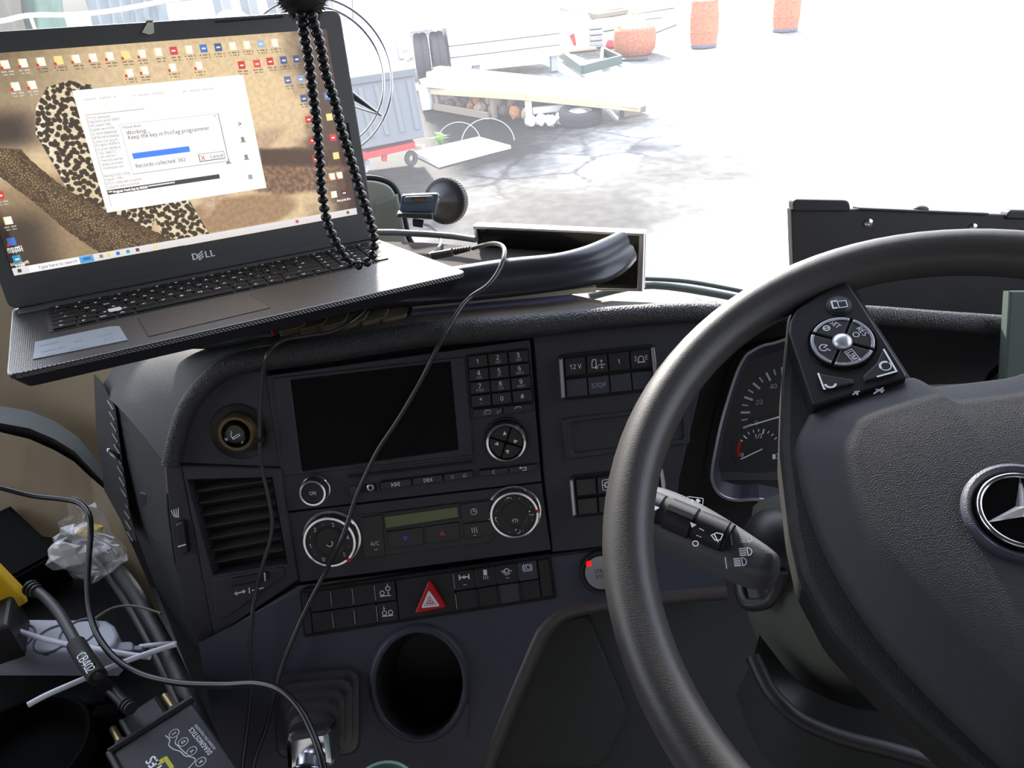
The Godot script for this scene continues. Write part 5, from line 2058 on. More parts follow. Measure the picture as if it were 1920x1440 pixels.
func table() -> void:
	var tf := Transform3D(Basis(), on_y(860, 540, 2.18))
	var inv := tf.affine_inverse()
	var t := thing("tray_table", "black fold-out table with carpeted top and a glossy padded lip, under the laptop", "table", tf)
	var px := [420, 550, 560, 470, 690, 438, 790, 440, 892, 447, 1112, 461, 1143, 452, 1099, 468, 1041, 482, 953, 492, 868, 505, 700, 534, 560, 560, 440, 584]
	var p := PackedVector2Array()
	for i in range(0, px.size(), 2):
		var w: Vector3 = inv * on_y(px[i], px[i + 1], 2.188)
		p.append(Vector2(w.x, -w.z))
	var st := S()
	prism(st, p, -0.008, 0.0, 0.0, Transform3D(Basis(Vector3.RIGHT, -PI / 2), Vector3(0, -0.002, 0)), true)
	obj("carpet_top", st, M.carpet, t)
	# padded lip
	var top := [[440, 582], [560, 557], [700, 531], [780, 515], [868, 500], [953, 487], [1041, 478], [1099, 464], [1143, 446], [1168, 434]]
	var bot := [[470, 607], [560, 593], [700, 578], [780, 571], [868, 563], [982, 551], [1058, 541], [1130, 527], [1166, 508], [1187, 486]]
	var rows := []
	var a := PackedVector3Array()
	var b := PackedVector3Array()
	for i in top.size():
		a.append(inv * on_y(top[i][0], top[i][1], 2.226))
		b.append(inv * on_y(bot[i][0], bot[i][1], 2.199))
	a = smooth_path(a, 4)
	b = smooth_path(b, 4)
	for i in a.size():
		var out := (b[i] - a[i])
		out.y = 0
		var dir := (a[mini(i + 1, a.size() - 1)] - a[maxi(i - 1, 0)])
		dir.y = 0
		var nrm := dir.normalized().cross(Vector3.UP)
		if nrm.z < 0.0:
			nrm = -nrm
		var h := a[i].y - b[i].y
		var f := b[i] + nrm * 0.004
		var r := PackedVector3Array([a[i] - nrm * 0.010 + Vector3(0, -h * 0.7, 0), a[i] - nrm * 0.009 + Vector3(0, -h * 0.15, 0), a[i] - nrm * 0.004, a[i] + nrm * 0.004 + Vector3(0, -h * 0.02, 0), a[i].lerp(f, 0.30) + nrm * 0.003, a[i].lerp(f, 0.42) + nrm * 0.0015, a[i].lerp(f, 0.48) + nrm * 0.0045, a[i].lerp(f, 0.8) + nrm * 0.004, f, f - nrm * 0.008 + Vector3(0, -0.002, 0), b[i] - nrm * 0.03])
		rows.append(r)
	st = S()
	loft(st, rows, false, true, false)
	obj("padded_lip", st, mat(Color(0.17, 0.17, 0.19), 0.28), t)
	# framed plate standing at the back right
	var w0 := on_y(889, 447, 2.188)
	var w1 := on_y(1128, 462, 2.188)
	var fr := upright(w0, w1)
	var bp := thing("table_end_plate", "black upright plate with bright metal edges at the table's right end", "plate", fr)
	var o := qs(fr, [890, 423, 1209, 437, 1206, 543, 1120, 541, 900, 500])
	st = S()
	prism(st, o, -0.006, 0.0, 0.001, Transform3D(), true)
	obj("plate", st, M.gloss, bp)
	for e in [[890, 421, 1209, 435, 1209, 440, 890, 427], [1200, 437, 1209, 437, 1206, 543, 1196, 543], [1115, 536, 1206, 538, 1206, 544, 1115, 542], [890, 423, 896, 424, 900, 450, 895, 449]]:
		st = S()
		prism(st, qs(fr, e), -0.008, 0.005, 0.001, Transform3D(), true)
		obj("metal_edge", st, M.satin, bp)
	# rim along the back edge of the carpet
	st = S()
	var rp := PackedVector3Array()
	for q_ in [[560, 468], [690, 436], [740, 436], [800, 439], [850, 443], [892, 449]]:
		rp.append(inv * on_y(q_[0], q_[1], 2.194))
	tube(st, rp, 0.004, 8)
	obj("back_rim", st, mat(Color(0.35, 0.35, 0.35), 0.5), t)
	# paper-covered book lying below the table
	var bw := [on_y(772, 601, 2.183), on_y(1076, 573, 2.183)]
	fr = frame(bw[0], bw[1] - bw[0], Vector3(0, 0, -1))
	var bl: float = (bw[1] - bw[0]).length()
	var bk := thing("paper_pad", "cream-topped paper pad with a dull violet edge lying under the table", "pad", fr)
	st = S()
	box(st, Vector3(bl / 2, 0.027, 0.0035), Vector3(bl, 0.05, 0.007), 0.0006)
	obj("edge_block", st, mat(Color(0.42, 0.41, 0.52), 0.7), bk)
	st = S()
	box(st, Vector3(bl / 2 + 0.012, 0.036, 0.0095), Vector3(bl + 0.022, 0.05, 0.005), 0.0006)
	obj("cover_sheet", st, mat(Color(0.84, 0.81, 0.70), 0.8), bk)

# ---------- laptop ----------
func screen_texture() -> ImageTexture:
	var w := 960
	var h := 540
	var mk := func(type: int, fq: float, sd: int, ret := -1) -> PackedByteArray:
		var n := FastNoiseLite.new()
		n.noise_type = type
		n.frequency = fq
		n.seed = sd
		n.fractal_octaves = 4
		if ret >= 0:
			n.cellular_return_type = ret
			n.fractal_type = FastNoiseLite.FRACTAL_NONE
		return n.get_image(w, h, false, false, false).get_data()
	var soft: PackedByteArray = mk.call(FastNoiseLite.TYPE_SIMPLEX_SMOOTH, 0.006, 5)
	var fine: PackedByteArray = mk.call(FastNoiseLite.TYPE_SIMPLEX, 0.05, 6)
	var spot: PackedByteArray = mk.call(FastNoiseLite.TYPE_CELLULAR, 0.078, 8, FastNoiseLite.RETURN_DISTANCE)
	var bark: PackedByteArray = mk.call(FastNoiseLite.TYPE_CELLULAR, 0.15, 9, FastNoiseLite.RETURN_DISTANCE2_SUB)
	var body := PackedVector2Array([Vector2(0.155, 0.36), Vector2(0.175, 0.24), Vector2(0.215, 0.16), Vector2(0.27, 0.14), Vector2(0.34, 0.18), Vector2(0.42, 0.30), Vector2(0.40, 0.80), Vector2(0.37, 0.90), Vector2(0.25, 0.84), Vector2(0.20, 0.76), Vector2(0.18, 0.55)])
	var leg := PackedVector2Array([Vector2(0.385, 0.76), Vector2(0.49, 0.74), Vector2(0.53, 0.968), Vector2(0.40, 0.968)])
	var out := PackedByteArray()
	out.resize(w * h * 3)
	for y in h:
		var v := float(y) / h
		for x in w:
			var u := float(x) / w
			var i := y * w + x
			var s := soft[i] / 255.0
			var f := fine[i] / 255.0
			# sandy backdrop, darker towards the left and the lower right
			var c := Color(0.83, 0.73, 0.58)
			c = c.lerp(Color(0.88, 0.77, 0.60), smoothstep(0.35, 0.0, Vector2(u - 0.70, v - 0.30).length()))
			c = c.lerp(Color(0.47, 0.41, 0.32), smoothstep(0.42, 0.05, u) * smoothstep(0.5, 0.0, v))
			c = c.lerp(Color(0.22, 0.18, 0.17), smoothstep(0.22, 0.10, u) * smoothstep(0.14, 0.02, absf(v - 0.33)))
			c = c.lerp(Color(0.58, 0.49, 0.37), smoothstep(0.5, 0.62, v) * smoothstep(0.45, 0.2, u))
			c = c.lerp(Color(0.20, 0.16, 0.13), smoothstep(0.62, 0.80, v) * smoothstep(0.17, 0.05, u))
			c = c.lerp(Color(0.34, 0.26, 0.23), smoothstep(0.90, 1.0, u + 0.12 * s))
			# boulders and a fallen bough at the right
			var r1 := Vector2((u - 0.83) / 0.16, (v - 0.70) / 0.13).length()
			c = c.lerp(Color(0.36, 0.26, 0.22).lerp(Color(0.62, 0.49, 0.38), f), smoothstep(1.1, 0.85, r1 + 0.3 * (s - 0.5)))
			var r2 := Vector2((u - 0.62) / 0.20, (v - 0.88) / 0.09).length()
			c = c.lerp(Color(0.70, 0.56, 0.42).lerp(Color(0.45, 0.33, 0.25), f), 0.8 * smoothstep(1.1, 0.8, r2 + 0.4 * (s - 0.5)))
			var q1 := absf((v - 0.78) + (u - 0.55) * 1.35)
			c = c.lerp(Color(0.86, 0.76, 0.63).lerp(Color(0.62, 0.5, 0.4), f), smoothstep(0.085, 0.05, q1) * smoothstep(0.44, 0.50, v) * smoothstep(0.56, 0.60, u + 0.05))
			var q2 := absf((v - 0.62) - (u - 0.78) * 0.25)
			c = c.lerp(Color(0.30, 0.22, 0.18), smoothstep(0.06, 0.03, q2) * smoothstep(0.70, 0.74, u))
			var p := Vector2(u, v)
			if Geometry2D.is_point_in_polygon(p, body) or Geometry2D.is_point_in_polygon(p, leg):
				c = Color(0.80, 0.72, 0.56).lerp(Color(0.88, 0.84, 0.74), s)
				c = c.lerp(Color(0.93, 0.90, 0.84), smoothstep(0.22, 0.15, u))
				var d := spot[i] / 255.0
				c = c.lerp(Color(0.17, 0.13, 0.10), smoothstep(0.29, 0.21, d + 0.16 * (f - 0.5)) )
				c = c * lerpf(1.0, 0.72, smoothstep(0.30, 0.40, u) * (1.0 - smoothstep(0.74, 0.78, v)))
			# tree trunk across the lower left
			var tc := 0.05 + 0.30 * pow(maxf(v - 0.38, 0.0) / 0.62, 1.35)
			var wd := 0.052 + 0.05 * smoothstep(0.6, 1.0, v)
			var tt := (u - tc) / wd
			if v > 0.40 + 0.02 * absf(tt) and absf(tt) < 1.0 + 0.1 * (f - 0.5):
				var bk := bark[i] / 255.0
				c = Color(0.62, 0.51, 0.36).lerp(Color(0.36, 0.27, 0.18), absf(tt) * 0.7 + 0.2 * s)
				c = c.lerp(Color(0.20, 0.15, 0.10), smoothstep(0.22, 0.04, bk))
			c = c * (0.93 + 0.14 * f)
			out[3 * i] = int(255 * clampf(c.r, 0, 1))
			out[3 * i + 1] = int(255 * clampf(c.g, 0, 1))
			out[3 * i + 2] = int(255 * clampf(c.b, 0, 1))
	var im := Image.create_from_data(w, h, false, Image.FORMAT_RGB8, out)
	var R := func(x0: float, y0: float, x1: float, y1: float, c: Color) -> void:
		im.fill_rect(Rect2i(int(x0 * w), int(y0 * h), maxi(int((x1 - x0) * w), 1), maxi(int((y1 - y0) * h), 1)), c)
	# desktop icons: coloured folders and tiles with blurred captions
	var fold := Color(0.96, 0.86, 0.55)
	var page := Color(0.93, 0.92, 0.88)
	var redm := Color(0.80, 0.18, 0.14)
	var icons := []
	var cols := [page, page, page, fold, page, page, page, fold, page]
	for k in 9:
		icons.append([0.137 + 0.0415 * k, 0.055, cols[k], true])
	for k in 3:
		icons.append([[0.035, 0.075, 0.102][k], 0.055, page, true])
	icons += [[0.145, 0.15, page, true], [0.183, 0.15, page, true], [0.425, 0.135, page, true], [0.465, 0.13, page, true], [0.54, 0.128, page, true], [0.61, 0.13, page, true]]
	for k in 9:
		icons.append([0.512 + 0.0408 * k, 0.052, [page, Color(0.82, 0.22, 0.24), page, Color(0.25, 0.45, 0.75), Color(0.22, 0.34, 0.52), page, page, Color(0.6, 0.7, 0.8), page][k], false])
	icons += [[0.73, 0.145, redm, false], [0.775, 0.145, Color(0.85, 0.28, 0.26), false], [0.815, 0.14, redm, false], [0.855, 0.14, Color(0.24, 0.34, 0.52), false], [0.895, 0.14, Color(0.22, 0.30, 0.42), false]]
	icons += [[0.856, 0.24, Color(0.36, 0.40, 0.58), false], [0.896, 0.24, Color(0.5, 0.62, 0.75), false], [0.895, 0.34, Color(0.24, 0.34, 0.52), false], [0.97, 0.24, redm, false], [0.97, 0.34, Color(0.3, 0.5, 0.8), false], [0.898, 0.45, redm, false], [0.898, 0.56, redm, false], [0.898, 0.66, redm, false], [0.965, 0.45, fold, false], [0.965, 0.56, Color(0.85, 0.2, 0.25), false], [0.965, 0.66, fold, false], [0.940, 0.77, page, true], [0.965, 0.77, page, true], [0.935, 0.87, page, false], [0.97, 0.87, Color(0.30, 0.16, 0.18), false]]
	icons += [[0.03, 0.62, redm, false], [0.03, 0.74, page, false], [0.022, 0.84, Color(0.22, 0.42, 0.75), true], [0.021, 0.925, Color(0.18, 0.55, 0.70), false]]
	for k in icons:
		R.call(k[0] - 0.011, k[1] - 0.022, k[0] + 0.009, k[1] + 0.016, k[2])
		if k[2] == page or k[2] == fold:
			R.call(k[0] - 0.011, k[1] - 0.022, k[0] - 0.007, k[1] + 0.016, fold)
		elif not k[3]:
			R.call(k[0] - 0.006, k[1] - 0.006, k[0] + 0.005, k[1] + 0.002, Color(0.92, 0.92, 0.93))
		if k[3]:
			R.call(k[0] - 0.014, k[1] + 0.003, k[0] - 0.007, k[1] + 0.016, redm)
		var cap := Color(0.30, 0.27, 0.24) if k[1] > 0.08 and k[0] > 0.3 or k[0] > 0.2 else Color(0.85, 0.83, 0.80)
		for j in 7:
			if (int(k[0] * 977) + j) % 4 != 0:
				R.call(k[0] - 0.015 + 0.0042 * j, k[1] + 0.024, k[0] - 0.0118 + 0.0042 * j, k[1] + 0.031, cap)
				R.call(k[0] - 0.012 + 0.0036 * j, k[1] + 0.037, k[0] - 0.0094 + 0.0036 * j, k[1] + 0.043, cap)
	# main program window
	R.call(0.271, 0.188, 0.728, 0.773, Color(0.95, 0.94, 0.925))
	R.call(0.271, 0.188, 0.728, 0.208, Color(0.985, 0.98, 0.97))
	for k in 3:
		for j in 14:
			if (j * 5 + k) % 6 != 0:
				R.call(0.29 + 0.13 * k + 0.0062 * j, 0.228 + 0.004 * k, 0.294 + 0.13 * k + 0.0062 * j, 0.238 + 0.004 * k, Color(0.78, 0.77, 0.76))
	R.call(0.287, 0.30, 0.44, 0.305, Color(0.72, 0.70, 0.70))
	R.call(0.287, 0.306, 0.60, 0.742, Color(0.99, 0.985, 0.98))
	R.call(0.287, 0.306, 0.288, 0.742, Color(0.55, 0.55, 0.55))
	R.call(0.287, 0.664, 0.598, 0.688, Color(0.20, 0.20, 0.22))
	for k in 4:
		for j in 2:
			R.call(0.628 + 0.052 * j, 0.375 + 0.09 * k, 0.668 + 0.052 * j, 0.445 + 0.09 * k, Color(0.985, 0.98, 0.97))
	for k in [[0.688, 0.51], [0.687, 0.60], [0.632, 0.608]]:
		R.call(k[0] - 0.005, k[1] - 0.016, k[0] + 0.005, k[1] + 0.012, Color(0.50, 0.50, 0.50))
		R.call(k[0] - 0.008, k[1] + 0.006, k[0] + 0.008, k[1] + 0.013, Color(0.55, 0.55, 0.55))
	R.call(0.680, 0.69, 0.693, 0.715, Color(0.62, 0.62, 0.62))
	# progress dialog
	R.call(0.364, 0.362, 0.635, 0.608, Color(0.66, 0.65, 0.65))
	R.call(0.3655, 0.3645, 0.633, 0.605, Color(0.955, 0.945, 0.93))
	R.call(0.3655, 0.3645, 0.633, 0.387, Color(0.985, 0.98, 0.975))
	R.call(0.377, 0.470, 0.62, 0.472, Color(0.88, 0.87, 0.86))
	R.call(0.377, 0.505, 0.533, 0.534, Color(0.22, 0.50, 0.93))
	R.call(0.552, 0.551, 0.626, 0.590, Color(0.35, 0.33, 0.36))
	R.call(0.5535, 0.5535, 0.6245, 0.5875, Color(0.96, 0.95, 0.94))
	R.call(0.621, 0.372, 0.625, 0.378, Color(0.5, 0.5, 0.5))
	# taskbar
	R.call(0.0, 0.962, 1.0, 1.0, Color(0.86, 0.84, 0.84))
	R.call(0.04, 0.966, 0.205, 0.999, Color(0.95, 0.94, 0.95))
	R.call(0.168, 0.964, 0.205, 0.999, Color(0.32, 0.62, 0.88))
	R.call(0.178, 0.972, 0.198, 0.985, Color(0.20, 0.42, 0.62))
	R.call(0.012, 0.972, 0.022, 0.99, Color(0.25, 0.25, 0.27))
	for k in [[0.245, Color(0.93, 0.80, 0.35)], [0.27, Color(0.20, 0.45, 0.80)], [0.297, Color(0.20, 0.60, 0.75)], [0.323, Color(0.30, 0.30, 0.30)], [0.372, Color(0.92, 0.85, 0.45)], [0.97, Color(0.4, 0.4, 0.4)], [0.225, Color(0.5, 0.5, 0.52)], [0.80, Color(0.75, 0.35, 0.35)]]:
		R.call(k[0] - 0.005, 0.972, k[0] + 0.005, 0.990, k[1])
	return ImageTexture.create_from_image(im)

func laptop() -> void:
	LID = frame(CO + cv(-0.494, -0.282, 0.681), cv(0.867, -0.262, 0.424), -cv(0.095, 0.922, 0.375))
	var u := LID.basis.x
	var ang := deg_to_rad(89.7)
	var fwd := LID.basis.y * cos(ang) + LID.basis.z * sin(ang)
	HL = frame(LID * Vector3(-0.012, -0.1935 - 0.0325, 0), u, -fwd)
	var BL := 0.377
	var l := thing("laptop", "open black laptop with a leopard wallpaper and a program dialog on its screen", "laptop", HL)
	var inv := HL.affine_inverse()
	var dark := grain(mat(Color(0.275, 0.28, 0.285), 0.5), M.fine, 22.0, 0.12)
	# base with a finely ribbed palm rest
	var deck := StandardMaterial3D.new()
	deck.albedo_color = Color(0.115, 0.118, 0.122)
	deck.roughness = 0.27
	deck.metallic_specular = 0.7
	var rib := Image.create(64, 64, false, Image.FORMAT_RGB8)
	for y in 64:
		for x in 64:
			var a := sin(TAU * (x + y) / 32.0)
			var b := sin(TAU * (x - y) / 32.0)
			rib.set_pixel(x, y, Color.from_hsv(0, 0, clampf(0.5 + 0.25 * a + 0.2 * maxf(a, b), 0, 1)))
	rib.bump_map_to_normal_map(3.0)
	deck.normal_enabled = true
	deck.normal_texture = ImageTexture.create_from_image(rib)
	deck.normal_scale = 1.2
	deck.uv1_triplanar = true
	deck.uv1_scale = Vector3.ONE * 160.0
	var st := S()
	var deck_p := rounded(PackedVector2Array([Vector2(0.004, -0.234), Vector2(BL, -0.236), Vector2(BL, 0.012), Vector2(0, 0.012)]), 0.012, 6)
	prism(st, deck_p, -0.004, 0.0, 0.0012)
	obj("palm_rest", st, deck, l)
	st = S()
	flat(st)
	var low_p := rounded(PackedVector2Array([Vector2(0.013, -0.225), Vector2(BL - 0.009, -0.227), Vector2(BL - 0.009, 0.003), Vector2(0.009, 0.003)]), 0.008, 6)
	skirt(st, low_p, -0.0145, inset(deck_p, 0.0008), -0.004)
	face(st, low_p, -0.0145, Transform3D(), false)
	obj("base", st, M.black, l)
	st = S()
	prism(st, PackedVector2Array([Vector2(0.006, -0.026), Vector2(BL - 0.006, -0.026), Vector2(BL - 0.006, 0.006), Vector2(0.006, 0.006)]), -0.004, 0.0012, 0.0008)
	obj("hinge_cover", st, dark, l)
	# keyboard
	var kb := qs(HL, [90, 580, 690, 457, 731, 487, 98, 622], 0.0)
	var bed := inset(kb, -0.0025)
	poly_plate("keyboard_bed", bed, -0.004, 0.0005, 0.0, M.gap, l, 0.003)
	var row_w := [[1.2, 1, 1, 1, 1, 1, 1, 1, 1, 1, 1, 1, 1, 1.2, 1, 1, 1, 1], [1, 1, 1, 1, 1, 1, 1, 1, 1, 1, 1, 1, 1, 1.9, 1, 1, 1, 1], [1.5, 1, 1, 1, 1, 1, 1, 1, 1, 1, 1, 1, 1, 1.4, 1, 1, 1, 1], [1.8, 1, 1, 1, 1, 1, 1, 1, 1, 1, 1, 1, 2.1, 1, 1, 1, 1], [1.3, 1, 1, 1, 1, 1, 1, 1, 1, 1, 1, 1, 2.6, 1, 1, 1, 1], [1.3, 1, 1, 1, 5.6, 1, 1, 1, 1, 1, 1, 2, 1, 1]]
	var names := ["EF1F2F3F4F5F6F7F8F9FXFF>HE+-", "`1234567890-=<N/*-", ">QWERTYUIOP[]#789+", "^ASDFGHJKL;'E456", "^\\ZXCVBNM,./^123", "CFWA ACF<V>0."]
	var key_m := mat(Color(0.05, 0.051, 0.053), 0.6, 0.0, 0.3)
	var leg := S()
	for r in 6:
		var tot := 0.0
		for v in row_w[r]:
			tot += v
		var x := 0.0
		for k in row_w[r].size():
			var wv: float = row_w[r][k]
			var p := cell(kb, x / tot, (x + wv) / tot, r / 6.0, (r + 1) / 6.0, 0.0009)
			st = S()
			prism(st, rounded(p, 0.0012, 2), -0.002, 0.0019, 0.0004)
			obj("key", st, key_m, l)
			var m := center(p)
			var s: String = names[r][k] if k < names[r].length() else "x"
			if s != " ":
				text(leg, s, 0.0042, m + Vector2(-0.0025, 0.001), 0.0021, 0.0, true)
			x += wv
	# one bright worn key and its neighbour
	var wk := qs(HL, [198, 580, 224, 574, 228, 584, 202, 590], 0.0021)
	obj("key_legends", leg, M.ink, l, false)
	poly_plate("worn_key_patch", qs(HL, [202, 580, 225, 575, 229, 578, 226, 581, 207, 585, 203, 583], 0.0021), 0.0015, 0.0022, 0.0, M.white, l)
	# touchpad
	st = S()
	var tp := qs(HL, [258, 595, 466, 552, 507, 577, 279, 631], 0.0002)
	prism(st, rounded(inset(tp, -0.0006), 0.003, 4), -0.003, 0.0003, 0.0)
	obj("touchpad_gap", st, M.gap, l)
	st = S()
	prism(st, rounded(tp, 0.003, 4), -0.003, 0.0006, 0.0003)
	obj("touchpad", st, mat(Color(0.19, 0.175, 0.175), 0.33), l)
	# lid
	st = S()
	var lid := Transform3D(inv.basis * LID.basis, inv * LID.origin)
	var lo := rounded(PackedVector2Array([Vector2(-0.0135, -0.1935 - 0.031), Vector2(0.3625, -0.1935 - 0.031), Vector2(0.3625, 0.0175), Vector2(-0.0135, 0.0175)]), 0.010, 6)
	prism(st, lo, -0.0075, 0.0022, 0.0016, lid, true)
	obj("lid", st, dark, l)
	st = S()
	prism(st, rect(0.344, 0.1935, Vector2(0.172, -0.09675)), 0.0, 0.0024, 0.0, lid)
	var scr := S()
	scr.set_smooth_group(-1)
	var z := 0.0028
	var cs := [Vector3(0, -0.1935, z), Vector3(0.344, -0.1935, z), Vector3(0.344, 0, z), Vector3(0, 0, z)]
	var uv := [Vector2(0, 1), Vector2(1, 1), Vector2(1, 0), Vector2(0, 0)]
	for k in [0, 2, 1, 0, 3, 2]:
		scr.set_uv(uv[k])
		scr.add_vertex(lid * cs[k])
	var sm := StandardMaterial3D.new()
	sm.albedo_color = Color(0.03, 0.03, 0.03)
	sm.roughness = 0.4
	sm.emission_enabled = true
	sm.emission = Color.BLACK
	sm.emission_texture = screen_texture()
	sm.emission_energy_multiplier = 0.52
	obj("screen_frame", st, M.gap, l)
	var so := obj("screen", scr, sm, l)
	# words on the screen
	var ts := S()
	var sx := func(a: float, b: float) -> Vector2: return Vector2(a * 0.344, -b * 0.1935)
	var zz := 0.0030
	var lines := ["*** EIS information", "Diagnostics variant: 000007", "HW Supplier: 0043", "Supplier serial #:00066", "DC HW #:0004464306", "MFTBC HW #:00044641", "Control Unit Serial Num", "ID original: WDB9634", "ID current: WDB9634", "  SSID: E840C5CC", "  Last used key: 1", "  Previously used key:", "  All keys are enabled", "  Following keys are us", "", "Reading EIS/EZS coding", "Progress: 100%", "EIS/EZS coding read successfully", "Coding file saved successfully"]
	for k in lines.size():
		text(ts, lines[k].left(28 if k < 2 else (21 if k < 15 else 40)), 0.0022, sx.call(0.289, 0.318 + 0.0185 * k), zz, 0.0, false, 0, 0.70)
	text(ts, "Please Wait...", 0.0021, sx.call(0.369, 0.377), zz, 0.0, false, 0)
	obj("log_lettering", ts, mat(Color(0.12, 0.12, 0.12), 0.9), so, false).transform = lid
	ts = S()
	fill(ts, PackedVector2Array([sx.call(0.3655, 0.605), sx.call(0.633, 0.605), sx.call(0.633, 0.389), sx.call(0.3655, 0.389)]), zz + 0.0001)
	ts = S()
	text(ts, "Working...", 0.0034, sx.call(0.376, 0.407), zz, 0.0, false, 0)
	text(ts, "Keep the key in ProTag programmer", 0.0034, sx.call(0.376, 0.430), zz, 0.0, false, 0)
	text(ts, "Records collected: 362", 0.0034, sx.call(0.376, 0.566), zz, 0.0, false, 0)
	text(ts, "Cancel", 0.0032, sx.call(0.602, 0.570), zz)
	text(ts, ">", 0.0050, sx.call(0.688, 0.425), zz, 0.0, true)
	text(ts, "Type here to search", 0.0028, sx.call(0.062, 0.982), zz, 0.0, false, 0)
	obj("dialog_lettering", ts, mat(Color(0.10, 0.10, 0.10), 0.9), so, false).transform = lid
	ts = S()
	text(ts, "*** Program Truck Key by ORION *********************", 0.0022, sx.call(0.289, 0.676), zz, 0.0, true, 0, 0.7)
	var wm := mat(Color(0.9, 0.9, 0.9), 0.9)
	wm.emission_enabled = true
	wm.emission = Color(0.9, 0.9, 0.9)
	wm.emission_energy_multiplier = 0.4
	obj("screen_lettering", ts, wm, so, false).transform = lid
	ts = S()
	text(ts, "AutoVEI", 0.0026, sx.call(0.022, 0.868), zz)
	text(ts, "Support", 0.0026, sx.call(0.022, 0.883), zz)
	text(ts, "Microsoft", 0.0026, sx.call(0.022, 0.943), zz)
	text(ts, "Edge", 0.0026, sx.call(0.022, 0.956), zz)
	text(ts, "Recycle Bin", 0.0022, sx.call(0.963, 0.905), zz)
	obj("screen_lettering", ts, wm, so, false).transform = lid
	ts = S()
	stroke(ts, PackedVector2Array([sx.call(0.558, 0.560), sx.call(0.567, 0.582)]), 0.0007, zz)
	stroke(ts, PackedVector2Array([sx.call(0.567, 0.560), sx.call(0.558, 0.582)]), 0.0007, zz)
	obj("cancel_cross", ts, mat(Color(0.75, 0.2, 0.2), 0.8), so, false).transform = lid
	# maker's lettering, vents and rubber feet on the lid
	ts = S()
	var lc := q(LID, 381, 478, 0.0023)
	var hh := 0.0068
	text(ts, "D", hh, lc + Vector2(-0.0085, 0), 0.0024, 0.0, true, 1, 1.15)
	for k in 3:
		var yy := (k - 1) * 0.0027
		stroke(ts, PackedVector2Array([lc + Vector2(-0.0045, yy - 0.0016), lc + Vector2(-0.0002, yy + 0.0014)]), 0.0013, 0.0024)
	stroke(ts, PackedVector2Array([lc + Vector2(-0.0046, -0.0044), lc + Vector2(-0.0046, 0.0014)]), 0.0014, 0.0024)
	text(ts, "L", hh, lc + Vector2(0.0038, 0), 0.0024, 0.0, true, 1, 1.1)
	text(ts, "L", hh, lc + Vector2(0.0092, 0), 0.0024, 0.0, true, 1, 1.1)
	obj("brand_lettering", ts, M.ink, l, false).transform = lid
	for e in [[131, 540, 301, 507], [465, 477, 606, 450]]:
		var a := q(LID, e[0], e[1], 0.0023)
		var b := q(LID, e[2], e[3], 0.0023)
		st = S()
		for k in 40:
			var p := a.lerp(b, (k + 0.5) / 40.0)
			box(st, Vector3(p.x, p.y, 0.0023), Vector3((b - a).length() / 70.0, 0.0011, 0.0006), 0.0, lid)
		obj("vent_row", st, mat(Color(0.34, 0.34, 0.34), 0.5), l)
	for e in [[405, 41, 531, 31], [652, 230, 662, 300]]:
		st = S()
		var a := q(LID, e[0], e[1], 0.0023)
		var b := q(LID, e[2], e[3], 0.0023)
		var dd := (b - a).normalized().orthogonal() * 0.001
		prism(st, PackedVector2Array([a - dd, b - dd, b + dd, a + dd]), 0.002, 0.0034, 0.0003, lid)
		obj("rubber_strip", st, M.gap, l)
	# light given off by the screen
	var al := AreaLight3D.new()
	al.name = "screen_glow"
	add_child(al)
	al.area_size = Vector2(0.33, 0.185)
	al.light_color = Color(1.0, 0.92, 0.82)
	al.light_energy = 0.012
	al.set("area_range", 5.0)
	al.set("area_attenuation", 2.0)
	al.shadow_enabled = true
	al.transform = Transform3D(Basis(LID.basis.x, LID.basis.y, LID.basis.z), LID * Vector3(0.172, -0.097, 0.006))
	# slip of paper over the camera
	var pf := thing("paper_tab", "small folded white paper tab stuck over the laptop's camera", "paper", sub(LID, 279, 52, 0.004))
	st = S()
	flat(st)
	prism(st, qs(pf.transform, [277, 42, 288, 42, 289, 62, 280, 65, 266, 61], 0.0), -0.0012, 0.0006, 0.0, Transform3D(), true)
	obj("sheet", st, mat(Color(0.80, 0.79, 0.74), 0.8), pf)
	st = S()
	box(st, Vector3(0.0025, 0.0062, -0.005), Vector3(0.006, 0.0012, 0.012), 0.0003)
	obj("fold", st, mat(Color(0.84, 0.83, 0.78), 0.8), pf)
	# sticker
	var kf := thing("palm_rest_sticker", "worn silver-grey sticker on the left of the laptop's palm rest", "sticker", sub(HL, 150, 640, 0.0004))
	poly_plate("film", qs(kf.transform, [66, 642, 205, 613, 224, 612, 240, 638, 62, 674], 0.0), -0.0003, 0.0004, 0.0, mat(Color(0.52, 0.55, 0.58), 0.45), kf)
	ts = S()
	for k in [[92, 645, "SERVICE", 0.0030], [100, 655, "tools kit", 0.0034], [146, 640, "m", 0.0048], [148, 652, "support", 0.0028], [198, 628, "contact", 0.0026], [204, 636, "C-1", 0.0038], [96, 664, "info", 0.0028]]:
		text(ts, k[2], k[3], q(kf.transform, k[0], k[1], 0.0006), 0.0006)
	ink(ts, kf, mat(Color(0.30, 0.36, 0.46), 0.6), "lettering")

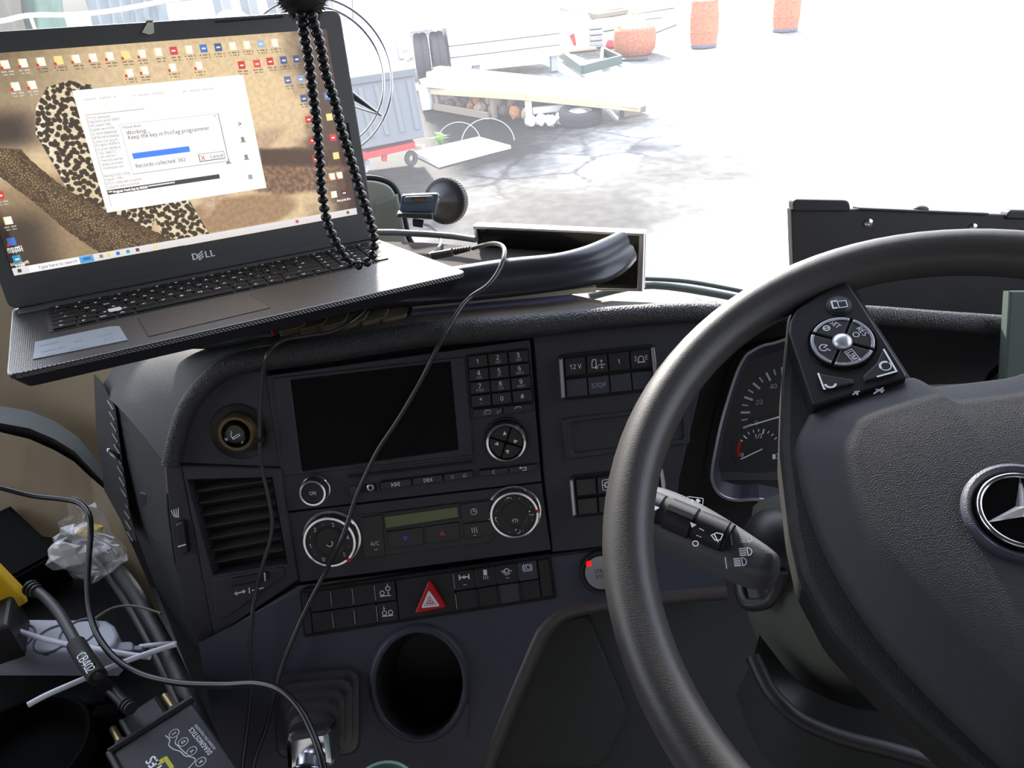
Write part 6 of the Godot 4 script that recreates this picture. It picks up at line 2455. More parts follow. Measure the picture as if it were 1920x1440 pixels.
# ---------- hanging and standing pieces near the windscreen ----------
func ornaments() -> void:
	# string of beads
	var b := thing("bead_string", "long loop of glossy black beads hanging before the laptop screen", "beads", Transform3D(Basis(), W(578, 20, 0.56)))
	var inv := b.transform.affine_inverse()
	var px := [[566, 28], [567, 44], [572, 75], [577, 100], [582, 137], [586, 172], [591, 207], [595, 242], [597, 272], [600, 307], [602, 345], [605, 367], [610, 400], [617, 427], [630, 455], [646, 482], [657, 494], [672, 497], [684, 494], [693, 487], [700, 471], [701, 445], [694, 415], [685, 387], [674, 355], [660, 307], [650, 275], [639, 240], [631, 205], [621, 170], [610, 135], [600, 82], [587, 40], [585, 26]]
	var path := PackedVector3Array()
	for p in px:
		path.append(Vector3(p[0], p[1], 0))
	path = smooth_path(path, 8)
	var pts := PackedVector3Array()
	var acc := 0.0
	for i in path.size() - 1:
		var seg := path[i].distance_to(path[i + 1])
		while acc < seg:
			pts.append(path[i].lerp(path[i + 1], acc / seg))
			acc += 16.6
		acc -= seg
	var world := PackedVector3Array()
	for p in pts:
		world.append(inv * W(p.x, p.y, lerpf(0.56, 0.65, (p.y - 20.0) / 477.0)))
	var bead := S()
	ball(bead, Vector3.ZERO, Vector3(0.0043, 0.0043, 0.0036), 16, 10)
	bead.generate_normals()
	var mesh := bead.commit()
	mesh.surface_set_material(0, mat(Color(0.10, 0.10, 0.11), 0.3))
	for i in world.size():
		var d := (world[mini(i + 1, world.size() - 1)] - world[maxi(i - 1, 0)]).normalized()
		put("bead", mesh, b, Transform3D(Basis(Quaternion(Vector3(0, 0, 1), d)), world[i]))
	var st := S()
	tube(st, world, 0.0008, 5)
	obj("thread", st, M.gap, b)
	# furry ornament above it
	var f := thing("fur_ball", "dark brown furry ball at the photo's top edge from which the beads hang", "ornament", Transform3D(Basis(), W(566, -14, 0.565)))
	st = S()
	ball(st, Vector3.ZERO, Vector3(0.0178, 0.0165, 0.0178), 20, 12)
	var fm := mat(Color(0.15, 0.12, 0.11), 0.9)
	obj("core", st, fm, f)
	st = S()
	flat(st)
	for i in 900:
		var d := Vector3(rng.randfn(), rng.randfn(), rng.randfn()).normalized()
		var s := d.cross(Vector3(rng.randfn(), rng.randfn(), rng.randfn())).normalized() * 0.0005
		var p := d * 0.0165
		var e := d * rng.randf_range(0.0185, 0.0215) + Vector3(rng.randfn(), rng.randfn(), rng.randfn()) * 0.0012
		tri(st, p - s, p + s, e)
		tri(st, p + s, p - s, e)
	obj("fur", st, mat(Color(0.24, 0.18, 0.14), 0.9), f).set_meta("kind", "stuff")
	st = S()
	tube(st, PackedVector3Array([Vector3(0, 0.012, 0), Vector3(0.0, 0.5, 0.02)]), 0.0012, 6)
	obj("cord", st, M.gap, f)
	# star emblem ring
	var o := W(592, 150, 1.0)
	var fr := frame(o, Vector3.RIGHT, Vector3(0, 1, -0.25))
	var s := thing("star_ring_ornament", "large thin chrome ring with a three-pointed star, hanging behind the laptop", "ornament", fr)
	var R := q(fr, 735, 150).x
	for k in 2:
		st = S()
		var ring := PackedVector3Array()
		for i in 73:
			var an := TAU * i / 72
			ring.append(Vector3(cos(an), sin(an), 0) * R * [1.0, 0.895][k])
		tube(st, ring, 0.0016, 8, false)
		obj("ring", st, M.chrome, s)
	for k in 3:
		var an := deg_to_rad(-33.0 + 120.0 * k)
		var e := Vector3(cos(an), sin(an), 0)
		var n := Vector3(-sin(an), cos(an), 0)
		for j in [-1, 1]:
			st = S()
			tube(st, PackedVector3Array([e * R * 0.96, e * R * 0.42 + n * R * 0.10 * j, n.rotated(Vector3(0, 0, 1), -PI / 6.0 * j) * R * 0.14 * j]), 0.0013, 8)
			obj("star_edge", st, M.chrome, s)
		st = S()
		prism(st, PackedVector2Array([Vector2(e.x, e.y) * R * 0.955, Vector2(n.x, n.y) * R * 0.1 + Vector2(e.x, e.y) * R * 0.42, Vector2(e.x, e.y) * R * 0.45]), -0.0008, 0.0008, 0.0, Transform3D(), true)
		obj("star_facet", st, M.black, s)
	st = S()
	var cp := PackedVector3Array()
	for i in 14:
		cp.append(q3(fr, 662 - 0.3 * i, 36 - 8 * i, 0.001 * (i % 2)))
	tube(st, cp, 0.0008, 6)
	obj("chain", st, M.satin, s)
	# navigation cradle on a suction cup
	var gf := frame(W(785, 385, 1.0), cv(1, -0.03, 0.1), -cv(0.03, 0.9, 0.4))
	var g := thing("phone_cradle", "blue-grey device cradle with brass contacts on a black windscreen suction cup", "cradle", gf)
	var slate := mat(Color(0.27, 0.31, 0.36), 0.5)
	st = S()
	prism(st, rounded(qs(gf, [753, 366, 823, 363, 816, 404, 748, 402]), 0.004, 4), -0.008, 0.0, 0.0015, Transform3D(), true)
	obj("back_plate", st, slate, g)
	st = S()
	prism(st, rounded(qs(gf, [758, 369, 813, 367, 812, 378, 757, 381], 0.003), 0.004, 4), -0.001, 0.0035, 0.001)
	obj("contact_block", st, slate, g)
	st = S()
	prism(st, qs(gf, [773, 370, 798, 369, 797, 375, 774, 376], 0.004), 0.002, 0.004, 0.0)
	obj("contact_slot", st, M.gap, g)
	for i in 6:
		st = S()
		var p := q(gf, 776.5 + 3.6 * i, 373.5, 0.0045)
		box(st, Vector3(p.x, p.y, 0.0044), Vector3(0.0011, 0.0026, 0.001))
		obj("contact", st, mat(Color(0.70, 0.50, 0.30), 0.4, 0.6), g)
	st = S()
	prism(st, rounded(qs(gf, [746, 399, 812, 400, 812, 412, 742, 407], 0.012), 0.003, 4), -0.004, 0.014, 0.002, Transform3D(), true)
	obj("ledge", st, M.black, g)
	st = S()
	prism(st, rounded(qs(gf, [773, 411, 795, 413, 793, 428, 774, 425], 0.006), 0.002, 4), -0.004, 0.006, 0.0015, Transform3D(), true)
	obj("plug", st, M.gap, g)
	st = S()
	var c0 := gf.affine_inverse() * W(836, 377, 1.09)
	var axis := Vector3(-0.45, 0.12, 0.88).normalized()
	var xf := Transform3D(Basis(Quaternion(Vector3(0, 0, 1), axis)), c0)
	lathe(st, [Vector2(0.0, -0.008), Vector2(0.030, -0.008), Vector2(0.031, -0.006), Vector2(0.031, 0.006), Vector2(0.029, 0.008), Vector2(0.026, 0.0085), Vector2(0.022, 0.012), Vector2(0.012, 0.022), Vector2(0.008, 0.03), Vector2(0.0, 0.03)], xf, 40)
	obj("suction_cup", st, M.black, g)
	st = S()
	for i in 48:
		var an := TAU * i / 48
		box(st, Vector3(cos(an) * 0.0312, sin(an) * 0.0312, 0), Vector3(0.0012, 0.0012, 0.010), 0.0, xf)
	obj("knurling", st, M.key_light, g)
	st = S()
	tube(st, PackedVector3Array([xf * Vector3(0, 0, 0.026), q3(gf, 800, 388, -0.006)]), 0.007, 12)
	obj("arm", st, M.black, g)
	st = S()
	var cb := S()
	tube(cb, smooth_path(row([796, 421, 0.99, 806, 424, 0.985, 818, 434, 0.97, 827, 450, 0.95, 824, 462, 0.93, 814, 472, 0.915, 803, 478, 0.90])), 0.0018, 8)
	tag(obj("thin_cable", cb, mat(Color(0.45, 0.45, 0.45), 0.4)), "thin grey cable running down from the cradle to the laptop's side", "cable")
	# fringed housing behind the laptop
	var hf := frame(W(712, 400, 1.08), cv(1, 0, 0.1), -cv(0.0, 0.92, 0.35))
	var h := thing("mirror_housing", "grey-green rounded housing with a black fringed edge behind the laptop's right corner", "housing", hf)
	var hp := smooth2(qs(hf, [640, 345, 677, 334, 712, 336, 738, 350, 752, 385, 764, 440, 766, 470, 640, 470], 0.0), 4, true)
	st = S()
	prism(st, inset(hp, 0.003), -0.05, 0.012, 0.008, Transform3D(), true)
	obj("shell", st, mat(Color(0.50, 0.52, 0.49), 0.55), h)
	st = S()
	prism(st, qs(hf, [700, 380, 745, 365, 760, 440, 715, 440], 0.016), 0.0, 0.016, 0.004)
	obj("cheek", st, mat(Color(0.42, 0.44, 0.42), 0.5), h)
	st = S()
	var edge := PackedVector3Array()
	for p in hp:
		edge.append(Vector3(p.x, p.y, 0.0))
	edge.append(edge[0])
	tube(st, edge, 0.004, 8, false)
	obj("rubber_edge", st, M.gap, h)
	st = S()
	flat(st)
	for i in edge.size() - 1:
		for j in 5:
			var p := edge[i].lerp(edge[i + 1], j / 5.0)
			var n := Vector3(p.x, p.y + 0.01, 0).normalized()
			var sd := n.cross(Vector3(0, 0, 1)) * 0.0006
			tri(st, p - sd, p + sd, p + n * 0.0065)
			tri(st, p + sd, p - sd, p + n * 0.0065)
	obj("fringe", st, M.gap, h).set_meta("kind", "stuff")
	# black document holder behind the wheel
	var df := frame(W(1700, 470, 0.86), cv(1, 0.035, 0.02), -cv(0.0, 0.95, 0.30))
	var d := thing("document_holder", "black upright holder plate with rounded tabs and two bright screws behind the wheel", "holder", df)
	st = S()
	prism(st, qs(df, [1483, 392, 1609, 392, 1851, 401, 1990, 406, 1990, 610, 1492, 600, 1486, 480]), -0.012, 0.0, 0.0015, Transform3D(), true)
	obj("plate", st, M.black, d)
	for e in [[1485, 396, 1485, 373, 1590, 375, 1594, 396], [1882, 410, 1889, 393, 1990, 396, 1990, 412]]:
		st = S()
		prism(st, rounded(qs(df, e), 0.005, 4), -0.010, 0.003, 0.0015, Transform3D(), true)
		obj("tab", st, M.black, d)
	st = S()
	prism(st, qs(df, [1609, 389, 1851, 399, 1851, 403, 1609, 393]), -0.014, 0.003, 0.0006, Transform3D(), true)
	obj("top_strip", st, M.side, d)
	st = S()
	ball(st, q3(df, 1727, 392, -0.006), Vector3(0.008, 0.004, 0.006), 14, 8)
	obj("catch", st, M.side, d)
	for e in [[1628, 418], [1824, 427]]:
		st = S()
		lathe(st, [Vector2(0.0048, 0.0), Vector2(0.0045, 0.0015), Vector2(0.003, 0.0026), Vector2(0.0015, 0.0028), Vector2(0.0012, 0.0018), Vector2(0.0, 0.0018)], Transform3D(Basis(), q3(df, e[0], e[1], 0.0)), 24)
		obj("screw", st, M.chrome, d)
	st = S()
	var uf := frame(W(1910, 625, 0.70), cv(1, 0, 0), -cv(0.03, 1, 0.1))
	prism(st, qs(uf, [1894, 545, 1990, 545, 1990, 720, 1884, 716]), -0.01, 0.0, 0.002, Transform3D(), true)
	var upl := obj("upright_panel", st, mat(Color(0.29, 0.335, 0.305), 0.8))
	upl.transform = uf
	tag(upl, "grey-green upright panel at the right edge, seen through the steering wheel", "panel")
	st = S()
	var kf := Transform3D(DP.basis, W(1897, 727, 0.745))
	lathe(st, [Vector2(0.025, -0.004), Vector2(0.025, 0.003), Vector2(0.0235, 0.004), Vector2(0.022, 0.002), Vector2(0.0215, -0.003), Vector2(0.0, -0.003)], kf, 40)
	tag(obj("round_dial_rim", st, M.gloss), "glossy black round dial rim just visible above the hub pad", "dial")
	# wiper blades outside the glass
	st = S()
	for e in [[1105, 556, 1.26, 1225, 535, 1.27, 1400, 562, 1.30, 0.0065], [1180, 522, 1.30, 1290, 528, 1.31, 1420, 552, 1.33, 0.004]]:
		tube(st, smooth_path(PackedVector3Array([W(e[0], e[1], e[2]), W(e[3], e[4], e[5]), W(e[6], e[7], e[8])])), e[9], 8)
	tag(obj("windscreen_wiper", st, mat(Color(0.22, 0.27, 0.27), 0.5)), "dark wiper arm and blade outside the windscreen above the dashboard", "wiper")

# ---------- passenger side ----------
func passenger_side() -> void:
	var pf := Transform3D(Basis(), W(100, 900, 1.05))
	var inv := pf.affine_inverse()
	var p := thing("passenger_trim", "tan passenger-side trim with a curved dark grey grab edge below the laptop", "trim", pf)
	var st := S()
	loft(st, [row([-160, 310, 1.12, 60, 300, 1.10, 150, 300, 1.08, 420, 300, 1.06], inv), row([-160, 560, 1.10, 60, 560, 1.09, 150, 560, 1.07, 420, 580, 1.03], inv), row([-160, 700, 1.10, 60, 690, 1.09, 160, 690, 1.06, 330, 715, 0.99], inv), row([-160, 930, 1.10, 60, 930, 1.08, 170, 900, 1.05, 340, 930, 0.99], inv)], false, true, true)
	obj("upper_panel", st, M.tan, p)  # top and right reach are unseen, shaped to keep sun off the shelf
	st = S()
	var up := [-160, 745, 1.04, 0, 761, 1.03, 55, 770, 1.025, 100, 788, 1.02, 145, 818, 1.01, 178, 858, 1.0, 208, 905, 0.985]
	var mid := [-160, 780, 1.01, 0, 793, 1.00, 55, 803, 0.995, 100, 822, 0.99, 140, 846, 0.985, 172, 880, 0.98, 206, 915, 0.975]
	var low := [-160, 796, 1.03, 0, 809, 1.02, 55, 822, 1.015, 100, 842, 1.01, 138, 864, 1.0, 170, 894, 0.99, 203, 922, 0.98]
	loft(st, [row(up, inv), row(mid, inv)], false, true, true)
	obj("grab_edge", st, M.side, p)
	st = S()
	loft(st, [row(mid, inv), row(low, inv)], false, true, true)
	obj("grab_recess", st, M.black, p)
	st = S()
	var face_top := [-160, 797, 1.005, 0, 811, 0.995, 55, 824, 0.99, 100, 844, 0.985, 138, 866, 0.98, 170, 896, 0.975, 204, 924, 0.97]
	loft(st, [row(low, inv), row(face_top, inv)], false, true, true)
	var ft2 := []
	for i in face_top.size():
		ft2.append(face_top[i] + ([0, 9, 0.0][i % 3] if i % 3 == 1 else 0.0))
	loft(st, [row(face_top, inv), row([-160, 1100, 1.02, 0, 1090, 1.02, 55, 1100, 1.02, 100, 1110, 1.01, 160, 1120, 0.99, 215, 1130, 0.95, 304, 1150, 0.90], inv)], false, true, true)
	obj("lower_panel", st, M.tan, p)
	# the slender vent between the trim and the dashboard's side
	var vf := Transform3D(Basis(), W(215, 850, 0.92))
	inv = vf.affine_inverse()
	var v := thing("side_vent", "narrow tall black vent with slanted slats at the dashboard's left side", "air vent", vf)
	st = S()
	loft(st, [row([176, 700, 0.95, 190, 715, 0.905, 216, 764, 0.875], inv), row([180, 800, 0.945, 198, 830, 0.90, 228, 856, 0.865], inv), row([196, 920, 0.94, 214, 930, 0.895, 242, 955, 0.855], inv), row([232, 985, 0.93, 240, 1000, 0.885, 256, 1016, 0.85], inv)], false, true, true)
	obj("housing", st, M.gap, v)
	for k in 13:
		st = S()
		var y := 752.0 + 20.5 * k
		var x := 206.0 + 3.1 * k
		var a := inv * W(x - 4, y, 0.876)
		var b := inv * W(x + 7, y + 17, 0.858)
		tube(st, PackedVector3Array([a, b]), 0.0011, 6)
		obj("slat", st, M.key_light, v)
	st = S()
	ball(st, inv * W(213, 853, 0.87), Vector3(0.004, 0.010, 0.004), 12, 8, Basis(Vector3(0, 0, 1), 0.4))
	obj("slider", st, M.satin, v)
	# recessed rocker on the side face
	var sf := frame(W(264, 950, 0.868), cv(0.6, -0.1, -0.75), -cv(0.25, 0.95, 0.1))
	var s := thing("side_rocker", "oval black rocker switch recessed in the dashboard's dark left side", "switch", sf)
	st = S()
	prism(st, rounded(qs(sf, [246, 905, 266, 915, 282, 980, 272, 992, 255, 960], 0.002), 0.006, 4), -0.01, 0.0005, 0.0)
	obj("bowl", st, M.gap, s)
	st = S()
	prism(st, rounded(qs(sf, [252, 925, 264, 928, 274, 972, 264, 978], 0.008), 0.006, 4), -0.004, 0.004, 0.0015)
	obj("rocker", st, M.black, s)

# ---------- things on the shelf at the lower left ----------
func shelf_things() -> void:
	var o := on_y(200, 1200, TRAY)
	var tf := Transform3D(Basis(), o)
	var inv := tf.affine_inverse()
	var t := thing("storage_shelf", "black moulded storage shelf with a raised rim on the passenger side", "shelf", tf)
	var px := [-120, 1040, 30, 985, 75, 967, 120, 975, 190, 1030, 245, 1100, 303, 1200, 345, 1290, 395, 1400, 440, 1520, -120, 1520]
	var p := PackedVector2Array()
	for i in range(0, px.size(), 2):
		var w: Vector3 = inv * on_y(px[i], px[i + 1], TRAY)
		p.append(Vector2(w.x, -w.z))
	var st := S()
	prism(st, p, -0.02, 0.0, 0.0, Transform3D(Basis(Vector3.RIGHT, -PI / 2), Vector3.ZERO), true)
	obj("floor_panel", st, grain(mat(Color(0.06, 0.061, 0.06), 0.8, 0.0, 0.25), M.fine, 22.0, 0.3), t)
	st = S()
	var rp := PackedVector3Array()
	for e in [[-100, 1030], [20, 990], [66, 968], [100, 968], [140, 985], [190, 1032], [245, 1102], [300, 1196], [345, 1290], [395, 1400], [440, 1520]]:
		rp.append(inv * on_y(e[0], e[1], TRAY + 0.008))
	tube(st, smooth_path(rp), 0.009, 10)
	obj("rim", st, grain(mat(Color(0.11, 0.11, 0.108), 0.5), M.fine, 22.0, 0.2), t)
	st = S()
	rp = PackedVector3Array()
	for e in [[60, 1000], [95, 990], [135, 1006], [180, 1050], [232, 1120], [275, 1196], [322, 1290], [365, 1390]]:
		rp.append(inv * on_y(e[0], e[1], TRAY + 0.002))
	tube(st, smooth_path(rp), 0.005, 8)
	obj("inner_rib", st, mat(Color(0.17, 0.17, 0.165), 0.5), t)
	# round pot holder in the corner
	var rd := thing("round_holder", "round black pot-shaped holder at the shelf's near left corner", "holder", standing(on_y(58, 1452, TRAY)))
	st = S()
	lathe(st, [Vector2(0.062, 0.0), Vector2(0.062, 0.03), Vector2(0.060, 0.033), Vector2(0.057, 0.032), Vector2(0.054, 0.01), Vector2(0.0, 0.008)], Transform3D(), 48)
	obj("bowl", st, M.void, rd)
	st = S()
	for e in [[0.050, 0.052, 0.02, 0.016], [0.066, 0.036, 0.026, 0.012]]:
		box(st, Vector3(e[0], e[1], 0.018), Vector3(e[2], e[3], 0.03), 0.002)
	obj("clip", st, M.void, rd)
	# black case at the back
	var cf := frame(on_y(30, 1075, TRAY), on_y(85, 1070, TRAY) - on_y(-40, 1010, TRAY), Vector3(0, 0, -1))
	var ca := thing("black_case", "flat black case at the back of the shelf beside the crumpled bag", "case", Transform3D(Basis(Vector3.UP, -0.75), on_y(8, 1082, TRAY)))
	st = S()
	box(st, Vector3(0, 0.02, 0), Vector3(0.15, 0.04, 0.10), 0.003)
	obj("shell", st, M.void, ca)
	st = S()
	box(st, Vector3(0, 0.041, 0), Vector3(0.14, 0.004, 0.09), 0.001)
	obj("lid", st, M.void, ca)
	# power strip
	var sx := on_y(205, 1215, TRAY + 0.035) - on_y(0, 1213, TRAY + 0.035)
	var sf := frame(on_y(110, 1205, TRAY), Vector3(sx.x, 0, sx.z), Vector3(-sx.z, 0, sx.x).cross(Vector3.UP).cross(Vector3.UP) * -1.0)
	sf = frame(on_y(110, 1218, TRAY), Vector3(sx.x, 0, sx.z), Vector3(0, 0, -1))
	var ps := thing("power_strip", "lilac-grey power strip with round sockets lying on the shelf", "power strip", sf)
	var h := 0.035
	st = S()
	var body := qs(sf, [-120, 1162, 67, 1160, 199, 1162, 214, 1172, 221, 1190, 216, 1205, 200, 1222, -120, 1222], h)
	prism(st, body, 0.0, h, 0.003)
	var grey := mat(Color(0.64, 0.65, 0.69), 0.5)
	obj("body", st, grey, ps)
	for e in [[148, 1186], [100, 1198], [30, 1198]]:
		var c := q(sf, e[0], e[1], h)
		st = S()
		lathe(st, [Vector2(0.019, h - 0.001), Vector2(0.019, h + 0.0012), Vector2(0.0175, h + 0.0012), Vector2(0.0165, h - 0.006), Vector2(0.0, h - 0.006)], Transform3D(Basis(), Vector3(c.x, c.y, 0.0)), 32)
		obj("socket", st, mat(Color(0.30, 0.32, 0.40), 0.5), ps)
	st = S()
	var hc := q(sf, 186, 1213, h)
	lathe(st, [Vector2(0.003, h - 0.0005), Vector2(0.003, h + 0.0006), Vector2(0.0, h + 0.0006)], Transform3D(Basis(), Vector3(hc.x, hc.y, 0)), 12)
	obj("screw_hole", st, M.gap, ps)
	# black plug-in adapter with green lamp, yellow block above it
	var ad := thing("black_adapter", "black plug-in adapter with a green lamp on the power strip, under the yellow block", "adapter", frame(on_y(28, 1215, TRAY + h), Vector3(sx.x, 0, sx.z).rotated(Vector3.UP, 0.5), Vector3(0, 0, -1)))
	st = S()
	box(st, Vector3(-0.012, 0.008, 0.022), Vector3(0.046, 0.05, 0.044), 0.004)
	obj("body", st, M.black, ad)
	st = S()
	ball(st, Vector3(-0.031, -0.012, 0.045), Vector3(0.003, 0.003, 0.003), 10, 6)
	var gm := mat(Color(0.1, 0.6, 0.25), 0.4)
	gm.emission_enabled = true
	gm.emission = Color(0.1, 0.9, 0.35)
	gm.emission_energy_multiplier = 0.2
	obj("signal_light", st, gm, ad)
	var yb := thing("yellow_block", "bright yellow block with a red top resting at the left edge above the adapter", "block", Transform3D(Basis(Vector3.UP, 0.6) * Basis(Vector3(0, 0, 1), 0.2), W(-3, 1096, 0.80)))
	st = S()
	box(st, Vector3(-0.008, 0, 0), Vector3(0.038, 0.058, 0.03), 0.005)
	obj("body", st, mat(Color(0.86, 0.68, 0.05), 0.45), yb)
	st = S()
	box(st, Vector3(-0.006, 0.031, 0.002), Vector3(0.026, 0.006, 0.022), 0.002)
	obj("top", st, M.red, yb)
	# crumpled bag
	var bg := thing("crumpled_bag", "crumpled clear plastic bag holding white and yellow wrappers at the back of the shelf", "bag", Transform3D(Basis(), on_y(158, 1075, TRAY)))
	inv = bg.transform.affine_inverse()
	var film := mat(Color(0.92, 0.92, 0.92, 0.10), 0.08)
	film.transparency = BaseMaterial3D.TRANSPARENCY_ALPHA
	for k in 3:
		st = S()
		lump(st, inv * W([150, 178, 160][k], [1030, 1045, 990][k], 0.90 + 0.02 * k), Vector3([0.038, 0.032, 0.022][k], [0.030, 0.026, 0.034][k], 0.022), 90 + k, 14, 10, 0.75)
		obj("film", st, film, bg)
	st = S()
	lump(st, inv * W(125, 1040, 0.90), Vector3(0.022, 0.020, 0.006), 99, 8, 6, 0.4)
	obj("wrapper", st, M.white, bg)
	st = S()
	lump(st, inv * W(168, 995, 0.925), Vector3(0.016, 0.007, 0.008), 98, 9, 6, 0.5)
	obj("yellow_wrapper", st, mat(Color(0.85, 0.70, 0.15), 0.5), bg)
	st = S()
	for k in 5:
		var a := inv * W(150 + 10 * k, 1000 + 14 * (k % 3), 0.885)
		tube(st, PackedVector3Array([a, a + Vector3(0.010, 0.008 - 0.004 * k, 0.0), a + Vector3(0.02, -0.006, 0.004)]), 0.0009, 5)
	obj("fold", st, M.white, bg)
	# diagnostic box
	var A := on_y(208, 1407, TRAY + 0.03)
	var B := on_y(357, 1311, TRAY + 0.03)
	var df := frame(A, B - A, (B - A).cross(Vector3.UP) * -1.0)
	if df.basis.z.y < 0.0:
		df = frame(A, B - A, (B - A).cross(Vector3.UP))
	var L := (B - A).length()
	var db := thing("diagnostic_box", "black diagnostic interface box with white and yellow print, gold thumbscrews and cable", "box", df)
	st = S()
	box(st, Vector3(L / 2, -0.065, -0.013), Vector3(L, 0.13, 0.024), 0.002)
	obj("case", st, M.black_soft, db)
	st = S()
	tube(st, PackedVector3Array([Vector3(-0.002, 0.0, -0.001), Vector3(L + 0.002, 0.0, -0.001)]), 0.0036, 8)
	obj("end_rim", st, M.black, db)
	st = S()
	tube(st, PackedVector3Array([Vector3(-0.002, 0.0, -0.001), Vector3(-0.002, -0.13, -0.001)]), 0.003, 8)
	obj("side_rim", st, M.black, db)
	st = S()
	box(st, Vector3(L * 0.47, 0.017, -0.012), Vector3(L * 0.52, 0.034, 0.016), 0.004)
	obj("connector_hood", st, M.black, db)
	for k in [0.13, 0.80]:
		st = S()
		lathe(st, [Vector2(0.0035, 0.0), Vector2(0.0035, 0.020), Vector2(0.003, 0.021), Vector2(0.0, 0.021)], Transform3D(Basis(Vector3.RIGHT, -PI / 2), Vector3(L * k, 0.012, -0.010)), 12)
		obj("thumbscrew", st, mat(Color(0.66, 0.60, 0.44), 0.35, 0.8), db)
		st = S()
		box(st, Vector3(L * k, 0.004, -0.010), Vector3(0.009, 0.016, 0.010), 0.001)
		obj("screw_lug", st, M.black, db)
	var z := 0.0
	var pr := S()
	var ta := (q(df, 357, 1366) - q(df, 393, 1411)).angle()
	text(pr, "DIAGNOSTICS", 0.0042, q(df, 375, 1388), -0.0008, ta, true)
	text(pr, "Achieve the impossible", 0.0026, q(df, 384, 1380), -0.0008, ta)
	var cs := [[326, 1374], [343, 1390], [359, 1407], [376, 1427]]
	for k in 4:
		var c := q(df, cs[k][0], cs[k][1])
		stroke(pr, circle(0.0042, 18, c), 0.0007, -0.0008, true)
		text(pr, "IDVA"[k], 0.0034, c, -0.0008, ta, true)
	stroke(pr, smooth2(qs(df, [310, 1378, 318, 1386, 316, 1396, 326, 1404, 338, 1408, 346, 1416, 358, 1418, 366, 1424, 352, 1440, 340, 1452]), 3), 0.0009, -0.0008)
	stroke(pr, smooth2(qs(df, [332, 1380, 328, 1392, 334, 1398, 348, 1412]), 3), 0.0008, -0.0008)
	var tb := ta
	text(pr, "TES", 0.0085, q(df, 288, 1432), -0.0008, ta, true)
	ink(pr, db, M.ink, "print")
	pr = S()
	fill(pr, qs(df, [304, 1420, 312, 1416, 326, 1436, 318, 1440]), -0.0008)
	fill(pr, qs(df, [304, 1420, 308, 1428, 296, 1434, 292, 1428]), -0.0008)
	fill(pr, qs(df, [326, 1436, 318, 1440, 310, 1448, 316, 1452]), -0.0008)
	ink(pr, db, mat(Color(0.80, 0.78, 0.15), 0.6), "yellow_print")
	# usb plug
	var uf := frame(on_y(235, 1213, TRAY + 0.03), on_y(265, 1212, TRAY + 0.03) - on_y(205, 1212, TRAY + 0.03), Vector3(0, 0, -1))
	var us := thing("usb_plug", "grey plug with a short white cable lying over the power strip's right end", "plug", uf)
	st = S()
	prism(st, rounded(qs(uf, [206, 1203, 246, 1202, 250, 1206, 250, 1217, 244, 1220, 206, 1218]), 0.002, 3), -0.009, 0.0, 0.0015, Transform3D(), true)
	obj("body", st, mat(Color(0.47, 0.47, 0.53), 0.5), us)
	st = S()
	box(st, Vector3(q(uf, 258, 1212).x, q(uf, 258, 1212).y, -0.004), Vector3(0.010, 0.006, 0.005), 0.001)
	obj("strain_relief", st, mat(Color(0.42, 0.42, 0.48), 0.5), us)
	st = S()
	var ui := uf.affine_inverse()
	tube(st, smooth_path(PackedVector3Array([ui * on_y(262, 1212, TRAY + 0.027), ui * on_y(300, 1208, TRAY + 0.028), ui * on_y(330, 1206, TRAY + 0.02)])), 0.0022, 8)
	obj("lead", st, M.white_cable, us)

# ---------- cables ----------
func cord(called: String, label: String, a: Array, r: float, m: Material, cat := "cable") -> Node3D:
	var p := row(a)
	var n := thing(called, label, cat, Transform3D(Basis(), p[0]))
	for i in p.size():
		p[i] = n.transform.affine_inverse() * p[i]
	var st := S()
	tube(st, smooth_path(p, 8), r, 12)
	obj("lead", st, m, n)
	return n

func on_panel(fr: Transform3D, a: Array) -> Array:
	# pixel and height over a panel -> pixel and depth
	var out := []
	for i in range(0, a.size(), 3):
		var w: Vector3 = fr * q3(fr, a[i], a[i + 1], a[i + 2])
		out.append_array([a[i], a[i + 1], -(CB.inverse() * (w - CO)).z])
	return out

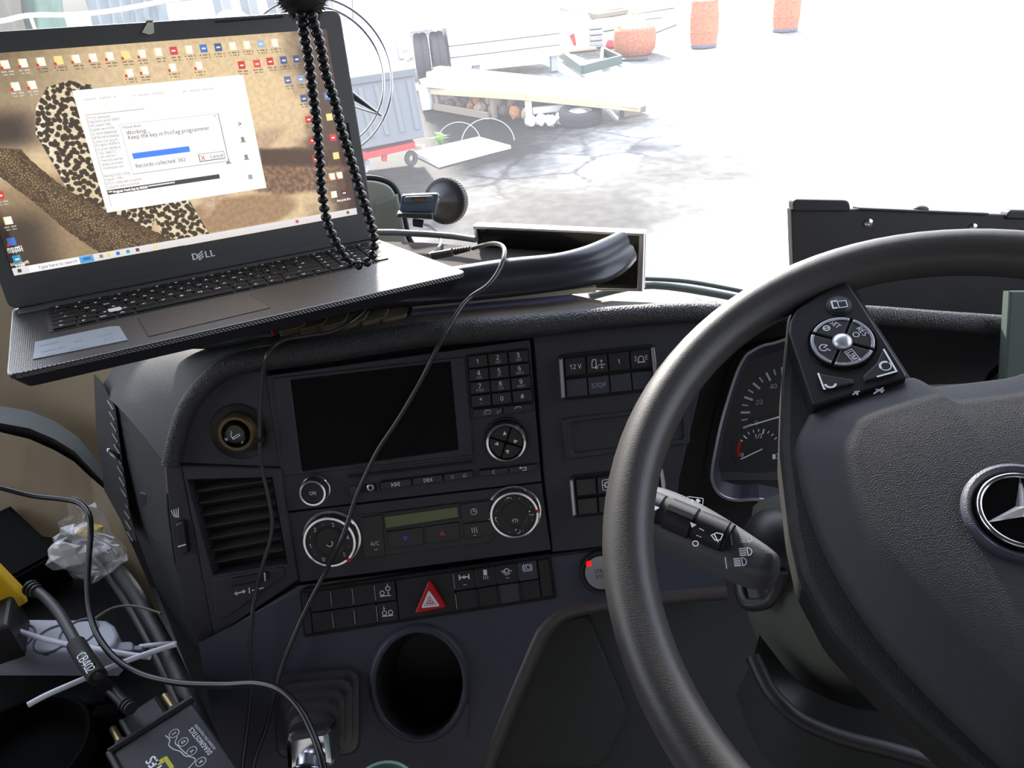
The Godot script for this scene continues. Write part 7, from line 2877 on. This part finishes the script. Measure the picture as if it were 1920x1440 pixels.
func cables() -> void:
	var grey := mat(Color(0.20, 0.20, 0.195), 0.22)
	# left lead hanging down the fascia
	var a := [700, 560, 0.75, 680, 585, 0.735, 655, 606, 0.725, 620, 622, 0.72, 570, 630, 0.715, 530, 638, 0.71, 505, 660, 0.705]
	a += on_panel(DP, [493, 700, 0.022, 488, 760, 0.016, 487, 822, 0.012, 492, 880, 0.014, 503, 930, 0.014, 510, 975, 0.013, 506, 1015, 0.013, 492, 1062, 0.014, 480, 1110, 0.013])
	a += on_panel(LP, [472, 1165, 0.014, 468, 1220, 0.014, 470, 1285, 0.016, 466, 1340, 0.014, 459, 1400, 0.014, 452, 1460, 0.014])
	var c := cord("black_lead", "dark lead hanging down past the lighter and the air vent, from under the laptop", a, 0.0021, grey)
	var st := S()
	var kp: Vector3 = c.transform.affine_inverse() * (DP * q3(DP, 487, 824, 0.013))
	box(st, kp, Vector3(0.008, 0.004, 0.005), 0.001)
	obj("cable_tie", st, M.gap, c)
	# right lead from the laptop's charging plug down across the radio
	a = [886, 466, 0.86, 910, 459, 0.84, 930, 457, 0.80, 944, 464, 0.76, 945, 482, 0.737, 934, 510, 0.728, 914, 536, 0.722, 884, 556, 0.718, 866, 574, 0.712, 846, 606, 0.705]
	a += on_panel(DP, [820, 652, 0.030, 790, 712, 0.024, 748, 784, 0.018, 712, 838, 0.014, 690, 880, 0.012, 668, 930, 0.012, 652, 980, 0.016, 636, 1020, 0.019, 610, 1072, 0.014])
	a += on_panel(LP, [580, 1130, 0.014, 556, 1182, 0.014, 532, 1240, 0.014, 515, 1300, 0.016, 500, 1360, 0.018, 482, 1410, 0.02, 470, 1460, 0.02])
	c = cord("charging_lead", "dark charging lead looping from the laptop's right side down across the radio", a, 0.0023, grey)
	var inv := c.transform.affine_inverse()
	var pts := row([826, 477, 0.875, 846, 473, 0.87], inv)
	st = S()
	tube(st, row([812, 480, 0.88, 834, 476, 0.873, 848, 473, 0.87], inv), 0.0045, 12)
	obj("plug", st, M.key_light, c)
	for k in 6:
		st = S()
		var p := row([852 + 5 * k, 472 - 1 * k, 0.868 - 0.001 * k, 855 + 5 * k, 471.5 - 1 * k, 0.867 - 0.001 * k], inv)
		tube(st, p, 0.0038 - 0.0002 * k, 10)
		obj("strain_ring", st, M.black, c)
	# thick black cable over the shelf and the gear lever
	a = [-30, 908, 0.86, 0, 914, 0.86, 60, 929, 0.86, 120, 936, 0.855, 150, 944, 0.85, 167, 966, 0.84, 170, 1000, 0.83, 166, 1050, 0.81, 164, 1100, 0.79, 169, 1150, 0.77, 185, 1195, 0.75, 220, 1238, 0.73, 270, 1266, 0.715, 340, 1281, 0.70, 420, 1284, 0.685, 480, 1282, 0.67, 525, 1294, 0.655, 560, 1326, 0.64, 585, 1372, 0.625, 602, 1420, 0.61, 612, 1470, 0.60]
	cord("black_cable", "thick glossy black cable curving down over the shelf to the gear lever", a, 0.0030, M.cable)
	# white cable pieces
	var d := TRAY + 0.05
	var wv := func(l: Array, y: float) -> Array:
		var r := []
		for i in range(0, l.size(), 2):
			var w := on_y(l[i], l[i + 1], y)
			r.append_array([l[i], l[i + 1], -(CB.inverse() * (w - CO)).z])
		return r
	cord("white_cable", "white cable running from the left edge over the power strip to a cut end", wv.call([-40, 1150, 0, 1168, 50, 1188, 110, 1204, 180, 1216, 240, 1227, 281, 1232], d), 0.0026, M.white_cable)
	cord("white_cable", "white cable slanting up from the shelf to the dashboard's side, below the other white cable", wv.call([52, 1322, 90, 1302, 150, 1276, 220, 1246, 280, 1224, 330, 1208], TRAY + 0.055), 0.0026, M.white_cable)
	cord("brown_wire", "thin brownish wire arching from the power strip to the dashboard's side", wv.call([178, 1160, 205, 1143, 232, 1136, 262, 1138, 302, 1150], TRAY + 0.04), 0.0013, mat(Color(0.42, 0.38, 0.33), 0.5))
	# thick labelled cable
	var l: Array = wv.call([58, 1102, 82, 1118, 108, 1146, 130, 1182, 152, 1222, 178, 1262], TRAY + 0.075)
	l += wv.call([205, 1290, 240, 1326], TRAY + 0.045)
	c = cord("labelled_cable", "thick black cable with a white CB402 label sleeve, ending at the diagnostic box", l, 0.0052, M.black)
	inv = c.transform.affine_inverse()
	st = S()
	for k in 3:
		var p: Array = wv.call([57 + 5 * k, 1102 + 3 * k, 59 + 5 * k, 1103.5 + 3 * k], TRAY + 0.075)
		tube(st, row(p, inv), 0.0085 - 0.0007 * k, 12)
	obj("collar", st, M.black_soft, c)
	st = S()
	for k in 3:
		var p: Array = wv.call([234 + 5 * k, 1319 + 4 * k, 236 + 5 * k, 1321 + 4 * k], TRAY + 0.045)
		tube(st, row(p, inv), 0.0065, 12)
	obj("collar", st, M.black_soft, c)
	st = S()
	tube(st, row(wv.call([143, 1208, 160, 1236, 184, 1270], TRAY + 0.072), inv), 0.0085, 16)
	obj("label_sleeve", st, M.gap, c)
	var e0 := on_y(148, 1222, TRAY + 0.085)
	var e1 := on_y(174, 1262, TRAY + 0.085)
	var lf := frame((e0 + e1) / 2, e1 - e0, ((e1 - e0).cross(CO - e0)) * -1.0)
	var ts := S()
	text(ts, "CB402", 0.0075, Vector2.ZERO, 0.0, 0.0)
	obj("lettering", ts, M.ink, c, false).transform = inv * lf
	# corrugated conduit and red wire under the laptop
	c = cord("conduit", "grey-black corrugated conduit lying on the dashboard under the laptop", [330, 640, 0.80, 400, 640, 0.785, 450, 634, 0.775, 495, 630, 0.77, 520, 628, 0.765, 536, 614, 0.765, 536, 598, 0.77, 520, 590, 0.775], 0.0075, M.side_dark)
	cord("red_wire", "short thin red wire under the laptop's front edge", [503, 600, 0.75, 508, 612, 0.745, 513, 630, 0.74], 0.0010, M.red, "wire")
